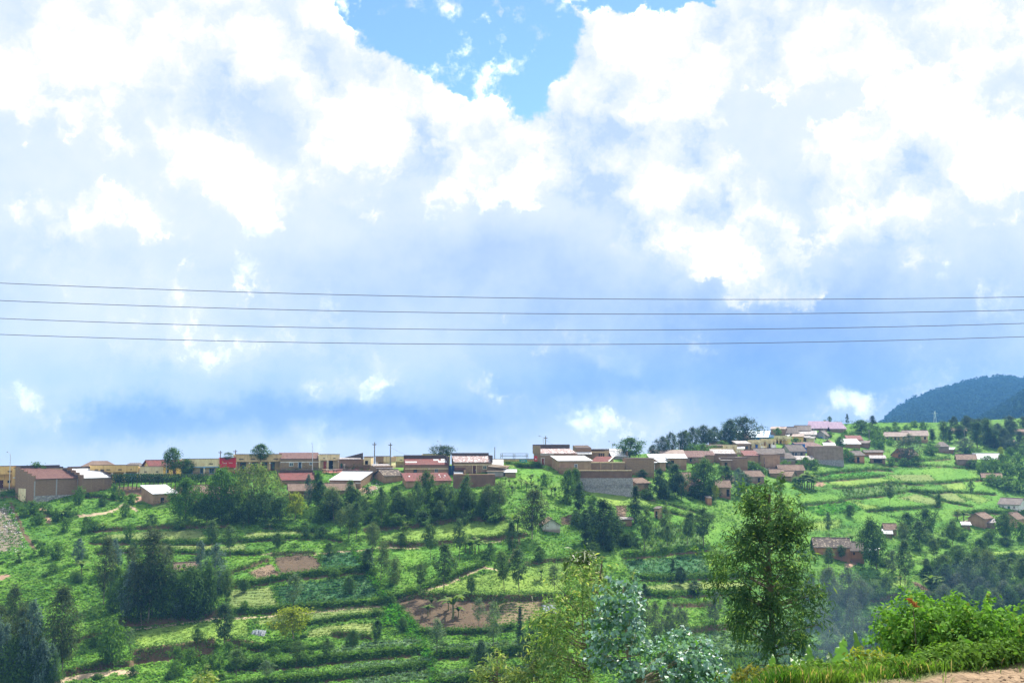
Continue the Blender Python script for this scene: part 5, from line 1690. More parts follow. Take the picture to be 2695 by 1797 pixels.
def proto(kind, var):
    key = (kind, var)
    if key in PROTO:
        return PROTO[key]
    pf, Ht, cs, rad, nc, per, sig, L, Wd, c1, c2, tr, bark = KIND[kind]
    r = np.random.default_rng(hash(kind) % 1000 * 0 + sum(map(ord, kind)) * 7 + var)
    rad *= r.uniform(0.88, 1.12)
    nc, L, Wd, sig = int(nc * 1.15), L * 1.15, Wd * 1.35, sig * 1.0
    c1, c2 = tuple(v * 0.9 for v in c1), tuple(v * 1.5 for v in c2)
    rad *= r.uniform(0.9, 1.15)
    c, cid, p, o = crown_points(r, nc, per, PROF[pf], Ht * cs, Ht * 0.985, rad, sig, 0.42, 0.62)
    up = 0.85
    drp = 0.7 if kind in ('euc', 'slim') else 0.2
    crown = leaves_mesh('crown', p, o, L, Wd, c1, c2, r, cid, up, drp)
    chains = []
    lean = r.normal(0, 0.12, 2)
    tp = [(lean[0] * s_, lean[1] * s_, Ht * s_ * 0.93 - 0.3) for s_ in (0, 0.25, 0.5, 0.75, 1.0)]
    chains.append((tp, tr, tr * 0.25))
    for i in r.choice(nc, min(16, nc), replace=False):
        z = c[i, 2] - 0.25 * abs(np.hypot(c[i, 0], c[i, 1])) - 0.1
        z = max(z, Ht * max(cs * 0.8, 0.05))
        q_ = min(max(z / (Ht * 0.93), 0), 1)
        a_ = np.array([lean[0] * q_, lean[1] * q_, z])
        chains.append(([tuple(a_), tuple((a_ + c[i]) / 2 + np.array([0, 0, 0.12])), tuple(c[i])], tr * 0.38, tr * 0.12))
    trunk = tube_mesh('trunk', chains, bark)
    PROTO[key] = (crown, trunk, Ht, rad)
    return PROTO[key]


TREE_N = 0
TNAME = {'oval': 'slender_tree', 'loose': 'slender_tree', 'slim': 'slender_tree', 'pale_slim': 'slender_tree', 'dark': 'leafy_tree', 'round': 'round_tree', 'broad': 'spreading_tree', 'spread': 'spreading_tree',
         'euc': 'eucalyptus_tree', 'blue': 'eucalyptus_tree', 'grey': 'grey_leaved_tree', 'lime': 'lime_green_tree', 'flat': 'flat_crowned_tree', 'cone': 'conifer',
         'col': 'pollarded_tree', 'wood': 'woodland_tree', 'bush': 'shrub', 'dark_bush': 'shrub'}


def tree(kind, px, py, ytop, label, group=None, width=None, point=None, lean=None, hm=None, cat=None):
    """a tree rooted at a place on the hillside, its height read off the photograph"""
    global TREE_N
    TREE_N += 1
    var = TREE_N % (2 if kind in ('lime', 'flat', 'spread', 'broad') else 4)
    crown, trunk, Ht, rad = proto(kind, var)
    if point is None:
        p = gp(px, py)
        m_ = mpp(px, py)
        h = (py - ytop) * m_
    else:
        p, h, m_ = point, hm, None
    s_ = h / Ht
    sx = s_
    if width:
        sx = (width * m_ / 2) / (rad * 1.12)
        sx = min(max(sx, s_ * 0.35), s_ * 3.2)
    root = link(TNAME[kind], None, None, p, random.random() * 6.28, (sx * random.uniform(0.85, 1.2), sx * random.uniform(0.85, 1.2), s_))
    root.rotation_euler = (random.gauss(0, 0.05), random.gauss(0, 0.05), root.rotation_euler.z)
    if lean:
        root.rotation_euler = (0, lean, 0)
    tag(root, label, cat or ('shrub' if 'bush' in kind else 'tree'), group)
    link('trunk' if 'bush' not in kind else 'stem', trunk, root)
    link('crown' if 'bush' not in kind else 'foliage', crown, root)
    return root


MARKS = [(30, 1400, 'the rubble slope'), (130, 1320, 'the brick store with the stone base'), (300, 1345, 'the curving earth path'), (230, 1460, 'the small blue eucalyptus on the rough slope'), (100, 1540, 'the steep weedy slope'),
         (165, 1660, 'the tall brown crowned eucalyptus'), (390, 1520, 'the dark grove'), (480, 1430, 'the long pale plot above the grove'), (460, 1680, 'the lime plot above the eroded bank'), (450, 1770, 'the foot of the eroded bank'),
         (640, 1350, 'the dark thicket'), (700, 1410, 'the pale plot below the thicket'), (780, 1490, 'the dug brown and pink plots'), (860, 1555, 'the potato plot'), (690, 1600, 'the thin pale tree on the terrace'),
         (770, 1660, 'the lime green umbrella tree'), (700, 1760, 'the lower cabbage strip'), (950, 1650, 'the sandy plot with the crumbling edge'), (1000, 1740, 'the cabbage rows'), (1000, 1470, 'the bright diagonal hedge'),
         (900, 1400, 'the cluster of three trunked trees'), (1080, 1340, 'the belt of young trees'), (1200, 1400, 'the upper bright lawn'), (1200, 1460, 'the lawn with the banana clump'), (1200, 1540, 'the sloping footpath'),
         (1180, 1620, 'the bare brown plot'), (1400, 1610, 'the dotted plot'), (1300, 1740, 'the pale tree beside the cabbage strips'), (1390, 1310, 'the banana grove'), (1450, 1400, 'the white walled hut'), (1580, 1400, 'the middle grove'),
         (1620, 1310, 'the mounded field under the stone wall'), (1760, 1350, 'the narrow latrine'), (1780, 1420, 'the maize plot'), (1750, 1490, 'the dark potato terrace'), (1800, 1560, 'the strips below the potato terrace'),
         (1850, 1680, 'the striped cabbage terrace'), (1990, 1380, 'the slope behind the feathery tree'), (2050, 1560, 'the gully behind the feathery tree'), (2200, 1440, 'the long farmhouse'), (2300, 1600, 'the cabbage plots in the gully'),
         (2400, 1480, 'the nearly black tree'), (2560, 1440, 'the tall mud house on the terrace'), (2560, 1540, 'the lower right wood'), (2650, 1640, 'the slope beyond the bramble bush'), (2250, 1720, 'the gully floor'), (560, 1560, 'the pale seedling plot'),
         (2310, 1135, 'the hedge row above the school'), (2340, 1170, 'the long school'), (2240, 1205, 'the orange earth house'), (2395, 1220, 'the big orange gabled house'), (2600, 1238, 'the house with two white pitches'),
         (2660, 1290, 'the whitewashed house'), (2660, 1190, 'the upper wood'), (2520, 1408, 'the tall mud house'), (2215, 1145, 'the second lilac roof'), (2030, 1240, 'the stone heap'), (1890, 1180, 'the cream shop'),
         (1840, 1240, 'the big rounded tree'), (2130, 1225, 'the huge mud walled house')]


def near_mark(x, y):
    return min(MARKS, key=lambda m_: (m_[0] - x) ** 2 + (2 * (m_[1] - y)) ** 2)[2]



def trees(label, group, kind, spots, short=None):
    for t in spots:
        if short:
            label = short + ' by ' + near_mark(t[0], t[1])
        k = kind
        if kind == 'slim':
            k = random.choice(('slim', 'slim', 'oval', 'loose'))
        tree(k, t[0], t[1], t[2], label, group, t[3] if len(t) > 3 else None)


# ---- singled-out trees
tree('broad', 487, 1370, 1263, 'bright green leafy tree beside the white roofed shed and stick fence', None, 96)
tree('broad', 584, 1372, 1238, 'tall dense green tree in front of the red shop front', None, 104)
tree('spread', 668, 1354, 1230, 'wide olive green tree with pale trunk and bare branches before the tan shop', None, 190)
tree('lime', 777, 1368, 1302, 'yellow green rounded tree at the end of the dark thicket', None, 62)
tree('lime', 772, 1684, 1602, 'lime green umbrella shaped tree with pale crooked branches on the terrace', None, 112)
tree('round', 456, 1243, 1181, 'dark round headed tree behind the slim street lamp on the crest', None, 50)
tree('round', 490, 1250, 1211, 'low dark tree against the blue trimmed shop', None, 42)
tree('round', 686, 1212, 1170, 'round dark tree rising behind the tan shop with four doors', None, 50)
tree('pale_slim', 600, 1216, 1190, 'thin leaved sapling behind the red shop front', None, 34)
tree('bush', 94, 1256, 1217, 'light green bushy tree behind the long pale shop', None, 34, cat='tree')
tree('flat', 1166, 1222, 1174, 'flat crowned dark tree on the crest beside the street lamp', None, 66)
tree('round', 1658, 1206, 1154, 'dense rounded dark tree alone on the skyline right of the brick compound'.replace(' right of', ' beyond'), None, 78)
tree('slim', 1222, 1230, 1194, 'small leafy tree top behind the white framed door house', None, 22)
tree('slim', 1806, 1160, 1132, 'lollipop shaped thin tree sticking out above the crest wood', None, 14)
tree('wood', 1955, 1166, 1098, 'largest dark domed tree above the blue warehouse', None, 84)
tree('wood', 1922, 1170, 1108, 'dark domed tree joined to the largest one above the pale blue roof', None, 52)
tree('slim', 2184, 1118, 1095, 'wispy small tree on the skyline above the lilac roofs', None, 16)
tree('cone', 2230, 1113, 1089, 'tiny pointed tree alone on the skyline meadow', None, 12)
tree('bush', 2171, 1116, 1105, 'tiny bush on the skyline above the lilac roof', None, 10)
tree('dark', 590, 1694, 1592, 'lone dark green tree with short bare trunk at the edge of the eroded bank', None, 54)
tree('euc', 165, 1786, 1553, 'tall eucalyptus with brownish crown and long bare trunk by the earth track', None, 76)
tree('euc', 1400, 1420, 1288, 'olive round crowned eucalyptus above the white walled hut', None, 66)
tree('dark', 1588, 1445, 1320, 'large dense dark green tree in the middle grove', None, 84)
tree('cone', 1670, 1378, 1280, 'dark many pointed conifer below the stone based wall', None, 48)
tree('round', 1850, 1306, 1214, 'big dark rounded tree beside the mud house at the forest edge', None, 84)
tree('blue', 1945, 1306, 1234, 'blue green tree beside the tall mud house', None, 44)
tree('round', 2308, 1498, 1374, 'tall very dark tree beside the long farmhouse', None, 66)
tree('round', 2436, 1412, 1342, 'dense nearly black round tree on the lower right terraces', None, 66)
tree('round', 2384, 1412, 1352, 'dark green round tree beside the nearly black one', None, 44)
tree('round', 2648, 1418, 1355, 'round tree with yellowish top beside the tall mud house', None, 62)
tree('grey', 2390, 1216, 1146, 'big grey green tree beside the large orange gabled house', None, 58)
tree('bush', 2448, 1197, 1166, 'broad dark bush before the hipped hut', None, 48)
tree('grey', 2540, 1194, 1154, 'pale green rounded bush tree beyond the hipped hut', None, 54)
tree('lime', 2634, 1206, 1178, 'glowing yellow green sapling above the white roofed house', None, 18)
tree('lime', 2582, 1168, 1146, 'rusty yellow topped round tree in the upper wood', None, 26)
tree('slim', 2342, 1328, 1274, 'single dark tree standing in the bright fields', None, 26)
tree('slim', 2557, 1308, 1264, 'small thin tree among the bright field strips', None, 20)
tree('slim', 2382, 1554, 1426, 'tall slender tree with long bare trunk on the bright lower terrace', None, 48)
tree('slim', 2180, 1414, 1350, 'thin sparse tree on the slope above the long farmhouse', None, 18)
tree('dark', 843, 1338, 1266, 'blue green umbrella shaped tree before the ribbed tile roof', None, 32)
tree('blue', 812, 1334, 1250, 'narrow blue green tree crossing the crimson roof', None, 20)
tree('round', 838, 1330, 1246, 'leafy dark tree against the brilliant white roof', None, 30)
tree('bush', 1433, 1283, 1247, 'neat rounded green bush on the bright grass beside the brick compound', None, 30)
tree('round', 1492, 1314, 1240, 'pale topped leafy tree in front of the rendered wall', None, 46)
tree('round', 1512, 1290, 1236, 'vivid green leafy tree against the brown outbuilding', None, 34)
tree('round', 1120, 1340, 1244, 'thick dark tree covering part of the speckled red roof', None, 48)
tree('lime', 1883, 1322, 1278, 'small yellowish sapling on the maize slope', None, 16)
tree('cone', 2296, 1120, 1094, 'pointed dark tree at the end of the skyline meadow', None, 26)
tree('round', 2266, 1140, 1107, 'wide dark tree beside the second lilac roof', None, 46)
tree('round', 2212, 1182, 1150, 'round headed tree in front of the wide white roof', None, 28)

# ---- look-alikes, told apart by place only
trees('slender dark green tree with thin bare trunk in the belt below the village', 'slender trees in the belt below the village', 'slim',
      [(879, 1374, 1284, 58), (920, 1348, 1266, 28), (918, 1417, 1330, 46), (938, 1419, 1324, 36), (1005, 1388, 1284, 34), (1046, 1368, 1294, 36), (1101, 1374, 1268, 38),
       (1158, 1350, 1274, 44), (1159, 1368, 1318, 26), (1216, 1364, 1252, 38), (1287, 1352, 1278, 40), (1315, 1348, 1270, 38), (985, 1440, 1384, 34),
       (896, 1402, 1340, 30), (960, 1380, 1312, 30), (1075, 1352, 1298, 26), (1190, 1340, 1290, 24)], short='slender dark green tree')
trees('slender grey green tree with bare trunk standing on the terraced plots', 'slender trees on the terraces', 'slim',
      [(558, 1448, 1372, 36), (606, 1468, 1384, 40), (980, 1458, 1380, 40), (1000, 1533, 1430, 40), (1040, 1562, 1466, 42), (1108, 1562, 1484, 36), (1168, 1558, 1436, 54),
       (1133, 1473, 1382, 42), (1209, 1477, 1370, 36), (1328, 1561, 1453, 42), (1366, 1563, 1448, 48), (1460, 1560, 1488, 36), (778, 1758, 1688, 34), (860, 1744, 1682, 34),
       (594, 1608, 1500, 34), (622, 1780, 1712, 40), (1695, 1452, 1342, 42), (1750, 1405, 1333, 38), (1756, 1443, 1384, 26), (1808, 1440, 1348, 40), (1852, 1447, 1338, 44)], short='slender bare trunked tree')
trees('pale thin leaved young tree standing on the terraced plots', 'pale young trees on the terraces', 'pale_slim',
      [(772, 1612, 1514, 44), (1298, 1714, 1588, 54), (1150, 1722, 1632, 40), (345, 1720, 1652, 26), (1260, 1652, 1576, 32), (700, 1790, 1740, 34)])
trees('bushy dark tree growing low on the terraced plots', 'bushy trees on the terraces', 'dark',
      [(965, 1504, 1446, 46), (1350, 1458, 1376, 34), (1400, 1752, 1662, 62), (1524, 1352, 1272, 34), (1540, 1428, 1344, 36), (990, 1690, 1634, 26), (1268, 1760, 1690, 40),
       (1790, 1540, 1492, 30), (1770, 1506, 1474, 14), (1700, 1572, 1536, 30), (1830, 1570, 1530, 40), (1555, 1380, 1330, 30), (1625, 1420, 1360, 40)], short='bushy dark tree')
trees('round crowned young tree on the terraces', 'round young trees on the terraces', 'round', [(866, 1470, 1430, 34), (920, 1560, 1520, 34), (730, 1440, 1404, 34), (1060, 1440, 1404, 32), (1290, 1470, 1430, 36), (1420, 1480, 1440, 36), (1240, 1560, 1520, 30), (640, 1560, 1526, 26), (520, 1690, 1656, 30), (930, 1700, 1660, 34), (1060, 1660, 1626, 30), (1560, 1470, 1430, 40), (2470, 1330, 1300, 24), (2240, 1360, 1330, 28), (2600, 1440, 1400, 40), (2330, 1560, 1520, 34)], short='round young tree')
trees('small dark pointed conifer below the bare brown plot', 'small conifers below the brown plot', 'cone', [(1370, 1702, 1600, 28), (1396, 1684, 1624, 20)])
trees('dark eucalyptus with olive brown top in the lower left grove', 'eucalyptus trees in the grove', 'euc',
      [(272, 1590, 1414, 46), (390, 1632, 1398, 84), (372, 1644, 1486, 44), (430, 1600, 1440, 40), (345, 1560, 1440, 36)])
trees('blue grey young eucalyptus in the grove on the lower terraces', 'blue eucalyptus trees in the grove', 'blue',
      [(307, 1500, 1420, 34), (332, 1628, 1482, 52), (525, 1506, 1424, 34), (560, 1568, 1438, 52), (205, 1482, 1418, 30), (500, 1628, 1590, 30), (462, 1622, 1552, 46), (300, 1560, 1520, 36)])
trees('leafy dark shrub filling the foot of the grove', 'shrubs at the foot of the grove', 'dark_bush',
      [(420, 1622, 1540, 60), (470, 1626, 1560, 54), (515, 1624, 1548, 60), (548, 1606, 1540, 50), (360, 1636, 1580, 44), (300, 1612, 1560, 44), (582, 1560, 1516, 40), (440, 1560, 1500, 40)], short='dark grove shrub')
trees('dense rounded dark tree in the heart of the lower left grove', 'rounded trees of the grove', 'round',
      [(400, 1622, 1470, 90), (450, 1628, 1510, 80), (500, 1622, 1500, 70), (340, 1618, 1510, 70), (545, 1600, 1490, 54), (300, 1600, 1500, 50)])
trees('bushy dark tree at the lower edge beside the earth track', 'bushy trees by the earth track', 'round', [(30, 1830, 1690, 90), (90, 1830, 1700, 80), (-20, 1800, 1660, 70), (140, 1830, 1730, 50)])
trees('blue leaved eucalyptus rising from the lower edge beside the earth track', 'eucalyptus trees by the earth track', 'blue',
      [(78, 1822, 1590, 60), (132, 1826, 1702, 44), (18, 1830, 1650, 44), (105, 1840, 1690, 46), (-30, 1820, 1620, 60)])
trees('dark eucalyptus behind the blue leaved ones by the earth track', 'dark eucalyptus trees by the earth track', 'euc', [(28, 1724, 1546, 44), (4, 1810, 1600, 54), (95, 1800, 1640, 44), (52, 1816, 1640, 50), (60, 1780, 1600, 44)])
trees('dark tree of the thicket below the tan shop', 'dark trees of the thicket', 'round',
      [(545, 1378, 1310, 60), (600, 1380, 1314, 66), (700, 1374, 1298, 70), (735, 1372, 1312, 54), (655, 1376, 1322, 56), (520, 1370, 1318, 40)])
trees('dark tree in the small wood on the crest', 'trees of the crest wood', 'wood',
      [(1742, 1198, 1150, 34), (1768, 1196, 1140, 40), (1796, 1188, 1136, 44), (1824, 1176, 1126, 40), (1852, 1170, 1121, 44), (1880, 1164, 1124, 40), (1866, 1166, 1132, 34), (1718, 1204, 1172, 30), (1900, 1158, 1134, 30)])
trees('dark tree crowded round the mud houses below the brick village', 'trees among the mud houses', 'dark',
      [(1735, 1312, 1234, 32), (1776, 1306, 1224, 44), (1794, 1316, 1250, 40), (1755, 1308, 1262, 30), (1690, 1262, 1236, 26), (1918, 1292, 1228, 30), (1762, 1240, 1214, 26), (1960, 1286, 1246, 34)], short='dense dark tree')
trees('grey leaved tree in the gully beyond the tall feathery tree', 'grey leaved trees in the gully', 'grey',
      [(2186, 1606, 1498, 64), (2234, 1602, 1496, 56), (2266, 1596, 1530, 50), (2250, 1690, 1578, 60), (2308, 1668, 1612, 44), (2160, 1660, 1600, 50), (2190, 1740, 1650, 60), (2130, 1580, 1530, 46),
       (1760, 1670, 1586, 40), (1800, 1672, 1600, 40), (1725, 1690, 1590, 46), (1880, 1640, 1560, 50), (1690, 1660, 1570, 44)], short='grey leaved tree')
trees('slender tree in the mixed wood on the lower right slope', 'trees of the lower right wood', 'slim',
      [(2180, 1504, 1442, 34), (2216, 1478, 1436, 24), (2490, 1526, 1462, 36), (2545, 1556, 1466, 44), (2600, 1560, 1450, 48), (2508, 1446, 1368, 34), (2372, 1436, 1378, 36), (2420, 1444, 1374, 40),
       (2640, 1560, 1476, 44), (2690, 1550, 1470, 46), (2570, 1500, 1440, 34), (2660, 1520, 1470, 34), (2460, 1480, 1420, 30), (2530, 1600, 1540, 40), (2610, 1610, 1550, 44), (2670, 1600, 1540, 44), (2440, 1520, 1470, 28)], short='slender wood tree')
trees('blue green bushy tree in the mixed wood on the lower right slope', 'bushy trees of the lower right wood', 'grey',
      [(2520, 1560, 1510, 50), (2580, 1580, 1520, 54), (2640, 1590, 1530, 54), (2690, 1600, 1540, 50), (2480, 1590, 1540, 44), (2350, 1508, 1450, 36), (2555, 1530, 1490, 40), (2625, 1540, 1500, 40), (2440, 1600, 1556, 40), (2690, 1520, 1470, 40)], short='blue green bushy tree')
trees('leaning pollarded tree clothed in leaves to the ground on the upper right slope', 'pollarded trees on the upper right slope', 'col',
      [(2482, 1168, 1108, 26), (2500, 1164, 1122, 22), (2524, 1162, 1118, 22), (2572, 1178, 1110, 26), (2604, 1174, 1102, 28), (2455, 1162, 1128, 18), (2618, 1178, 1130, 22)])
ur = np.random.default_rng(31)
spots = [(ur.uniform(2440, 2760), ur.uniform(1118, 1205)) for _ in range(90)]
trees('dark tree of the upper wood below the mountain', 'trees of the upper wood', 'wood',
      [(x, y + 6, y + 6 - ur.uniform(20, 34), ur.uniform(22, 36)) for x, y in spots
       if not (2462 < x < 2560 and 1150 < y) and y < 1125 + (x - 2440) * 0.30 and not (2505 < x < 2640 and y > 1182)])
trees('dark leafy bush among the fields and roofs of the upper right slope', 'bushes of the upper right slope', 'bush',
      [(2300, 1172, 1142, 30), (2322, 1182, 1146, 34), (2345, 1172, 1150, 26), (2250, 1208, 1180, 34), (2238, 1216, 1190, 26), (2415, 1166, 1148, 24), (2290, 1150, 1128, 30), (2310, 1146, 1122, 34),
       (2335, 1144, 1122, 30), (2360, 1142, 1122, 34), (2385, 1138, 1118, 30), (2408, 1124, 1108, 22), (2430, 1136, 1110, 26), (2355, 1120, 1110, 16), (2380, 1226, 1206, 30), (2410, 1224, 1200, 36),
       (2345, 1226, 1204, 26), (2560, 1232, 1210, 34), (2590, 1246, 1214, 40), (2620, 1250, 1212, 44), (2655, 1256, 1218, 46), (2690, 1262, 1226, 46), (2600, 1228, 1200, 40), (2640, 1226, 1196, 40), (2680, 1230, 1196, 44),
       (2650, 1290, 1256, 56), (2612, 1278, 1248, 50), (2690, 1296, 1262, 50), (2660, 1200, 1176, 30), (2690, 1198, 1170, 30), (2550, 1196, 1176, 30), (2225, 1150, 1134, 24), (2240, 1156, 1138, 26), (2185, 1150, 1136, 20),
       (2500, 1410, 1380, 40), (2690, 1424, 1376, 46), (2610, 1412, 1392, 30), (2530, 1420, 1390, 40)], short='dark leafy bush')
trees('round green bush beside the walls of the crowded quarter', 'bushes of the crowded quarter', 'bush',
      [(2066, 1236, 1212, 34), (2118, 1234, 1204, 36), (2142, 1236, 1208, 34), (1972, 1236, 1214, 40), (1988, 1238, 1220, 30), (1900, 1246, 1226, 30), (2226, 1216, 1180, 26), (1926, 1170, 1152, 18), (1880, 1192, 1172, 40), (1850, 1196, 1168, 40),
       (1820, 1196, 1168, 44), (1900, 1176, 1160, 30), (2008, 1246, 1230, 26), (2050, 1288, 1266, 34), (2096, 1278, 1256, 30), (1800, 1262, 1240, 34), (1840, 1250, 1222, 40), (2146, 1266, 1244, 30), (2096, 1174, 1152, 24), (2048, 1146, 1126, 20)], short='round green bush')
br = np.random.default_rng(55)
def scatter(n, x0, x1, y0, y1, h0, h1, wf=1.2):
    return [(x, y, y - h, h * wf * br.uniform(0.8, 1.3)) for x, y, h in zip(br.uniform(x0, x1, n), br.uniform(y0, y1, n), br.uniform(h0, h1, n))]


trees('leafy green bush packed between the young trees below the village', 'bushes in the belt below the village', 'bush', scatter(34, 820, 1330, 1310, 1385, 16, 32, 1.5), short='packed green bush')
trees('dark bush packed between the young trees below the village', 'dark bushes in the belt below the village', 'dark_bush', scatter(22, 820, 1330, 1310, 1380, 16, 34, 1.4), short='packed dark bush')
trees('leafy dark tree crowded under the village walls', 'leafy trees under the village walls', 'round', scatter(14, 1000, 1330, 1320, 1375, 40, 62, 0.75) + scatter(8, 840, 960, 1340, 1395, 44, 60, 0.8), short='leafy rounded tree')
trees('dark bush under the mud houses beside the brick village', 'bushes under the mud houses', 'dark_bush', scatter(16, 1700, 1890, 1285, 1330, 18, 30, 1.4), short='dark house side bush')
trees('dark green bush in the lower right wood', 'bushes of the lower right wood', 'dark_bush', scatter(30, 2440, 2720, 1470, 1620, 18, 36, 1.4), short='dark green wood bush')
trees('leafy dark tree in the lower right wood', 'dark trees of the lower right wood', 'round', scatter(14, 2480, 2720, 1480, 1620, 46, 76, 0.7))
trees('dark bush in the gully behind the feathery tree', 'bushes in the gully', 'dark_bush', scatter(20, 2060, 2330, 1560, 1740, 18, 40, 1.3), short='dark gully bush')
trees('dark bush filling the middle grove', 'bushes of the middle grove', 'dark_bush', scatter(16, 1500, 1680, 1370, 1450, 18, 36, 1.3), short='dark thicket bush')
sl = np.random.default_rng(44)
low = []
for _ in range(480):
    x, y = sl.uniform(-300, 2900), sl.uniform(1300, 1800)
    low.append((x, y, sl.uniform(8, 24)))
lx = np.array([t[0] for t in low])
ly = np.array([t[1] for t in low])
lk = cover_at(lx, ly)
keep = [t for t, k in zip(low, lk) if not (1415 < t[0] < 1495 and 1380 < t[1] < 1440) and KINDS[k] in ('weed', 'bank') and not (1900 < t[0] < 2680 and t[1] < 1400)]
keep.sort(key=lambda t: -t[2] if 0 < t[0] < 2695 else 0)
rest = keep[70:]
for i, (x, y, h) in enumerate(keep[:70]):
    kd = 'bush' if i % 3 else 'dark_bush'
    mk = near_mark(x, y)
    sz_ = 'tiny' if h < 12 else 'knee high' if h < 16 else 'waist high' if h < 20 else 'shoulder high'
    tree(kd, x, y, y - h, sz_ + (' leafy' if kd == 'bush' else ' dark') + ' shrub by ' + mk, 'shrubs by ' + mk, h * sl.uniform(1.1, 1.8))
trees('leafy green shrub on the rough slope below the brick stores', 'shrubs below the brick stores', 'bush',
      [(205, 1326, 1282, 28), (300, 1308, 1276, 26), (318, 1320, 1292, 26), (345, 1326, 1300, 30), (330, 1360, 1322, 26), (225, 1402, 1362, 44), (250, 1398, 1370, 30), (180, 1366, 1334, 34), (150, 1372, 1338, 34),
       (120, 1350, 1322, 40), (85, 1345, 1318, 40), (60, 1362, 1336, 30), (100, 1380, 1350, 30), (170, 1400, 1370, 26), (150, 1470, 1430, 40), (110, 1460, 1426, 34), (290, 1742, 1636, 80), (310, 1700, 1650, 40),
       (340, 1420, 1380, 26), (470, 1745, 1705, 30), (500, 1750, 1706, 40), (600, 1728, 1690, 36), (560, 1760, 1720, 50), (640, 1742, 1706, 40), (460, 1780, 1740, 40), (1430, 1682, 1636, 54), (1450, 1700, 1660, 40)], short='leafy green shrub')


# the countless smaller ones, as one mass of undergrowth
def undergrowth(spots):
    r = np.random.default_rng(12)
    P, S = [], []
    for x, y, h in spots:
        P.append(tuple(gp(x, y)))
        S.append(h * mpp(x, y))
    P, S = np.array(P), np.array(S)
    rep = 240
    cid = np.repeat(np.arange(len(P)), rep)
    o = unit(r.normal(0, 1, (len(cid), 3)) * np.array([1, 1, 0.8]) + np.array([0, 0, 0.3]))
    pos = P[cid] + o * (S[cid] * r.uniform(0.25, 0.62, len(cid)))[:, None] * np.array([1.3, 1.3, 0.9]) + np.array([0, 0, 0.3]) * S[cid][:, None]
    me = leaves_mesh('undergrowth', pos, o, 0.27, 0.15, (0.025, 0.065, 0.015), (0.10, 0.19, 0.035), r, cid, 0.8, 0.1)
    stuff(link('undergrowth', me), 'small bushes and undergrowth scattered over the slopes', 'undergrowth')


undergrowth(rest[::2])


# ---- hedge of clipped trees below the shops
def hedge(x0, x1, yb, yt, label):
    r = np.random.default_rng(5)
    a_, b_ = gp(x0, yb), gp(x1, yb)
    m_ = mpp((x0 + x1) / 2, yb)
    ht = (yb - yt) * m_
    n = 5200
    t = r.random(n)
    p = np.array(a_)[None] * (1 - t[:, None]) + np.array(b_)[None] * t[:, None]
    zz = r.random(n)
    th = r.normal(0, 0.75, n)
    topn = 1 + 0.10 * (vnoise(t * 30, t * 0, 2, 3) - 0.5)
    p[:, 1] += th
    p[:, 2] += ht * (0.42 + 0.58 * zz * topn)
    o = unit(np.stack([r.normal(0, 0.5, n), th, zz - 0.3], 1))
    root = link('clipped_hedge', None, None, a_)
    tag(root, label, 'hedge')
    me = leaves_mesh('foliage', p - np.array(a_), o, 0.36, 0.18, (0.012, 0.036, 0.016), (0.04, 0.085, 0.03), r, (t * 40).astype(int))
    link('foliage', me, root)
    for i in range(22):
        q_ = (Vector(b_) - Vector(a_)) * ((i + 0.5) / 22)
        me = MB().tube([q_ + Vector((0, 0, -0.6)), q_ + Vector((0.1, 0, ht * 0.6))], 0.13, 0.09)
        me.build('trunk', BARK, root)


hedge(297, 545, 1285, 1247, 'long dark clipped hedge on bare trunks below the yellow shops')


# ---- bananas
def banana_leaf(seed):
    r = np.random.default_rng(seed)
    n = 7
    L = r.uniform(1.7, 2.3)
    rise = r.uniform(0.5, 1.2)
    v, f = [], []
    for i in range(n):
        t = i / (n - 1)
        x = L * t * (1 - 0.12 * t)
        z = rise * 2.2 * t - (rise * 1.9 + 0.7) * t * t
        w = 0.33 * math.sin(math.pi * min(1, 0.12 + t * 0.9)) ** 0.7
        v += [(x, -w, z - w * 0.28), (x, 0, z), (x, w, z - w * 0.28)]
    for i in range(n - 1):
        b_ = i * 3
        f += [(b_, b_ + 1, b_ + 4, b_ + 3), (b_ + 1, b_ + 2, b_ + 5, b_ + 4)]
    c = np.array([(0.10, 0.19, 0.035), (0.15, 0.24, 0.05), (0.075, 0.15, 0.035), (0.17, 0.22, 0.07)][seed % 4])
    return mesh_np('leaf', v, f, {'Col': np.repeat(c[None] * 0.8, len(v), 0)}, False, LEAF)


BLEAF = [banana_leaf(i) for i in range(6)]
BSTEM = tube_mesh('stem', [([(0, 0, -0.3), (0.05, 0, 0.8), (0.02, 0.03, 1.75)], 0.13, 0.07)], worn('banana_stem', (0.16, 0.19, 0.06), (0.10, 0.08, 0.04), 2, 0.8, 0.2, 10), 7)


def banana(px, py, ytop, label, group):
    p = gp(px, py)
    h = (py - ytop) * mpp(px, py)
    s_ = h / 3.4
    root = link('banana_plant', None, None, p, random.random() * 6.28, (s_ * 1.15, s_ * 1.15, s_))
    tag(root, label, 'banana plant', group)
    link('stem', BSTEM, root)
    k = random.randint(7, 9)
    for i in range(k):
        o = link('leaf', BLEAF[random.randrange(6)], root, (0.02, 0.03, 1.6 + 0.05 * (i % 3)))
        o.rotation_euler = (random.uniform(-0.2, 0.2), random.uniform(-1.05, -0.1), 2 * math.pi * i / k + random.uniform(-0.3, 0.3))
    return root


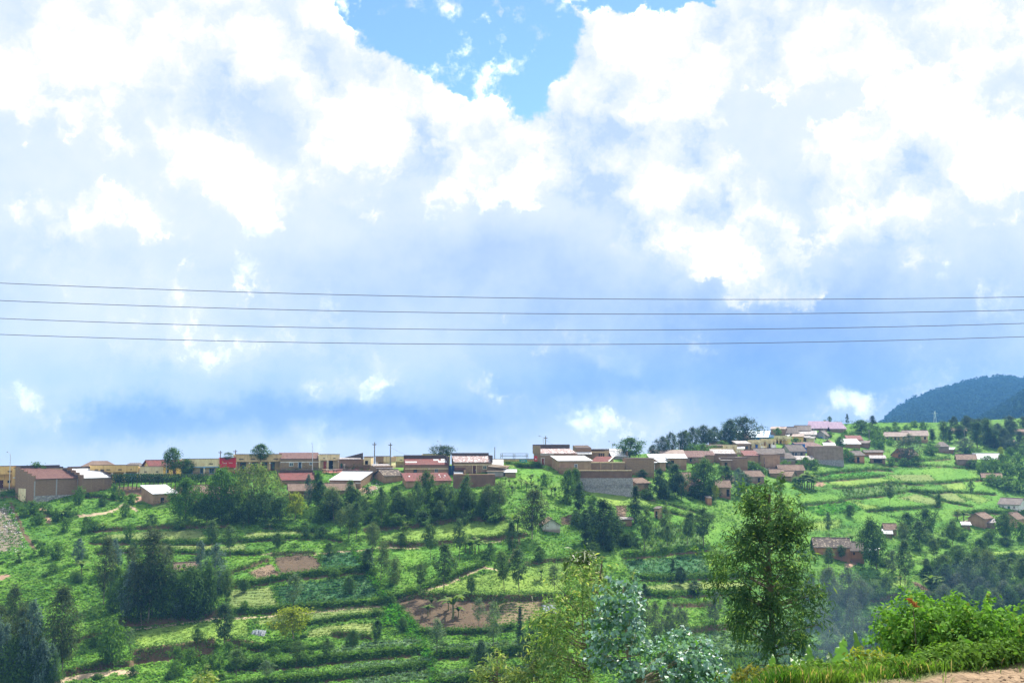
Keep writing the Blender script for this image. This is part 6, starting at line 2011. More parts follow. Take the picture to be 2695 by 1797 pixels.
for label, group, spots in [
    ('banana plant with arching leaves on the bare brown plot', 'bananas on the brown plot', [(1126, 1622, 1584), (1192, 1628, 1548), (1206, 1624, 1590), (1180, 1606, 1566), (1136, 1600, 1568)]),
    ('banana plant in the clump on the bright middle lawn', 'bananas on the middle lawn', [(1226, 1454, 1408), (1236, 1456, 1414), (1250, 1460, 1412), (1260, 1456, 1410), (1243, 1448, 1412), (1240, 1440, 1398)]),
    ('banana plant by the olive eucalyptus above the middle lawn', 'bananas above the middle lawn', [(1352, 1396, 1346), (1362, 1398, 1352), (1346, 1388, 1354)]),
    ('banana plant among the young trees below the village', 'bananas below the village',
     [(844, 1348, 1314), (968, 1330, 1294), (972, 1346, 1310), (1073, 1350, 1312), (1058, 1378, 1350), (1070, 1392, 1366), (1062, 1408, 1376), (1185, 1312, 1282), (1262, 1332, 1310), (1340, 1280, 1256), (1356, 1286, 1258),
      (1372, 1282, 1254), (1386, 1290, 1260), (1400, 1294, 1262), (1410, 1300, 1268), (1426, 1304, 1272), (1460, 1308, 1274), (1452, 1302, 1276), (1398, 1276, 1242), (1330, 1272, 1250), (1348, 1300, 1272), (710, 1395, 1370),
      (802, 1396, 1372), (640, 1390, 1368), (1030, 1372, 1344), (1228, 1320, 1290)]),
    ('banana plant on the rough slope by the dark grove', 'bananas by the grove', [(271, 1408, 1370), (215, 1512, 1468), (306, 1516, 1478), (316, 1548, 1500), (470, 1506, 1482), (484, 1508, 1480), (496, 1510, 1486), (150, 1366, 1336), (164, 1370, 1338), (50, 1480, 1446), (480, 1520, 1490)]),
    ('banana plant in the big clump beside the clay roofed cottages', 'bananas by the cottages', [(2112, 1282, 1238), (2124, 1284, 1234), (2136, 1284, 1240), (2118, 1286, 1246), (2130, 1288, 1248), (2142, 1286, 1252), (2106, 1284, 1250), (1846, 1316, 1286), (1870, 1322, 1296)]),
    ('banana plant on the lower right slope', 'bananas on the lower right slope', [(2452, 1560, 1508), (2464, 1562, 1512), (2470, 1556, 1520), (2436, 1500, 1466), (2370, 1540, 1506), (2242, 1436, 1396), (2536, 1372, 1336), (2520, 1366, 1334), (1424, 1524, 1488)]),
]:
    for s_ in spots:
        banana(*s_, label if len(spots) < 7 else 'banana plant by ' + near_mark(s_[0], s_[1]), group)


# ---- grasses, weeds and crops: too many to count
def tufts(name, mask_fn, n, seed, label, cat, rows=None):
    r = np.random.default_rng(seed)
    n = int(n * 1.17)
    px = r.uniform(-330, 2980, n)
    cr = np.interp(px, CX, CREST)
    py = cr + 3 + (1840 - cr) * r.random(n) ** 0.9
    k = cover_at(px, py)
    names = np.array(KINDS)[k]
    spec = np.array([mask_fn(nm) for nm in KINDS])[k]       # height, spread, colour gain
    ok = spec[:, 0] > 0
    px, py, k, spec = px[ok], py[ok], k[ok], spec[ok]
    fx = np.clip((px - CX[0]) / (CX[1] - CX[0]), 0, NC - 1.001)
    i = fx.astype(int)
    tx = fx - i
    fy = np.clip((py - np.interp(px, CX, CREST)) / (BOT - np.interp(px, CX, CREST)) * (NR - 1), 0, NR - 1.001)
    j = fy.astype(int)
    ty = fy - j
    g = lambda a_, b_: P3[a_, b_]
    pos = (g(i, j) * (1 - ty[:, None]) + g(i, j + 1) * ty[:, None]) * (1 - tx[:, None]) + (g(i + 1, j) * (1 - ty[:, None]) + g(i + 1, j + 1) * ty[:, None]) * tx[:, None]
    m = len(pos)
    # sown in rows along the contour
    rowed = np.isin(names[ok], ('pale', 'cabbage', 'potato', 'maize', 'sown'))
    ny = np.round(pos[:, 1] / 1.25) * 1.25 + r.normal(0, 0.13, m)
    pos[:, 2] += np.where(rowed, (ny - pos[:, 1]) * 0.16, 0)
    pos[:, 1] = np.where(rowed, ny, pos[:, 1])
    nb = 5
    ht = spec[:, 0] * r.uniform(0.5, 1.35, m)
    sp = spec[:, 1] * r.uniform(0.6, 1.3, m)
    an = r.random((m, nb)) * 2 * math.pi
    base = pos[:, None, :] + np.stack([np.cos(an), np.sin(an), np.zeros_like(an)], -1) * (sp * 0.35)[:, None, None]
    tip = base + np.stack([np.cos(an), np.sin(an), np.zeros_like(an)], -1) * (sp * 0.8)[:, None, None] * r.uniform(0.4, 1.2, (m, nb, 1))
    tip[..., 2] += ht[:, None] * r.uniform(0.6, 1.1, (m, nb))
    mid = (base + tip) / 2
    mid[..., 2] += ht[:, None] * 0.12
    sd = np.stack([-np.sin(an), np.cos(an), np.zeros_like(an)], -1) * (sp * 0.32)[:, None, None]
    v = np.stack([base, mid + sd, tip, mid - sd], 2).reshape(-1, 3)
    f = np.arange(len(v)).reshape(-1, 4)
    hue = vnoise(px / 60, py / 30, 21, 4)
    base_c = KCOL[k].copy()
    soil = base_c[:, 0] > base_c[:, 1] * 0.95
    base_c[soil] = np.array(CROP['weed']) * 0.8
    c = base_c * (0.62 + 0.56 * hue)[:, None] * r.uniform(0.6, 1.45, m)[:, None] * spec[:, 2][:, None]
    c += (r.random(m) - 0.5)[:, None] * np.array([0.045, 0.02, 0.0])
    c = np.clip(np.repeat(np.repeat(c[:, None], nb, 1) * r.uniform(0.8, 1.2, (m, nb, 1)), 4, 0).reshape(-1, 3), 0.008, 0.5)
    o = link(name, mesh_np(name, v, f, {'Col': c}, False, BLADE))
    stuff(o, label, cat)
    return o


WEED = {'rubble': (0.22, 0.35, 1.2), 'weed': (0.25, 0.50, 1.4), 'bank': (0.36, 0.5, 1.5), 'bank_soil': (0.0, 0, 0), 'lush': (0.4, 0.55, 1.4)}
GRASS = {'lawn': (0.12, 0.32, 1.15), 'lime': (0.10, 0.30, 1.1), 'pale': (0.12, 0.24, 1.1), 'lush': (0.3, 0.4, 1.0)}
CROPS = {'sown': (0.16, 0.22, 1.3), 'potato': (0.30, 0.40, 1.1), 'cabbage': (0.36, 0.55, 1.15), 'maize': (0.75, 0.42, 1.15)}
tufts('weeds', lambda k: WEED.get(k, (0, 0, 0)), 62000, 1, 'rough weeds and herbs over the slopes and terrace banks', 'weeds')
tufts('grass', lambda k: GRASS.get(k, (0, 0, 0)), 90000, 2, 'short grass and seedlings on the terraced plots', 'grass')
tufts('crops', lambda k: CROPS.get(k, (0, 0, 0)), 90000, 3, 'potatoes, cabbages and maize growing on the plots', 'crops')


# grass hanging over the terrace edges
def fringe():
    r = np.random.default_rng(77)
    P, Cc = [], []
    for pts, h, kind in BANKS:
        xs = np.array([p[0] for p in pts], float)
        ys = np.array([p[1] for p in pts], float)
        L = xs[-1] - xs[0]
        n = int(L * (1.5 if kind == 'green' else 0.9))
        x = r.uniform(xs[0], xs[-1], n)
        y = np.interp(x, xs, ys) + h * (r.random(n) ** (1.6 if kind == 'green' else 3.0) * 0.9 - 0.55)
        for xx, yy in zip(x, y):
            P.append(gp(xx, yy))
            Cc.append(kind)
    P = np.array([tuple(p) for p in P])
    n = len(P)
    rep = 6
    cid = np.repeat(np.arange(n), rep)
    pos = P[cid] + r.normal(0, 0.22, (n * rep, 3)) + np.array([0, -0.08, 0.16])
    o = unit(np.stack([r.normal(0, 0.6, n * rep), -0.8 + r.normal(0, 0.3, n * rep), 0.4 + r.normal(0, 0.4, n * rep)], 1))
    me = leaves_mesh('edge_grass', pos, o, 0.34, 0.14, (0.05, 0.12, 0.02), (0.13, 0.23, 0.04), r, cid, 0.8, 0.1, BLADE)
    stuff(link('edge_grass', me), 'grass and herbs hanging over the terrace edges', 'grass')


fringe()


# lines of dark plants along the edges of the bright plots
def borders():
    r = np.random.default_rng(78)
    P = []
    for kind, poly in FIELDS:
        if kind in ('path', 'rubble', 'dust', 'red', 'bank_soil', 'soil2'):
            continue
        right = poly[0][0] > 2040
        for (x0, y0), (x1, y1) in zip(poly, poly[1:] + poly[:1]):
            L = math.hypot(x1 - x0, (y1 - y0) * 2)
            for i in range(int(L * (0.42 if right else 0.22))):
                t = r.random()
                P.append(tuple(gp(x0 + (x1 - x0) * t + r.normal(0, 1.2), y0 + (y1 - y0) * t + r.normal(0, 0.9))))
    P = np.array(P)
    n = len(P)
    rep = 7
    cid = np.repeat(np.arange(n), rep)
    sz = r.uniform(0.5, 1.5, n)[cid][:, None]
    pos = P[cid] + r.normal(0, 0.26, (n * rep, 3)) * sz + np.array([0, 0, 0.2]) * sz
    o = unit(r.normal(0, 0.7, (n * rep, 3)) + np.array([0, -0.3, 0.6]))
    me = leaves_mesh('border_herbs', pos, o, 0.32, 0.15, (0.035, 0.09, 0.02), (0.09, 0.17, 0.03), r, cid, 0.7, 0.1, BLADE)
    stuff(link('border_herbs', me), 'dark herbs lining the edges of the plots', 'herbs')


borders()


# stones on the rubble slope and clods on the bare plots
def stones(name, spots, size, mat, label, cat, seed):
    r = np.random.default_rng(seed)
    v, f = [], []
    base = np.array([(1, 0, 0), (0, 1, 0), (-1, 0, 0), (0, -1, 0), (0, 0, 1), (0, 0, -1)], float)
    tri = [(0, 1, 4), (1, 2, 4), (2, 3, 4), (3, 0, 4), (1, 0, 5), (2, 1, 5), (3, 2, 5), (0, 3, 5)]
    for x, y in spots:
        p = np.array(tuple(gp(x, y)))
        s_ = size * r.uniform(0.4, 1.5)
        q_ = base * r.uniform(0.5, 1.0, (6, 1)) * s_ * np.array([1, 1, 0.7])
        a_ = r.random() * 6.28
        q_ = np.stack([q_[:, 0] * math.cos(a_) - q_[:, 1] * math.sin(a_), q_[:, 0] * math.sin(a_) + q_[:, 1] * math.cos(a_), q_[:, 2]], 1)
        o_ = len(v)
        v += list(q_ + p)
        f += [(i + o_, j + o_, k + o_) for i, j, k in tri]
    o = link(name, mesh_np(name, np.array(v), np.array(f), None, False, mat))
    stuff(o, label, cat)


r_ = np.random.default_rng(3)
pts_ = [(r_.uniform(-20, 70), r_.uniform(1325, 1455)) for _ in range(520)]
pts_ = [p for p in pts_ if p[0] < 30 + (p[1] - 1325) * 0.35]
stones('rubble', pts_, 0.24, STONE2, 'pale rubble tipped down the slope below the road', 'rubble', 4)
pts_ = []
for kind, poly in FIELDS:
    if kind in ('soil', 'soil2'):
        xs = [p[0] for p in poly]
        ys = [p[1] for p in poly]
        c_ = np.stack([r_.uniform(min(xs), max(xs), 600), r_.uniform(min(ys), max(ys), 600)], 1)
        c_ = c_[in_poly(c_[:, 0], c_[:, 1], poly)]
        pts_ += [tuple(p) for p in c_]
stones('clods', pts_, 0.15, worn('clod', (0.11, 0.08, 0.055), (0.18, 0.13, 0.09), 2, 0.95, 0.05, 8), 'clods of turned earth on the bare plots', 'clods', 6)

# ================================================================ the mountain and the air
FOREST = attr_mat('forest_leaf', 0.95, 0.15, 0.0)


def ridge_mesh(name, prof, D_top, D_foot, foot_y, seed, mat, n_tree, tree_r):
    r = np.random.default_rng(seed)
    xs = np.linspace(prof[0][0], prof[-1][0], 150)
    top = np.interp(xs, [p[0] for p in prof], [p[1] for p in prof])
    nt_ = 60
    T = np.linspace(0, 1, nt_)
    PX = np.repeat(xs[:, None], nt_, 1)
    PYY = top[:, None] + (np.maximum(foot_y, top + 25)[:, None] - top[:, None]) * T[None] ** 1.15
    DD = D_top + (D_foot - D_top) * T[None] ** 0.8 + 0 * PX
    DD = DD * (1 + 0.06 * (vnoise(PX / 40, PYY / 30, seed, 4) - 0.5) * np.clip(T * 4, 0, 1)[None])
    P = world_grid(PX, PYY + 6, DD)
    back = P[:, :1].copy()
    back[..., 1] += 300
    back[..., 2] -= 160
    Pf = np.concatenate([back, P], 1)
    a_, b_ = Pf.shape[:2]
    idx = np.arange(a_ * b_).reshape(a_, b_)
    q = np.stack([idx[:-1, :-1], idx[:-1, 1:], idx[1:, 1:], idx[1:, :-1]], -1).reshape(-1, 4)
    c = np.array([0.018, 0.04, 0.02])[None, None] * (0.7 + 0.6 * vnoise(Pf[..., 0] / 40, Pf[..., 2] / 25, 8, 4)[..., None])
    o = link(name, mesh_np(name, Pf.reshape(-1, 3), q, {'Col': c.reshape(-1, 3)}, True, LAND))
    structure(o)
    # the wood that clothes it
    fi = r.uniform(0, len(xs) - 1.001, n_tree)
    fj = r.uniform(0, 1, n_tree) ** 1.3 * (nt_ - 1.001)
    i, j = fi.astype(int), fj.astype(int)
    tx, ty = (fi - i)[:, None], (fj - j)[:, None]
    pos = (P[i, j] * (1 - ty) + P[i, j + 1] * ty) * (1 - tx) + (P[i + 1, j] * (1 - ty) + P[i + 1, j + 1] * ty) * tx
    rep = 16
    cid = np.repeat(np.arange(n_tree), rep)
    sz = r.uniform(0.6, 1.4, n_tree)[cid][:, None] * tree_r
    off = unit(r.normal(0, 1, (n_tree * rep, 3))) * np.array([1, 1, 1.25])
    pp = pos[cid] + off * sz * 0.75 + np.array([0, 0, 0.9]) * sz
    me = leaves_mesh('forest', pp, unit(off), tree_r * 1.0, tree_r * 0.75, (0.010, 0.028, 0.016), (0.026, 0.052, 0.024), r, cid, 0.4, 0.0, FOREST)
    stuff(link('forest', me), 'dense forest covering the ' + name, 'forest')


ridge_mesh('mountain', [(2260, 1161), (2310, 1133), (2335, 1111), (2354, 1092), (2386, 1069), (2403, 1057), (2435, 1051), (2460, 1037), (2503, 1024), (2545, 1014), (2588, 1005), (2630, 1000), (2673, 1003),
                        (2705, 1009), (2810, 1031), (3010, 1061), (3310, 1101)], 1900, 1350, 1130, 3, LAND, 6500, 6.0)
ridge_mesh('foothill', [(2560, 1128), (2600, 1104), (2640, 1082), (2670, 1062), (2700, 1042), (2760, 1020), (2900, 1000), (3200, 990)], 1250, 950, 1140, 5, LAND, 2200, 5.0)

# the air between: one even body of haze over the whole valley
hz = MB().box(-1700, 2400, -60, 2330, -260, 182).build('haze', BARK)
hm, hn, ho = material('hazy_air')
pv = hn.new('ShaderNodeVolumePrincipled')
pv.inputs['Color'].default_value = (0.17, 0.48, 1.0, 1)
pv.inputs['Density'].default_value = 0.00022
pv.inputs['Anisotropy'].default_value = 0.0
hn.t.links.new(pv.outputs[0], ho.inputs['Volume'])
hz.data.materials.clear()
hz.data.materials.append(hm)
stuff(hz, 'pale blue haze filling the valley air', 'haze')

# smoke of a fire in the gully
sm, sn, so = material('smoke')
pv = sn.new('ShaderNodeVolumePrincipled')
pv.inputs['Color'].default_value = (0.45, 0.70, 1.0, 1)
pv.inputs['Density'].default_value = 0.0032
sn.t.links.new(pv.outputs[0], so.inputs['Volume'])


def smoke(name, px, py, D_, rx, ry, rz, label):
    v, f = [], []
    n, m = 20, 12
    for i in range(m + 1):
        for j in range(n):
            th, ph = math.pi * i / m, 2 * math.pi * j / n
            k = 1 + 0.12 * math.sin(3 * ph + 2 * th) + 0.1 * math.sin(5 * th + ph)
            v.append((rx * k * math.sin(th) * math.cos(ph), ry * k * math.sin(th) * math.sin(ph), rz * k * math.cos(th)))
    for i in range(m):
        for j in range(n):
            f.append((i * n + j, (i + 1) * n + j, (i + 1) * n + (j + 1) % n, i * n + (j + 1) % n))
    me = bpy.data.meshes.new(name)
    me.from_pydata(v, [], f)
    me.materials.append(sm)
    o = link(name, me, None, at(px, py, D_))
    stuff(o, label, 'smoke')


smoke('smoke', 2150, 1690, 62, 4.2, 6.0, 2.2, 'thin blue smoke drifting through the gully behind the tall feathery tree')
smoke('smoke', 2210, 1640, 70, 5.5, 9.0, 3.4, 'fainter blue smoke rising above the gully smoke')
smoke('smoke', 2570, 1545, 130, 6.0, 4.0, 3.5, 'thin blue smoke hanging over the lower right wood')

# ================================================================ near the camera
def spray_tree(name, label, base, shoots, leaf, c1, c2, seed, trunk_r, trunk_pts, mat=LEAF, young=None, per=14, shoot_len=0.5, pair=0.5, up=0.35, droop=0.35, bark=BARK, cat='tree', wob=0.25, up_shoot=0.5, group=None):
    """a tree built shoot by shoot: every shoot carries its own leaves. shoots: (n,3) points relative to the base"""
    r = np.random.default_rng(seed)
    n = len(shoots)
    root = link(name, None, None, base)
    tag(root, label, cat, group)
    cen = shoots.mean(0)
    outw = unit((shoots - cen) * np.array([1, 1, 0.5]))
    sdir = unit(outw + np.array([0, 0, up_shoot]) + r.normal(0, wob, (n, 3)))
    cid = np.repeat(np.arange(n), per)
    t = np.tile(np.linspace(0, 1, per), n)
    sl_ = shoot_len * r.uniform(0.6, 1.3, n)[cid]
    side = unit(np.cross(sdir[cid], unit(r.normal(0, 1, (n, 3)))[cid]))
    sgn = np.where(np.arange(n * per) % 2 == 0, 1, -1)[:, None]
    bend = np.array([0, 0, -1])[None] * (t ** 2 * sl_ * 0.35)[:, None]
    pos = shoots[cid] + sdir[cid] * (t * sl_)[:, None] + bend + side * sgn * leaf[0] * pair + r.normal(0, leaf[0] * 0.25, (n * per, 3))
    o = unit(side * sgn + sdir[cid] * 0.7)
    me = leaves_mesh('crown', pos, o, leaf[0], leaf[1], c1, c2, r, cid, up, droop, mat, 0.6, young=young)
    link('crown', me, root)
    chains = [(trunk_pts, trunk_r, trunk_r * 0.3)]
    tp = np.array([tuple(p) for p in trunk_pts])
    for i in r.choice(n, min(n, 90), replace=False):
        s_ = shoots[i]
        zt = s_[2] - 0.5 * np.hypot(*(s_[:2] - tp[:, :2].mean(0)))
        zt = np.clip(zt, tp[0, 2] + 0.15 * (tp[-1, 2] - tp[0, 2]), tp[-1, 2])
        b_ = np.array([np.interp(zt, tp[:, 2], tp[:, 0]), np.interp(zt, tp[:, 2], tp[:, 1]), zt])
        chains.append(([tuple(b_), tuple(b_ * 0.45 + s_ * 0.55 + np.array([0, 0, -0.06])), tuple(s_ + sdir[i] * shoot_len * 0.7)], trunk_r * 0.22, trunk_r * 0.05))
    link('trunk', tube_mesh('trunk', chains, bark, 6), root)
    return root


def shoots_in(px_py, D_, depth, base, n, seed, clusters=0, spread=0.2):
    """shoot points filling an outline (picture places) around distance D_, with real depth"""
    r = np.random.default_rng(seed)
    xs = [p[0] for p in px_py]
    ys = [p[1] for p in px_py]
    out = []
    cx_ = sum(xs) / len(xs)
    while len(out) < n:
        x, y = r.uniform(min(xs), max(xs)), r.uniform(min(ys), max(ys))
        if in_poly(np.array([x]), np.array([y]), px_py)[0]:
            # thickness of the crown at this height follows its width
            d_ = D_ + r.uniform(-1, 1) * depth * (0.35 + 0.65 * r.random())
            p = at(x, y, D_)
            p.y += (d_ - D_)
            out.append(tuple(p - base))
            if clusters and len(out) == clusters:
                break
    out = np.array(out)
    if clusters:
        # shoots gather round the branch ends, leaving gaps between
        i = r.integers(0, clusters, n)
        out = out[i] + r.normal(0, spread, (n, 3)) * np.array([1, 1, 0.8])
    return out


# tall feathery tree
b0 = at(2046, 1800, 28)
b0.z = bank_z(b0.x, b0.y) - 0.2
outline = [(2000, 1300), (2015, 1275), (2045, 1282), (2062, 1320), (2080, 1360), (2090, 1420), (2108, 1470), (2122, 1540), (2132, 1600), (2118, 1650), (2098, 1700), (2070, 1720), (2050, 1680), (2015, 1712), (1975, 1705),
           (1955, 1660), (1935, 1620), (1925, 1570), (1910, 1520), (1905, 1480), (1930, 1450), (1948, 1400), (1955, 1360), (1968, 1320)]
top = at(2025, 1300, 28) - b0
spray_tree('feathery_tree', 'tall feathery green tree with straight dark trunk at the near edge of the valley', b0,
           shoots_in(outline, 28, 1.25, b0, 720, 11, 74, 0.15), (0.17, 0.04), (0.026, 0.075, 0.036), (0.092, 0.175, 0.07), 12, 0.115,
           [(0, 0, 0), (0.02, 0.05, top.z * 0.3), (-0.08, 0.0, top.z * 0.6), (-0.15, 0.05, top.z * 0.85), (top.x, 0, top.z)], young=(0.06, (0.25, 0.34, 0.10)), per=16, shoot_len=0.42)
# pale olive saplings in front of the terraces
b1 = at(1520, 1800, 22)
b1.z = bank_z(b1.x, b1.y) - 0.2
outline = [(1600, 1432), (1618, 1460), (1622, 1500), (1640, 1530), (1600, 1560), (1590, 1640), (1575, 1700), (1575, 1800), (1420, 1800), (1400, 1740), (1440, 1690), (1425, 1640), (1455, 1600), (1470, 1560), (1490, 1520), (1560, 1480), (1580, 1450)]
top = at(1585, 1470, 22) - b1
spray_tree('olive_sapling', 'pale olive feathery sapling before the lower terraces', b1, shoots_in(outline, 22, 0.9, b1, 280, 13, 55, 0.14), (0.12, 0.034), (0.07, 0.15, 0.05), (0.20, 0.31, 0.12), 14, 0.05,
           [(0, 0, 0), (0.05, 0, top.z * 0.5), (top.x, 0, top.z)], young=(0.14, (0.38, 0.42, 0.17)), per=15, shoot_len=0.36)
for i, (x, yt, wd, lb) in enumerate([(1308, 1716, 46, 'pale olive sapling tip beside the pale young tree at the lower edge'), (1400, 1728, 40, 'pale olive sapling tip beside the larger olive sapling'), (535, 1768, 40, 'pale olive sapling tip below the eroded bank')]):
    bb = at(x, 1820, 22)
    bb.z = bank_z(bb.x, bb.y) - 0.2
    ol = [(x, yt), (x + wd * 0.3, yt + 30), (x + wd, yt + 60), (x + wd * 1.1, 1830), (x - wd * 1.1, 1830), (x - wd, yt + 60), (x - wd * 0.3, yt + 30)]
    tp_ = at(x, yt + 15, 22) - bb
    spray_tree('olive_sapling', lb, bb, shoots_in(ol, 22, 0.4, bb, 60, 20 + i), (0.12, 0.036), (0.07, 0.13, 0.045), (0.22, 0.30, 0.12), 30 + i, 0.03, [(0, 0, 0), (0.02, 0, tp_.z * 0.5), (tp_.x, 0, tp_.z)],
               young=(0.2, (0.38, 0.42, 0.17)), per=13, shoot_len=0.32)
# round leaved silver eucalyptus
b2 = at(1660, 1800, 16)
b2.z = bank_z(b2.x, b2.y) - 0.2
outline = [(1612, 1565), (1628, 1535), (1650, 1540), (1680, 1580), (1705, 1620), (1708, 1655), (1695, 1700), (1760, 1698), (1795, 1690), (1810, 1722), (1845, 1718), (1862, 1760), (1880, 1810), (1595, 1810), (1600, 1740), (1592, 1690), (1596, 1640), (1604, 1600)]
top = at(1640, 1545, 16) - b2
spray_tree('silver_eucalyptus', 'silvery eucalyptus with round blue green leaves close to the road', b2, shoots_in(outline, 16, 0.8, b2, 400, 15, 80, 0.08), (0.078, 0.064), (0.07, 0.18, 0.155), (0.24, 0.40, 0.37), 16, 0.05,
           [(0, 0, 0), (0.02, 0, top.z * 0.5), (top.x, 0, top.z)], LEAF_GLOSS, young=(0.14, (0.10, 0.24, 0.05)), per=14, shoot_len=0.30, pair=0.45, up=0.25, droop=0.1, bark=BARK_PALE)
# long leaved plant between them
b3 = at(1530, 1700, 25)
b3.z = bank_z(b3.x, b3.y) - 0.2
outline = [(1505, 1470), (1530, 1448), (1560, 1462), (1572, 1490), (1558, 1520), (1530, 1540), (1505, 1515)]
top = at(1532, 1480, 25) - b3
spray_tree('mango_sapling', 'dark sapling with long drooping leaves rising above the olive sapling', b3, shoots_in(outline, 25, 0.35, b3, 34, 17), (0.26, 0.05), (0.03, 0.085, 0.025), (0.12, 0.18, 0.05), 18, 0.04,
           [(0, 0, 0), (0.05, 0, top.z * 0.5), (top.x, 0, top.z)], LEAF_GLOSS, per=9, shoot_len=0.12, droop=0.8, pair=0.6)
# leafy bush at the road edge
b4 = Vector((6.0, 13.9, 0))
b4.z = bank_z(6.0, 13.9) - 0.1
outline = [(2362, 1640), (2385, 1612), (2430, 1594), (2480, 1600), (2560, 1606), (2620, 1616), (2700, 1632), (2800, 1650), (2860, 1700), (2800, 1760), (2600, 1736), (2450, 1734), (2395, 1720), (2350, 1690), (2345, 1660)]
spray_tree('bramble_bush', 'big glossy green bramble bush at the edge of the dirt verge', b4, shoots_in(outline, 13.9, 0.75, b4, 950, 19, 160, 0.09), (0.066, 0.046), (0.04, 0.12, 0.02), (0.16, 0.34, 0.05), 20, 0.02,
           [(-0.3, 0, -0.3), (0, 0, 0.2), (0.2, 0, 0.5)], LEAF, young=(0.05, (0.22, 0.30, 0.06)), per=13, shoot_len=0.22, pair=0.6, up=0.5, cat='bush')
# rusty seed head beside the bush
sh = at(2402, 1585, 13.2)
root = link('dock_plant', None, None, Vector((sh.x, sh.y, bank_z(sh.x, sh.y) - 0.1)))
tag(root, 'dock plant with a rusty red seed head beside the bramble bush', 'plant')
rel = sh - root.location
MB().tube([(0.03, 0, 0), (0.02, 0, rel.z * 0.6), (0, 0, rel.z + 0.02)], 0.006, 0.003).build('stem', BARK, root)
r_ = np.random.default_rng(2)
tt = r_.random(160)
pp = np.stack([r_.normal(0, 0.018, 160) + (tt - 0.5) * 0.10, r_.normal(0, 0.018, 160), rel.z + (0.5 - tt) * 0.10], 1)
link('seed_head', leaves_mesh('seed_head', pp, unit(r_.normal(0, 1, (160, 3))), 0.022, 0.014, (0.24, 0.06, 0.03), (0.34, 0.12, 0.05), r_), root)


# grass on the verge, clods on the dirt
def verge():
    r = np.random.default_rng(9)
    n = 10000
    x = r.uniform(-2, 12, n)
    e = 11.3 + (x - 2.1) * 0.46
    y = e + r.uniform(0.0, 0.45, n) - 0.5 * r.random(n) * (r.random(n) < 0.04)
    z = np.array([bank_z(a_, b_) for a_, b_ in zip(x, y)])
    rep = 4
    cid = np.repeat(np.arange(n), rep)
    an = r.random(n * rep) * 6.28
    pt = vnoise(x * 1.7, y * 1.7, 4, 3)
    ht = (0.12 * r.uniform(0.3, 1.5, n) * (0.25 + 2.6 * np.clip(pt - 0.2, 0, 1) ** 1.5))[cid]
    base = np.stack([x, y, z - 0.02], 1)[cid] + r.normal(0, 0.035, (n * rep, 3)) * np.array([1, 1, 0])
    dr = np.stack([np.cos(an), np.sin(an), np.zeros(n * rep)], 1)
    tip = base + dr * (ht * r.uniform(0.2, 0.9, n * rep))[:, None] + np.array([0, 0, 1]) * ht[:, None]
    mid = (base + tip) / 2 + np.array([0, 0, 0.22]) * ht[:, None]
    sd = np.stack([-np.sin(an), np.cos(an), np.zeros(n * rep)], 1) * 0.006
    v = np.stack([base, mid + sd, tip, mid - sd], 1).reshape(-1, 3)
    t = np.clip(0.5 * r.random(n) + 1.6 * (vnoise(x * 2.6, y * 2.6, 14, 3) - 0.35), 0, 1)[cid]
    c = np.array([0.05, 0.14, 0.022])[None] * (1 - t[:, None]) + np.array([0.17, 0.30, 0.05])[None] * t[:, None]
    c = np.where((r.random(n * rep) < 0.10)[:, None], np.array([0.36, 0.30, 0.15])[None], c)
    stuff(link('verge_grass', mesh_np('verge_grass', v, np.arange(len(v)).reshape(-1, 4), {'Col': np.repeat(c, 4, 0)}, False, BLADE)), 'lush grass along the edge of the dirt verge', 'grass')
    n = 2600
    x = r.uniform(2, 9, n)
    y = 11.3 + (x - 2.1) * 0.46 - 0.6 - r.random(n) * 3.2
    base = np.array([(1, 0, 0), (0, 1, 0), (-1, 0, 0), (0, -1, 0), (0, 0, 1), (0, 0, -1)], float)
    tri = np.array([(0, 1, 4), (1, 2, 4), (2, 3, 4), (3, 0, 4), (1, 0, 5), (2, 1, 5), (3, 2, 5), (0, 3, 5)])
    sz = r.gamma(1.6, 0.012, n)
    z = np.array([bank_z(a_, b_) for a_, b_ in zip(x, y)])
    v = np.stack([x, y, z], 1)[:, None] + base[None] * (sz[:, None] * r.uniform(0.5, 1.1, (n, 6)))[..., None]
    f = (tri[None] + (np.arange(n) * 6)[:, None, None]).reshape(-1, 3)
    stuff(link('dirt_clods', mesh_np('dirt_clods', v.reshape(-1, 3), f, None, False, worn('dry_clod', (0.25, 0.18, 0.12), (0.17, 0.12, 0.08), 6, 0.95, 0.05, 30))), 'loose dry clods on the dirt verge', 'clods')


verge()


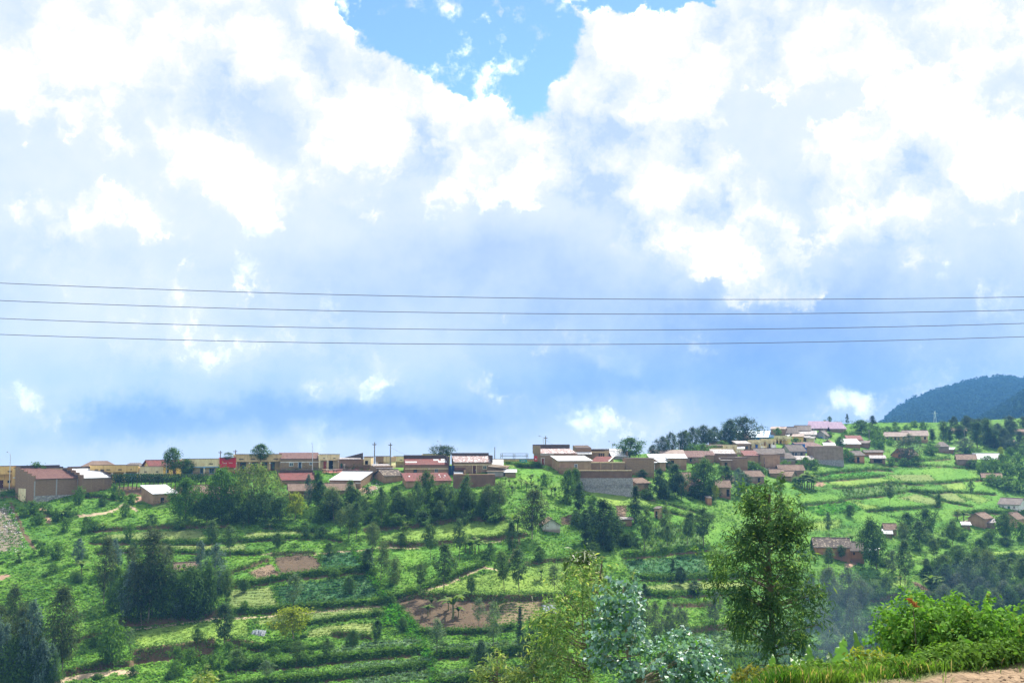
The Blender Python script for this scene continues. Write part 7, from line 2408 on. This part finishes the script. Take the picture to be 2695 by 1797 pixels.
def near_banana(px, ytip, D_, label, leaves, seed):
    r = np.random.default_rng(seed)
    p = at(px, 1800, D_)
    p.z = bank_z(p.x, p.y) - 0.1
    tipz = at(px, ytip, D_).z - p.z
    root = link('banana_plant', None, None, p)
    tag(root, label, 'banana plant', None)
    st = max(tipz - 1.0, 0.4)
    MB().tube([(0, 0, -0.2), (0.02, 0, st * 0.5), (0.0, 0, st)], 0.10, 0.06, 8).build('stem', MATS['banana_stem'], root)
    for k in range(leaves):
        n = 22
        L = (tipz - st) * r.uniform(0.8, 1.05) * (1.0 if k == 0 else r.uniform(0.75, 1.0))
        tilt = 0.10 if k == 0 else r.uniform(0.25, 0.7)
        an = r.random() * 6.28
        yaw = r.uniform(-0.7, 0.7)
        v, f = [], []
        for i in range(n):
            t = i / (n - 1)
            ox = math.sin(tilt * (0.4 + t)) * L * t
            oz = math.cos(tilt * (0.4 + t)) * L * t
            w = 0.15 * math.sin(math.pi * min(1, 0.10 + t * 0.9)) ** 0.6 * (1 if i % 3 else 0.55)
            cx_, cy_ = math.cos(an) * ox, math.sin(an) * ox
            wx, wy = math.cos(yaw) * w, math.sin(yaw) * w
            jg = (0.03 if i % 2 else -0.02)
            v += [(cx_ - wx, cy_ - wy - 0.05, st + oz - 0.05 + jg), (cx_, cy_, st + oz), (cx_ + wx, cy_ + wy - 0.05, st + oz - 0.05 - jg)]
        for i in range(n - 1):
            b_ = i * 3
            f += [(b_, b_ + 1, b_ + 4, b_ + 3), (b_ + 1, b_ + 2, b_ + 5, b_ + 4)]
        c = np.array([0.10, 0.21, 0.06]) * r.uniform(0.75, 1.25)
        link('leaf', mesh_np('leaf', v, f, {'Col': np.repeat(c[None], len(v), 0)}, True, LEAF_GLOSS), root)


near_banana(2200, 1655, 17.5, 'banana plant with a broad upright leaf just below the verge', 4, 1)
near_banana(2340, 1662, 16.0, 'banana plant with one rolled bright leaf beside the bramble bush', 3, 2)
near_banana(2132, 1664, 19.0, 'pale torn leaved banana plant beside the feathery tree trunk', 4, 3)
near_banana(2272, 1655, 18.5, 'thin young banana shoot between the broad leaf and the rolled leaf', 2, 4)
near_banana(2022, 1712, 20.0, 'banana plant half hidden behind the feathery tree trunk', 3, 5)


def herb(px, py, D_, size, c1, c2, seed, label, group=None):
    p = at(px, py, D_)
    z = bank_z(p.x, p.y)
    base = Vector((p.x, p.y, z - 0.05))
    h = max(p.z - base.z, 0.15)
    r = np.random.default_rng(seed)
    sh_ = np.stack([r.normal(0, size, 46), r.normal(0, size * 0.8, 46), h * r.uniform(0.55, 1.0, 46)], 1)
    spray_tree('herb', label, base, sh_, (0.07, 0.03), c1, c2, seed, 0.012, [(0, 0, 0), (0, 0, h * 0.5), (0, 0, h * 0.9)], LEAF, per=10, shoot_len=0.14, cat='plant', group=group)


herb(2000, 1768, 13.0, 0.16, (0.10, 0.16, 0.02), (0.26, 0.22, 0.05), 41, 'yellow green herb with reddish tips beside the feathery tree trunk')
herb(2296, 1722, 13.0, 0.13, (0.12, 0.18, 0.02), (0.28, 0.29, 0.05), 42, 'yellow flowering herb between the banana leaves')
herb(2100, 1772, 12.6, 0.15, (0.07, 0.13, 0.02), (0.16, 0.22, 0.04), 43, 'low green herb on the verge below the torn banana leaves')
herb(1985, 1772, 13.0, 0.18, (0.06, 0.11, 0.02), (0.20, 0.16, 0.05), 44, 'russet tinged herb at the lower end of the verge')
herb(2170, 1776, 12.4, 0.13, (0.12, 0.17, 0.02), (0.30, 0.28, 0.05), 45, 'yellowish herb on the verge below the broad banana leaf')

hr = np.random.default_rng(66)
for i in range(16):
    hx = hr.uniform(2080, 2690)
    herb(hx, 1786 - (hx - 2080) * 0.12 - hr.uniform(0, 26), 12.2 + (hx - 2080) * 0.0016, hr.uniform(0.07, 0.14), (0.05, 0.13, 0.02), (0.16, 0.28, 0.05), 70 + i, 'leafy green herb growing in the verge grass', 'herbs in the verge grass')

# ================================================================ wires, poles, lamps and small things of the village
for (y0, y1, y2), lb in zip([(745, 787, 781.5), (791, 826.5, 816), (838, 868.5, 851), (880, 906, 886)],
                            ['topmost of four overhead wires crossing the sky', 'second highest of four overhead wires crossing the sky', 'third of four overhead wires, just above the lowest', 'lowest of four overhead wires crossing the sky']):
    co = np.polyfit([0, 1620, 2695], [y0, y1, y2], 2)
    pts = [at(x, float(np.polyval(co, x)), 15.0) for x in np.linspace(-900, 3600, 60)]
    mb = MB().tube(pts, 0.0042, 0.0042, 6)
    tag(mb.build('overhead_wire', CABLE), lb, 'wire', 'overhead wires')


def pole(px, yb, yt, label, w=0.11, back=0.0, cross=True):
    D_ = ground_d(px, max(yb, np.interp(px, CX, CREST))) + back
    b_, t_ = at(px, yb, D_), at(px, yt, D_)
    root = link('utility_pole', None, None, b_)
    tag(root, label, 'pole', None)
    h = t_.z - b_.z
    MB().tube([(0, 0, -1), (0, 0, h * 0.5), (0.02, 0, h)], w * 1.3, w, 8).build('post', POLE_M, root)
    if cross:
        MB().box(-0.45, 0.45, -w - 0.08, -w, h * 0.90, h * 0.93).build('cross_arm', POLE_M, root)
        for x in (-0.4, 0.0, 0.4):
            MB().tube([(x, -w - 0.04, h * 0.93), (x, -w - 0.04, h * 0.93 + 0.16)], 0.05, 0.035).build('insulator', POLE_M, root)
    return root


def lamp(px, yb, yt, dx, label, back=0.0, w=0.075, mat=STEEL):
    D_ = ground_d(px, max(yb, np.interp(px, CX, CREST))) + back
    b_, t_ = at(px, yb, D_), at(px, yt, D_)
    root = link('street_lamp', None, None, b_)
    tag(root, label, 'street lamp', None)
    h = t_.z - b_.z
    s_ = dx * D_ / FPX
    MB().tube([(0, 0, -1), (0, 0, h * 0.6), (0, 0, h)], w * 1.4, w * 0.8, 8).build('post', mat, root)
    MB().tube([(0, 0, h - 0.02), (s_ * 0.3, 0, h + 0.28), (s_ * 0.7, 0, h + 0.45)], w * 0.6, w * 0.5, 6).build('arm', mat, root)
    MB().hull([(s_ * 0.62, -0.14, h + 0.40), (s_ * 1.05, -0.12, h + 0.46), (s_ * 1.05, 0.12, h + 0.46), (s_ * 0.62, 0.14, h + 0.40)],
              [(s_ * 0.66, -0.09, h + 0.54), (s_ * 1.0, -0.08, h + 0.58), (s_ * 1.0, 0.08, h + 0.58), (s_ * 0.66, 0.09, h + 0.54)]).build('lamp_head', POLE_M, root)
    return root


lamp(24, 1291, 1195, -10, 'tall street lamp in front of the yellow corner shop')
lamp(437.5, 1250, 1195, -6, 'street lamp beside the round headed tree on the crest')
lamp(822, 1246, 1172, -3, 'slim white street lamp in front of the brick house with the white band', w=0.06)
lamp(1158, 1224, 1166, -8, 'street lamp rising in front of the flat crowned tree', 4)
lamp(1430, 1212, 1152, -12, 'street lamp beside the wooden pole on the brick compound', 8)
lamp(1612, 1204, 1166, -10, 'slender street lamp behind the low brick annex', 8)
lamp(1788, 1196, 1167, -9, 'pale street lamp by the tan boundary wall')
lamp(1988, 1156, 1141, -7, 'street lamp in front of the blue warehouse')
lamp(2143, 1166, 1127, 3, 'white lamp post beside the blue painted shop')
lamp(2169, 1160, 1128, -9, 'white street lamp with long arm before the lilac roof')
pole(579, 1242, 1186, 'wooden pole at the near side of the red shop front', 0.10, 6)
pole(618.5, 1240, 1183, 'wooden pole between the red shop front and the tan shop', 0.10, 6)
pole(985, 1243, 1163, 'tall bare pole by the red earth yard')
pole(1027, 1236, 1165, 'tall pole beside the cream and brown corner shop')
pole(1302, 1220, 1176, 'short grey pole behind the white sheet roofed store', 0.09, 6, False)
pole(1436, 1214, 1147, 'tall dark pole rising from the brick compound', 0.11, 4)
pole(2012, 1164, 1131, 'dark pole behind the blue warehouse', 0.11, 20)
pole(2288, 1172, 1130, 'grey pole beside the school on the upper slope')
pole(2539, 1160, 1126, 'pale power pole among the pollarded trees')


def stay(a_, b_, label, sag=0.6):
    pts = []
    for i in range(13):
        t = i / 12
        p = a_ * (1 - t) + b_ * t
        p.z -= sag * 4 * t * (1 - t)
        pts.append(p)
    tag(MB().tube(pts, 0.018, 0.018, 4).build('service_cable', CABLE), label, 'cable')


Dq = ground_d(1436, 1214) + 4
stay(at(1437, 1158, Dq), at(1500, 1190, Dq + 3), 'thin service cable from the compound pole down to a roof', 0.3)
Dq = ground_d(985, 1243)
stay(at(1027, 1176, ground_d(1027, 1236)), at(1158, 1205, ground_d(1158, 1224)), 'thin cable running from the corner shop pole along the crest', 1.2)

# open steel frame with a teal board
D_ = ground_d(1353, 1221) + 3
root = link('steel_frame', None, None, at(1353, 1221, D_))
tag(root, 'open grey steel frame standing on the grassy crest', 'frame')
k = D_ / FPX
hgt = 28 * k
for xx in (-33, 0, 34):
    for dx_ in (-2.2, 2.2):
        MB().tube([((xx + dx_) * k, 0, -0.5), ((xx + dx_) * k, 0, hgt)], 0.06, 0.06).build('post', POLE_M, root)
    MB().tube([((xx - 2.2) * k, 0, hgt * 0.6), ((xx + 2.2) * k, 0, hgt * 0.9)], 0.03).build('brace', POLE_M, root)
for zz in (0.99, 0.80, 0.72):
    MB().tube([(-35 * k, 0, hgt * zz), (0, 0, hgt * zz), (36 * k, 0, hgt * zz)], 0.05, 0.05).build('beam', POLE_M, root)
D_ = ground_d(1377, 1219) + 1
root = link('teal_sign', None, None, at(1377, 1219, D_))
tag(root, 'teal sign board with pale lettering under the steel frame', 'sign')
k = D_ / FPX
MB().box(-10 * k, 10 * k, 0, 0.08, 2 * k, 10 * k).build('board', TEAL, root)
mb = MB()
for i in range(8):
    x0_ = (-6 + i * 1.5) * k
    mb.box(x0_, x0_ + 1.0 * k, -0.03, -0.005, 5.6 * k, (7.4 if i % 3 else 8.0) * k)
mb.build('lettering', WHITEP, root)
for xx in (-9, 9):
    MB().box((xx - 0.4) * k, (xx + 0.4) * k, 0.085, 0.18, -0.6, 10 * k).build('post', POLE_M, root)
D_ = ground_d(1410, 1218) - 1
root = link('red_sign', None, None, at(1410, 1220, D_))
tag(root, 'small red and white sign box on the corner of the crest house', 'sign')
k = D_ / FPX
MB().box(-4 * k, 4 * k, 0, 0.4, 6 * k, 20 * k).build('box', REDSIGN, root)
MB().box(-1.2 * k, 1.4 * k, -0.04, -0.004, 10 * k, 14 * k).build('emblem', WHITEP, root)
MB().box(-0.6 * k, 0.6 * k, 0.1, 0.3, -0.5, 6 * k - 0.004).build('post', POLE_M, root)

# stick fence of the white roofed shed
D_ = ground_d(424, 1331) - 0.8
root = link('stick_fence', None, None, at(424, 1331, D_))
tag(root, 'rickety fence of upright sticks in front of the white roofed shed', 'fence')
k = D_ / FPX
for i in range(24):
    x_ = (-22 + i * 1.95) * k + random.uniform(-0.03, 0.03)
    MB().tube([(x_, 0, -0.4), (x_ + random.uniform(-0.06, 0.06), 0.02, 15 * k * random.uniform(0.8, 1.05))], 0.035, 0.025, 5).build('stick', WOOD, root)
for zz in (5, 12):
    MB().tube([(-23 * k, -0.05, zz * k), (0, -0.06, zz * k + 0.05), (23 * k, -0.05, zz * k)], 0.03, 0.03, 5).build('rail', WOOD, root)


# market tables and drying cloths on the red yard
def table(px, py, w, label, cloth):
    D_ = ground_d(px, py)
    root = link('market_table', None, None, at(px, py, D_), 0.1)
    tag(root, label, 'table')
    MB().box(-w / 2, w / 2, -0.4, 0.4, 0.72, 0.78).build('table_top', cloth, root)
    for x in (-w / 2 + 0.06, w / 2 - 0.06):
        for y in (-0.36, 0.36):
            MB().box(x - 0.04, x + 0.04, y - 0.04, y + 0.04, -0.3, 0.718).build('leg', WOOD, root)


PINK = worn('pink_cloth', (0.66, 0.30, 0.30), (0.74, 0.5, 0.46), 2, 0.9, 0.1, 10)
table(872, 1244, 2.6, 'market table covered with pale cloths on the red earth yard', WHITEP)
table(890, 1243, 2.2, 'market table with a pink cloth on the red earth yard', PINK)
table(915, 1242, 2.0, 'bare wooden market table on the red earth yard', WOOD)
table(856, 1243, 1.6, 'small brown market table beside the yellow house', TAN)


def board(px, py, w, h, tilt, mat, label, rz=0.0):
    D_ = ground_d(px, py)
    o = MB().box(-w / 2, w / 2, 0, 0.06, -0.1, h).build('leaning_board', mat)
    o.location = at(px, py, D_)
    o.rotation_euler = (-tilt, 0.12, rz)
    tag(o, label, 'board')


board(2006, 1186, 0.9, 1.6, 0.4, WHITEP, 'white board leaning at the near end of the plank stack', 0.2)
board(2011, 1186, 0.9, 1.6, 0.4, PALE, 'cream board leaning in the middle of the plank stack', 0.2)
board(2016, 1185, 0.9, 1.5, 0.4, TAN, 'tan board leaning at the far end of the plank stack', 0.2)
board(2037, 1184, 1.6, 1.9, 0.5, WHITEP, 'large white sheet leaning before the stepped shop row', 0.1)
board(1403, 1583, 0.12, 1.0, 0.5, PALE, 'pale stick lying on the dotted plot', 0.6)


def crumpled(px, py, w, d_, label, mat, seed):
    r = np.random.default_rng(seed)
    n, m = 22, 12
    p = gp(px, py)
    u, v_ = np.meshgrid(np.linspace(-1, 1, n), np.linspace(-1, 1, m), indexing='ij')
    s_ = mpp(px, py)
    x = u * w * s_ / 2 * (1 + r.normal(0, 0.04, u.shape))
    y = v_ * d_ / 2 * (1 + r.normal(0, 0.06, u.shape))
    z = 0.12 + r.normal(0, 0.12, u.shape) + 0.35 * (1 - u ** 2) * (1 - v_ ** 2) + y * 0.2
    z[[0, -1]] = -0.1 + y[[0, -1]] * 0.2
    idx = np.arange(n * m).reshape(n, m)
    q = np.stack([idx[:-1, :-1], idx[1:, :-1], idx[1:, 1:], idx[:-1, 1:]], -1).reshape(-1, 4)
    o = link('plastic_sheet', mesh_np('plastic_sheet', np.stack([x, y, z], -1).reshape(-1, 3), q, None, False, mat), None, p)
    tag(o, label, 'sheet')


PLASTIC = worn('silver_plastic', (0.13, 0.165, 0.20), (0.06, 0.08, 0.10), 1.4, 0.6, 0.2, 6)
crumpled(680, 1668, 40, 2.2, 'crumpled silvery plastic sheet on the terrace beside the lime green tree', PLASTIC, 1)
crumpled(1445, 1604, 40, 4.0, 'silvery plastic sheet heaped at the end of the dotted plot', PLASTIC, 2)
stones('stone_heap', [(random.uniform(2012, 2066), random.uniform(1230, 1240)) for _ in range(90)], 0.45, STONE, 'heap of grey stones behind the clay roofed cottages', 'stones', 8)
stones('loose_stones', [(random.uniform(940, 1000), random.uniform(1272, 1300)) for _ in range(110)], 0.22, STONE2, 'loose pale stones by the brilliant white roofed house', 'stones', 9)


# ================================================================ people in the yard
def person(px, yb, label, shirt, trousers, turn, step):
    D_ = ground_d(px, yb)
    me = bpy.data.meshes.new('person')
    J = {'pel': (0, 0, 0.92), 'che': (0, 0, 1.28), 'nek': (0, 0, 1.47), 'hd1': (0, -0.02, 1.58), 'hd2': (0, 0, 1.68),
         'ls': (-0.18, 0, 1.40), 'le': (-0.25, 0.04, 1.12), 'lh': (-0.24, -0.08, 0.88), 'rs': (0.18, 0, 1.40), 're': (0.25, -0.02, 1.12), 'rh': (0.24, -0.14, 0.90),
         'll': (-0.10, 0, 0.86), 'lk': (-0.11, -0.06 * step, 0.48), 'la': (-0.11, 0.10 * step, 0.07), 'lt': (-0.11, 0.10 * step - 0.14, 0.03),
         'rl': (0.10, 0, 0.86), 'rk': (0.11, -0.10 * step, 0.48), 'ra': (0.11, -0.16 * step, 0.07), 'rt': (0.11, -0.16 * step - 0.14, 0.03)}
    R = {'pel': .15, 'che': .16, 'nek': .06, 'hd1': .095, 'hd2': .085, 'ls': .08, 'le': .05, 'lh': .04, 'rs': .08, 're': .05, 'rh': .04, 'll': .10, 'lk': .07, 'la': .045, 'lt': .04, 'rl': .10, 'rk': .07, 'ra': .045, 'rt': .04}
    E = [('pel', 'che'), ('che', 'nek'), ('nek', 'hd1'), ('hd1', 'hd2'), ('che', 'ls'), ('ls', 'le'), ('le', 'lh'), ('che', 'rs'), ('rs', 're'), ('re', 'rh'), ('pel', 'll'), ('ll', 'lk'), ('lk', 'la'), ('la', 'lt'), ('pel', 'rl'), ('rl', 'rk'), ('rk', 'ra'), ('ra', 'rt')]
    ks = list(J)
    me.from_pydata([J[k] for k in ks], [(ks.index(a_), ks.index(b_)) for a_, b_ in E], [])
    o = link('person', me, None, at(px, yb, D_), turn)
    md = o.modifiers.new('skin', 'SKIN')
    for i, k in enumerate(ks):
        me.skin_vertices[0].data[i].radius = (R[k], R[k] * 0.85)
    me.skin_vertices[0].data[0].use_root = True
    o.modifiers.new('smooth', 'SUBSURF').levels = 1
    m, n, out = material('clothes')
    co = n.new('ShaderNodeSeparateXYZ')
    n.put(co.inputs[0], n.new('ShaderNodeTexCoord').outputs['Object'])
    z = co.outputs[2]
    c = n.mix(n.m('GREATER_THAN', z, 0.93), trousers, shirt)
    c = n.mix(n.m('GREATER_THAN', z, 1.48), c, (0.07, 0.035, 0.022))
    c = n.mix(n.m('LESS_THAN', z, 0.07), c, (0.03, 0.025, 0.02))
    principled(n, out, c, 0.85, 0.1)
    me.materials.append(m)
    tag(o, label, 'person')


person(898.5, 1236, 'person in a dark green top standing beside the yellow house', (0.03, 0.10, 0.05), (0.03, 0.04, 0.05), 0.4, 0.2)
person(906, 1236, 'person in pale clothes standing next to the one in dark green', (0.50, 0.42, 0.32), (0.40, 0.34, 0.26), -0.4, 0.1)
person(987, 1243, 'person in dark clothes walking by the tall bare pole', (0.03, 0.03, 0.04), (0.05, 0.04, 0.05), 1.4, 1.0)

# pylon far off under the mountain
D_ = 700
root = link('power_pylon', None, None, at(2462, 1140, D_))
tag(root, 'slim pale power pylon below the mountain', 'pylon')
k = D_ / FPX
for a_, b_ in (((-5, 0), (-1, 58)), ((5, 0), (1, 58))):
    MB().tube([(a_[0] * k, 0, a_[1] * k), (b_[0] * k, 0, b_[1] * k)], 0.14).build('leg', STEEL, root)
for zz in (10, 24, 38, 50):
    w_ = 5 - 4 * zz / 58
    MB().tube([(-w_ * k, 0, zz * k), (w_ * k, 0, (zz + 8) * k)], 0.07).build('brace', STEEL, root)
MB().tube([(-8 * k, 0, 52 * k), (8 * k, 0, 52 * k)], 0.10).build('cross_arm', STEEL, root)
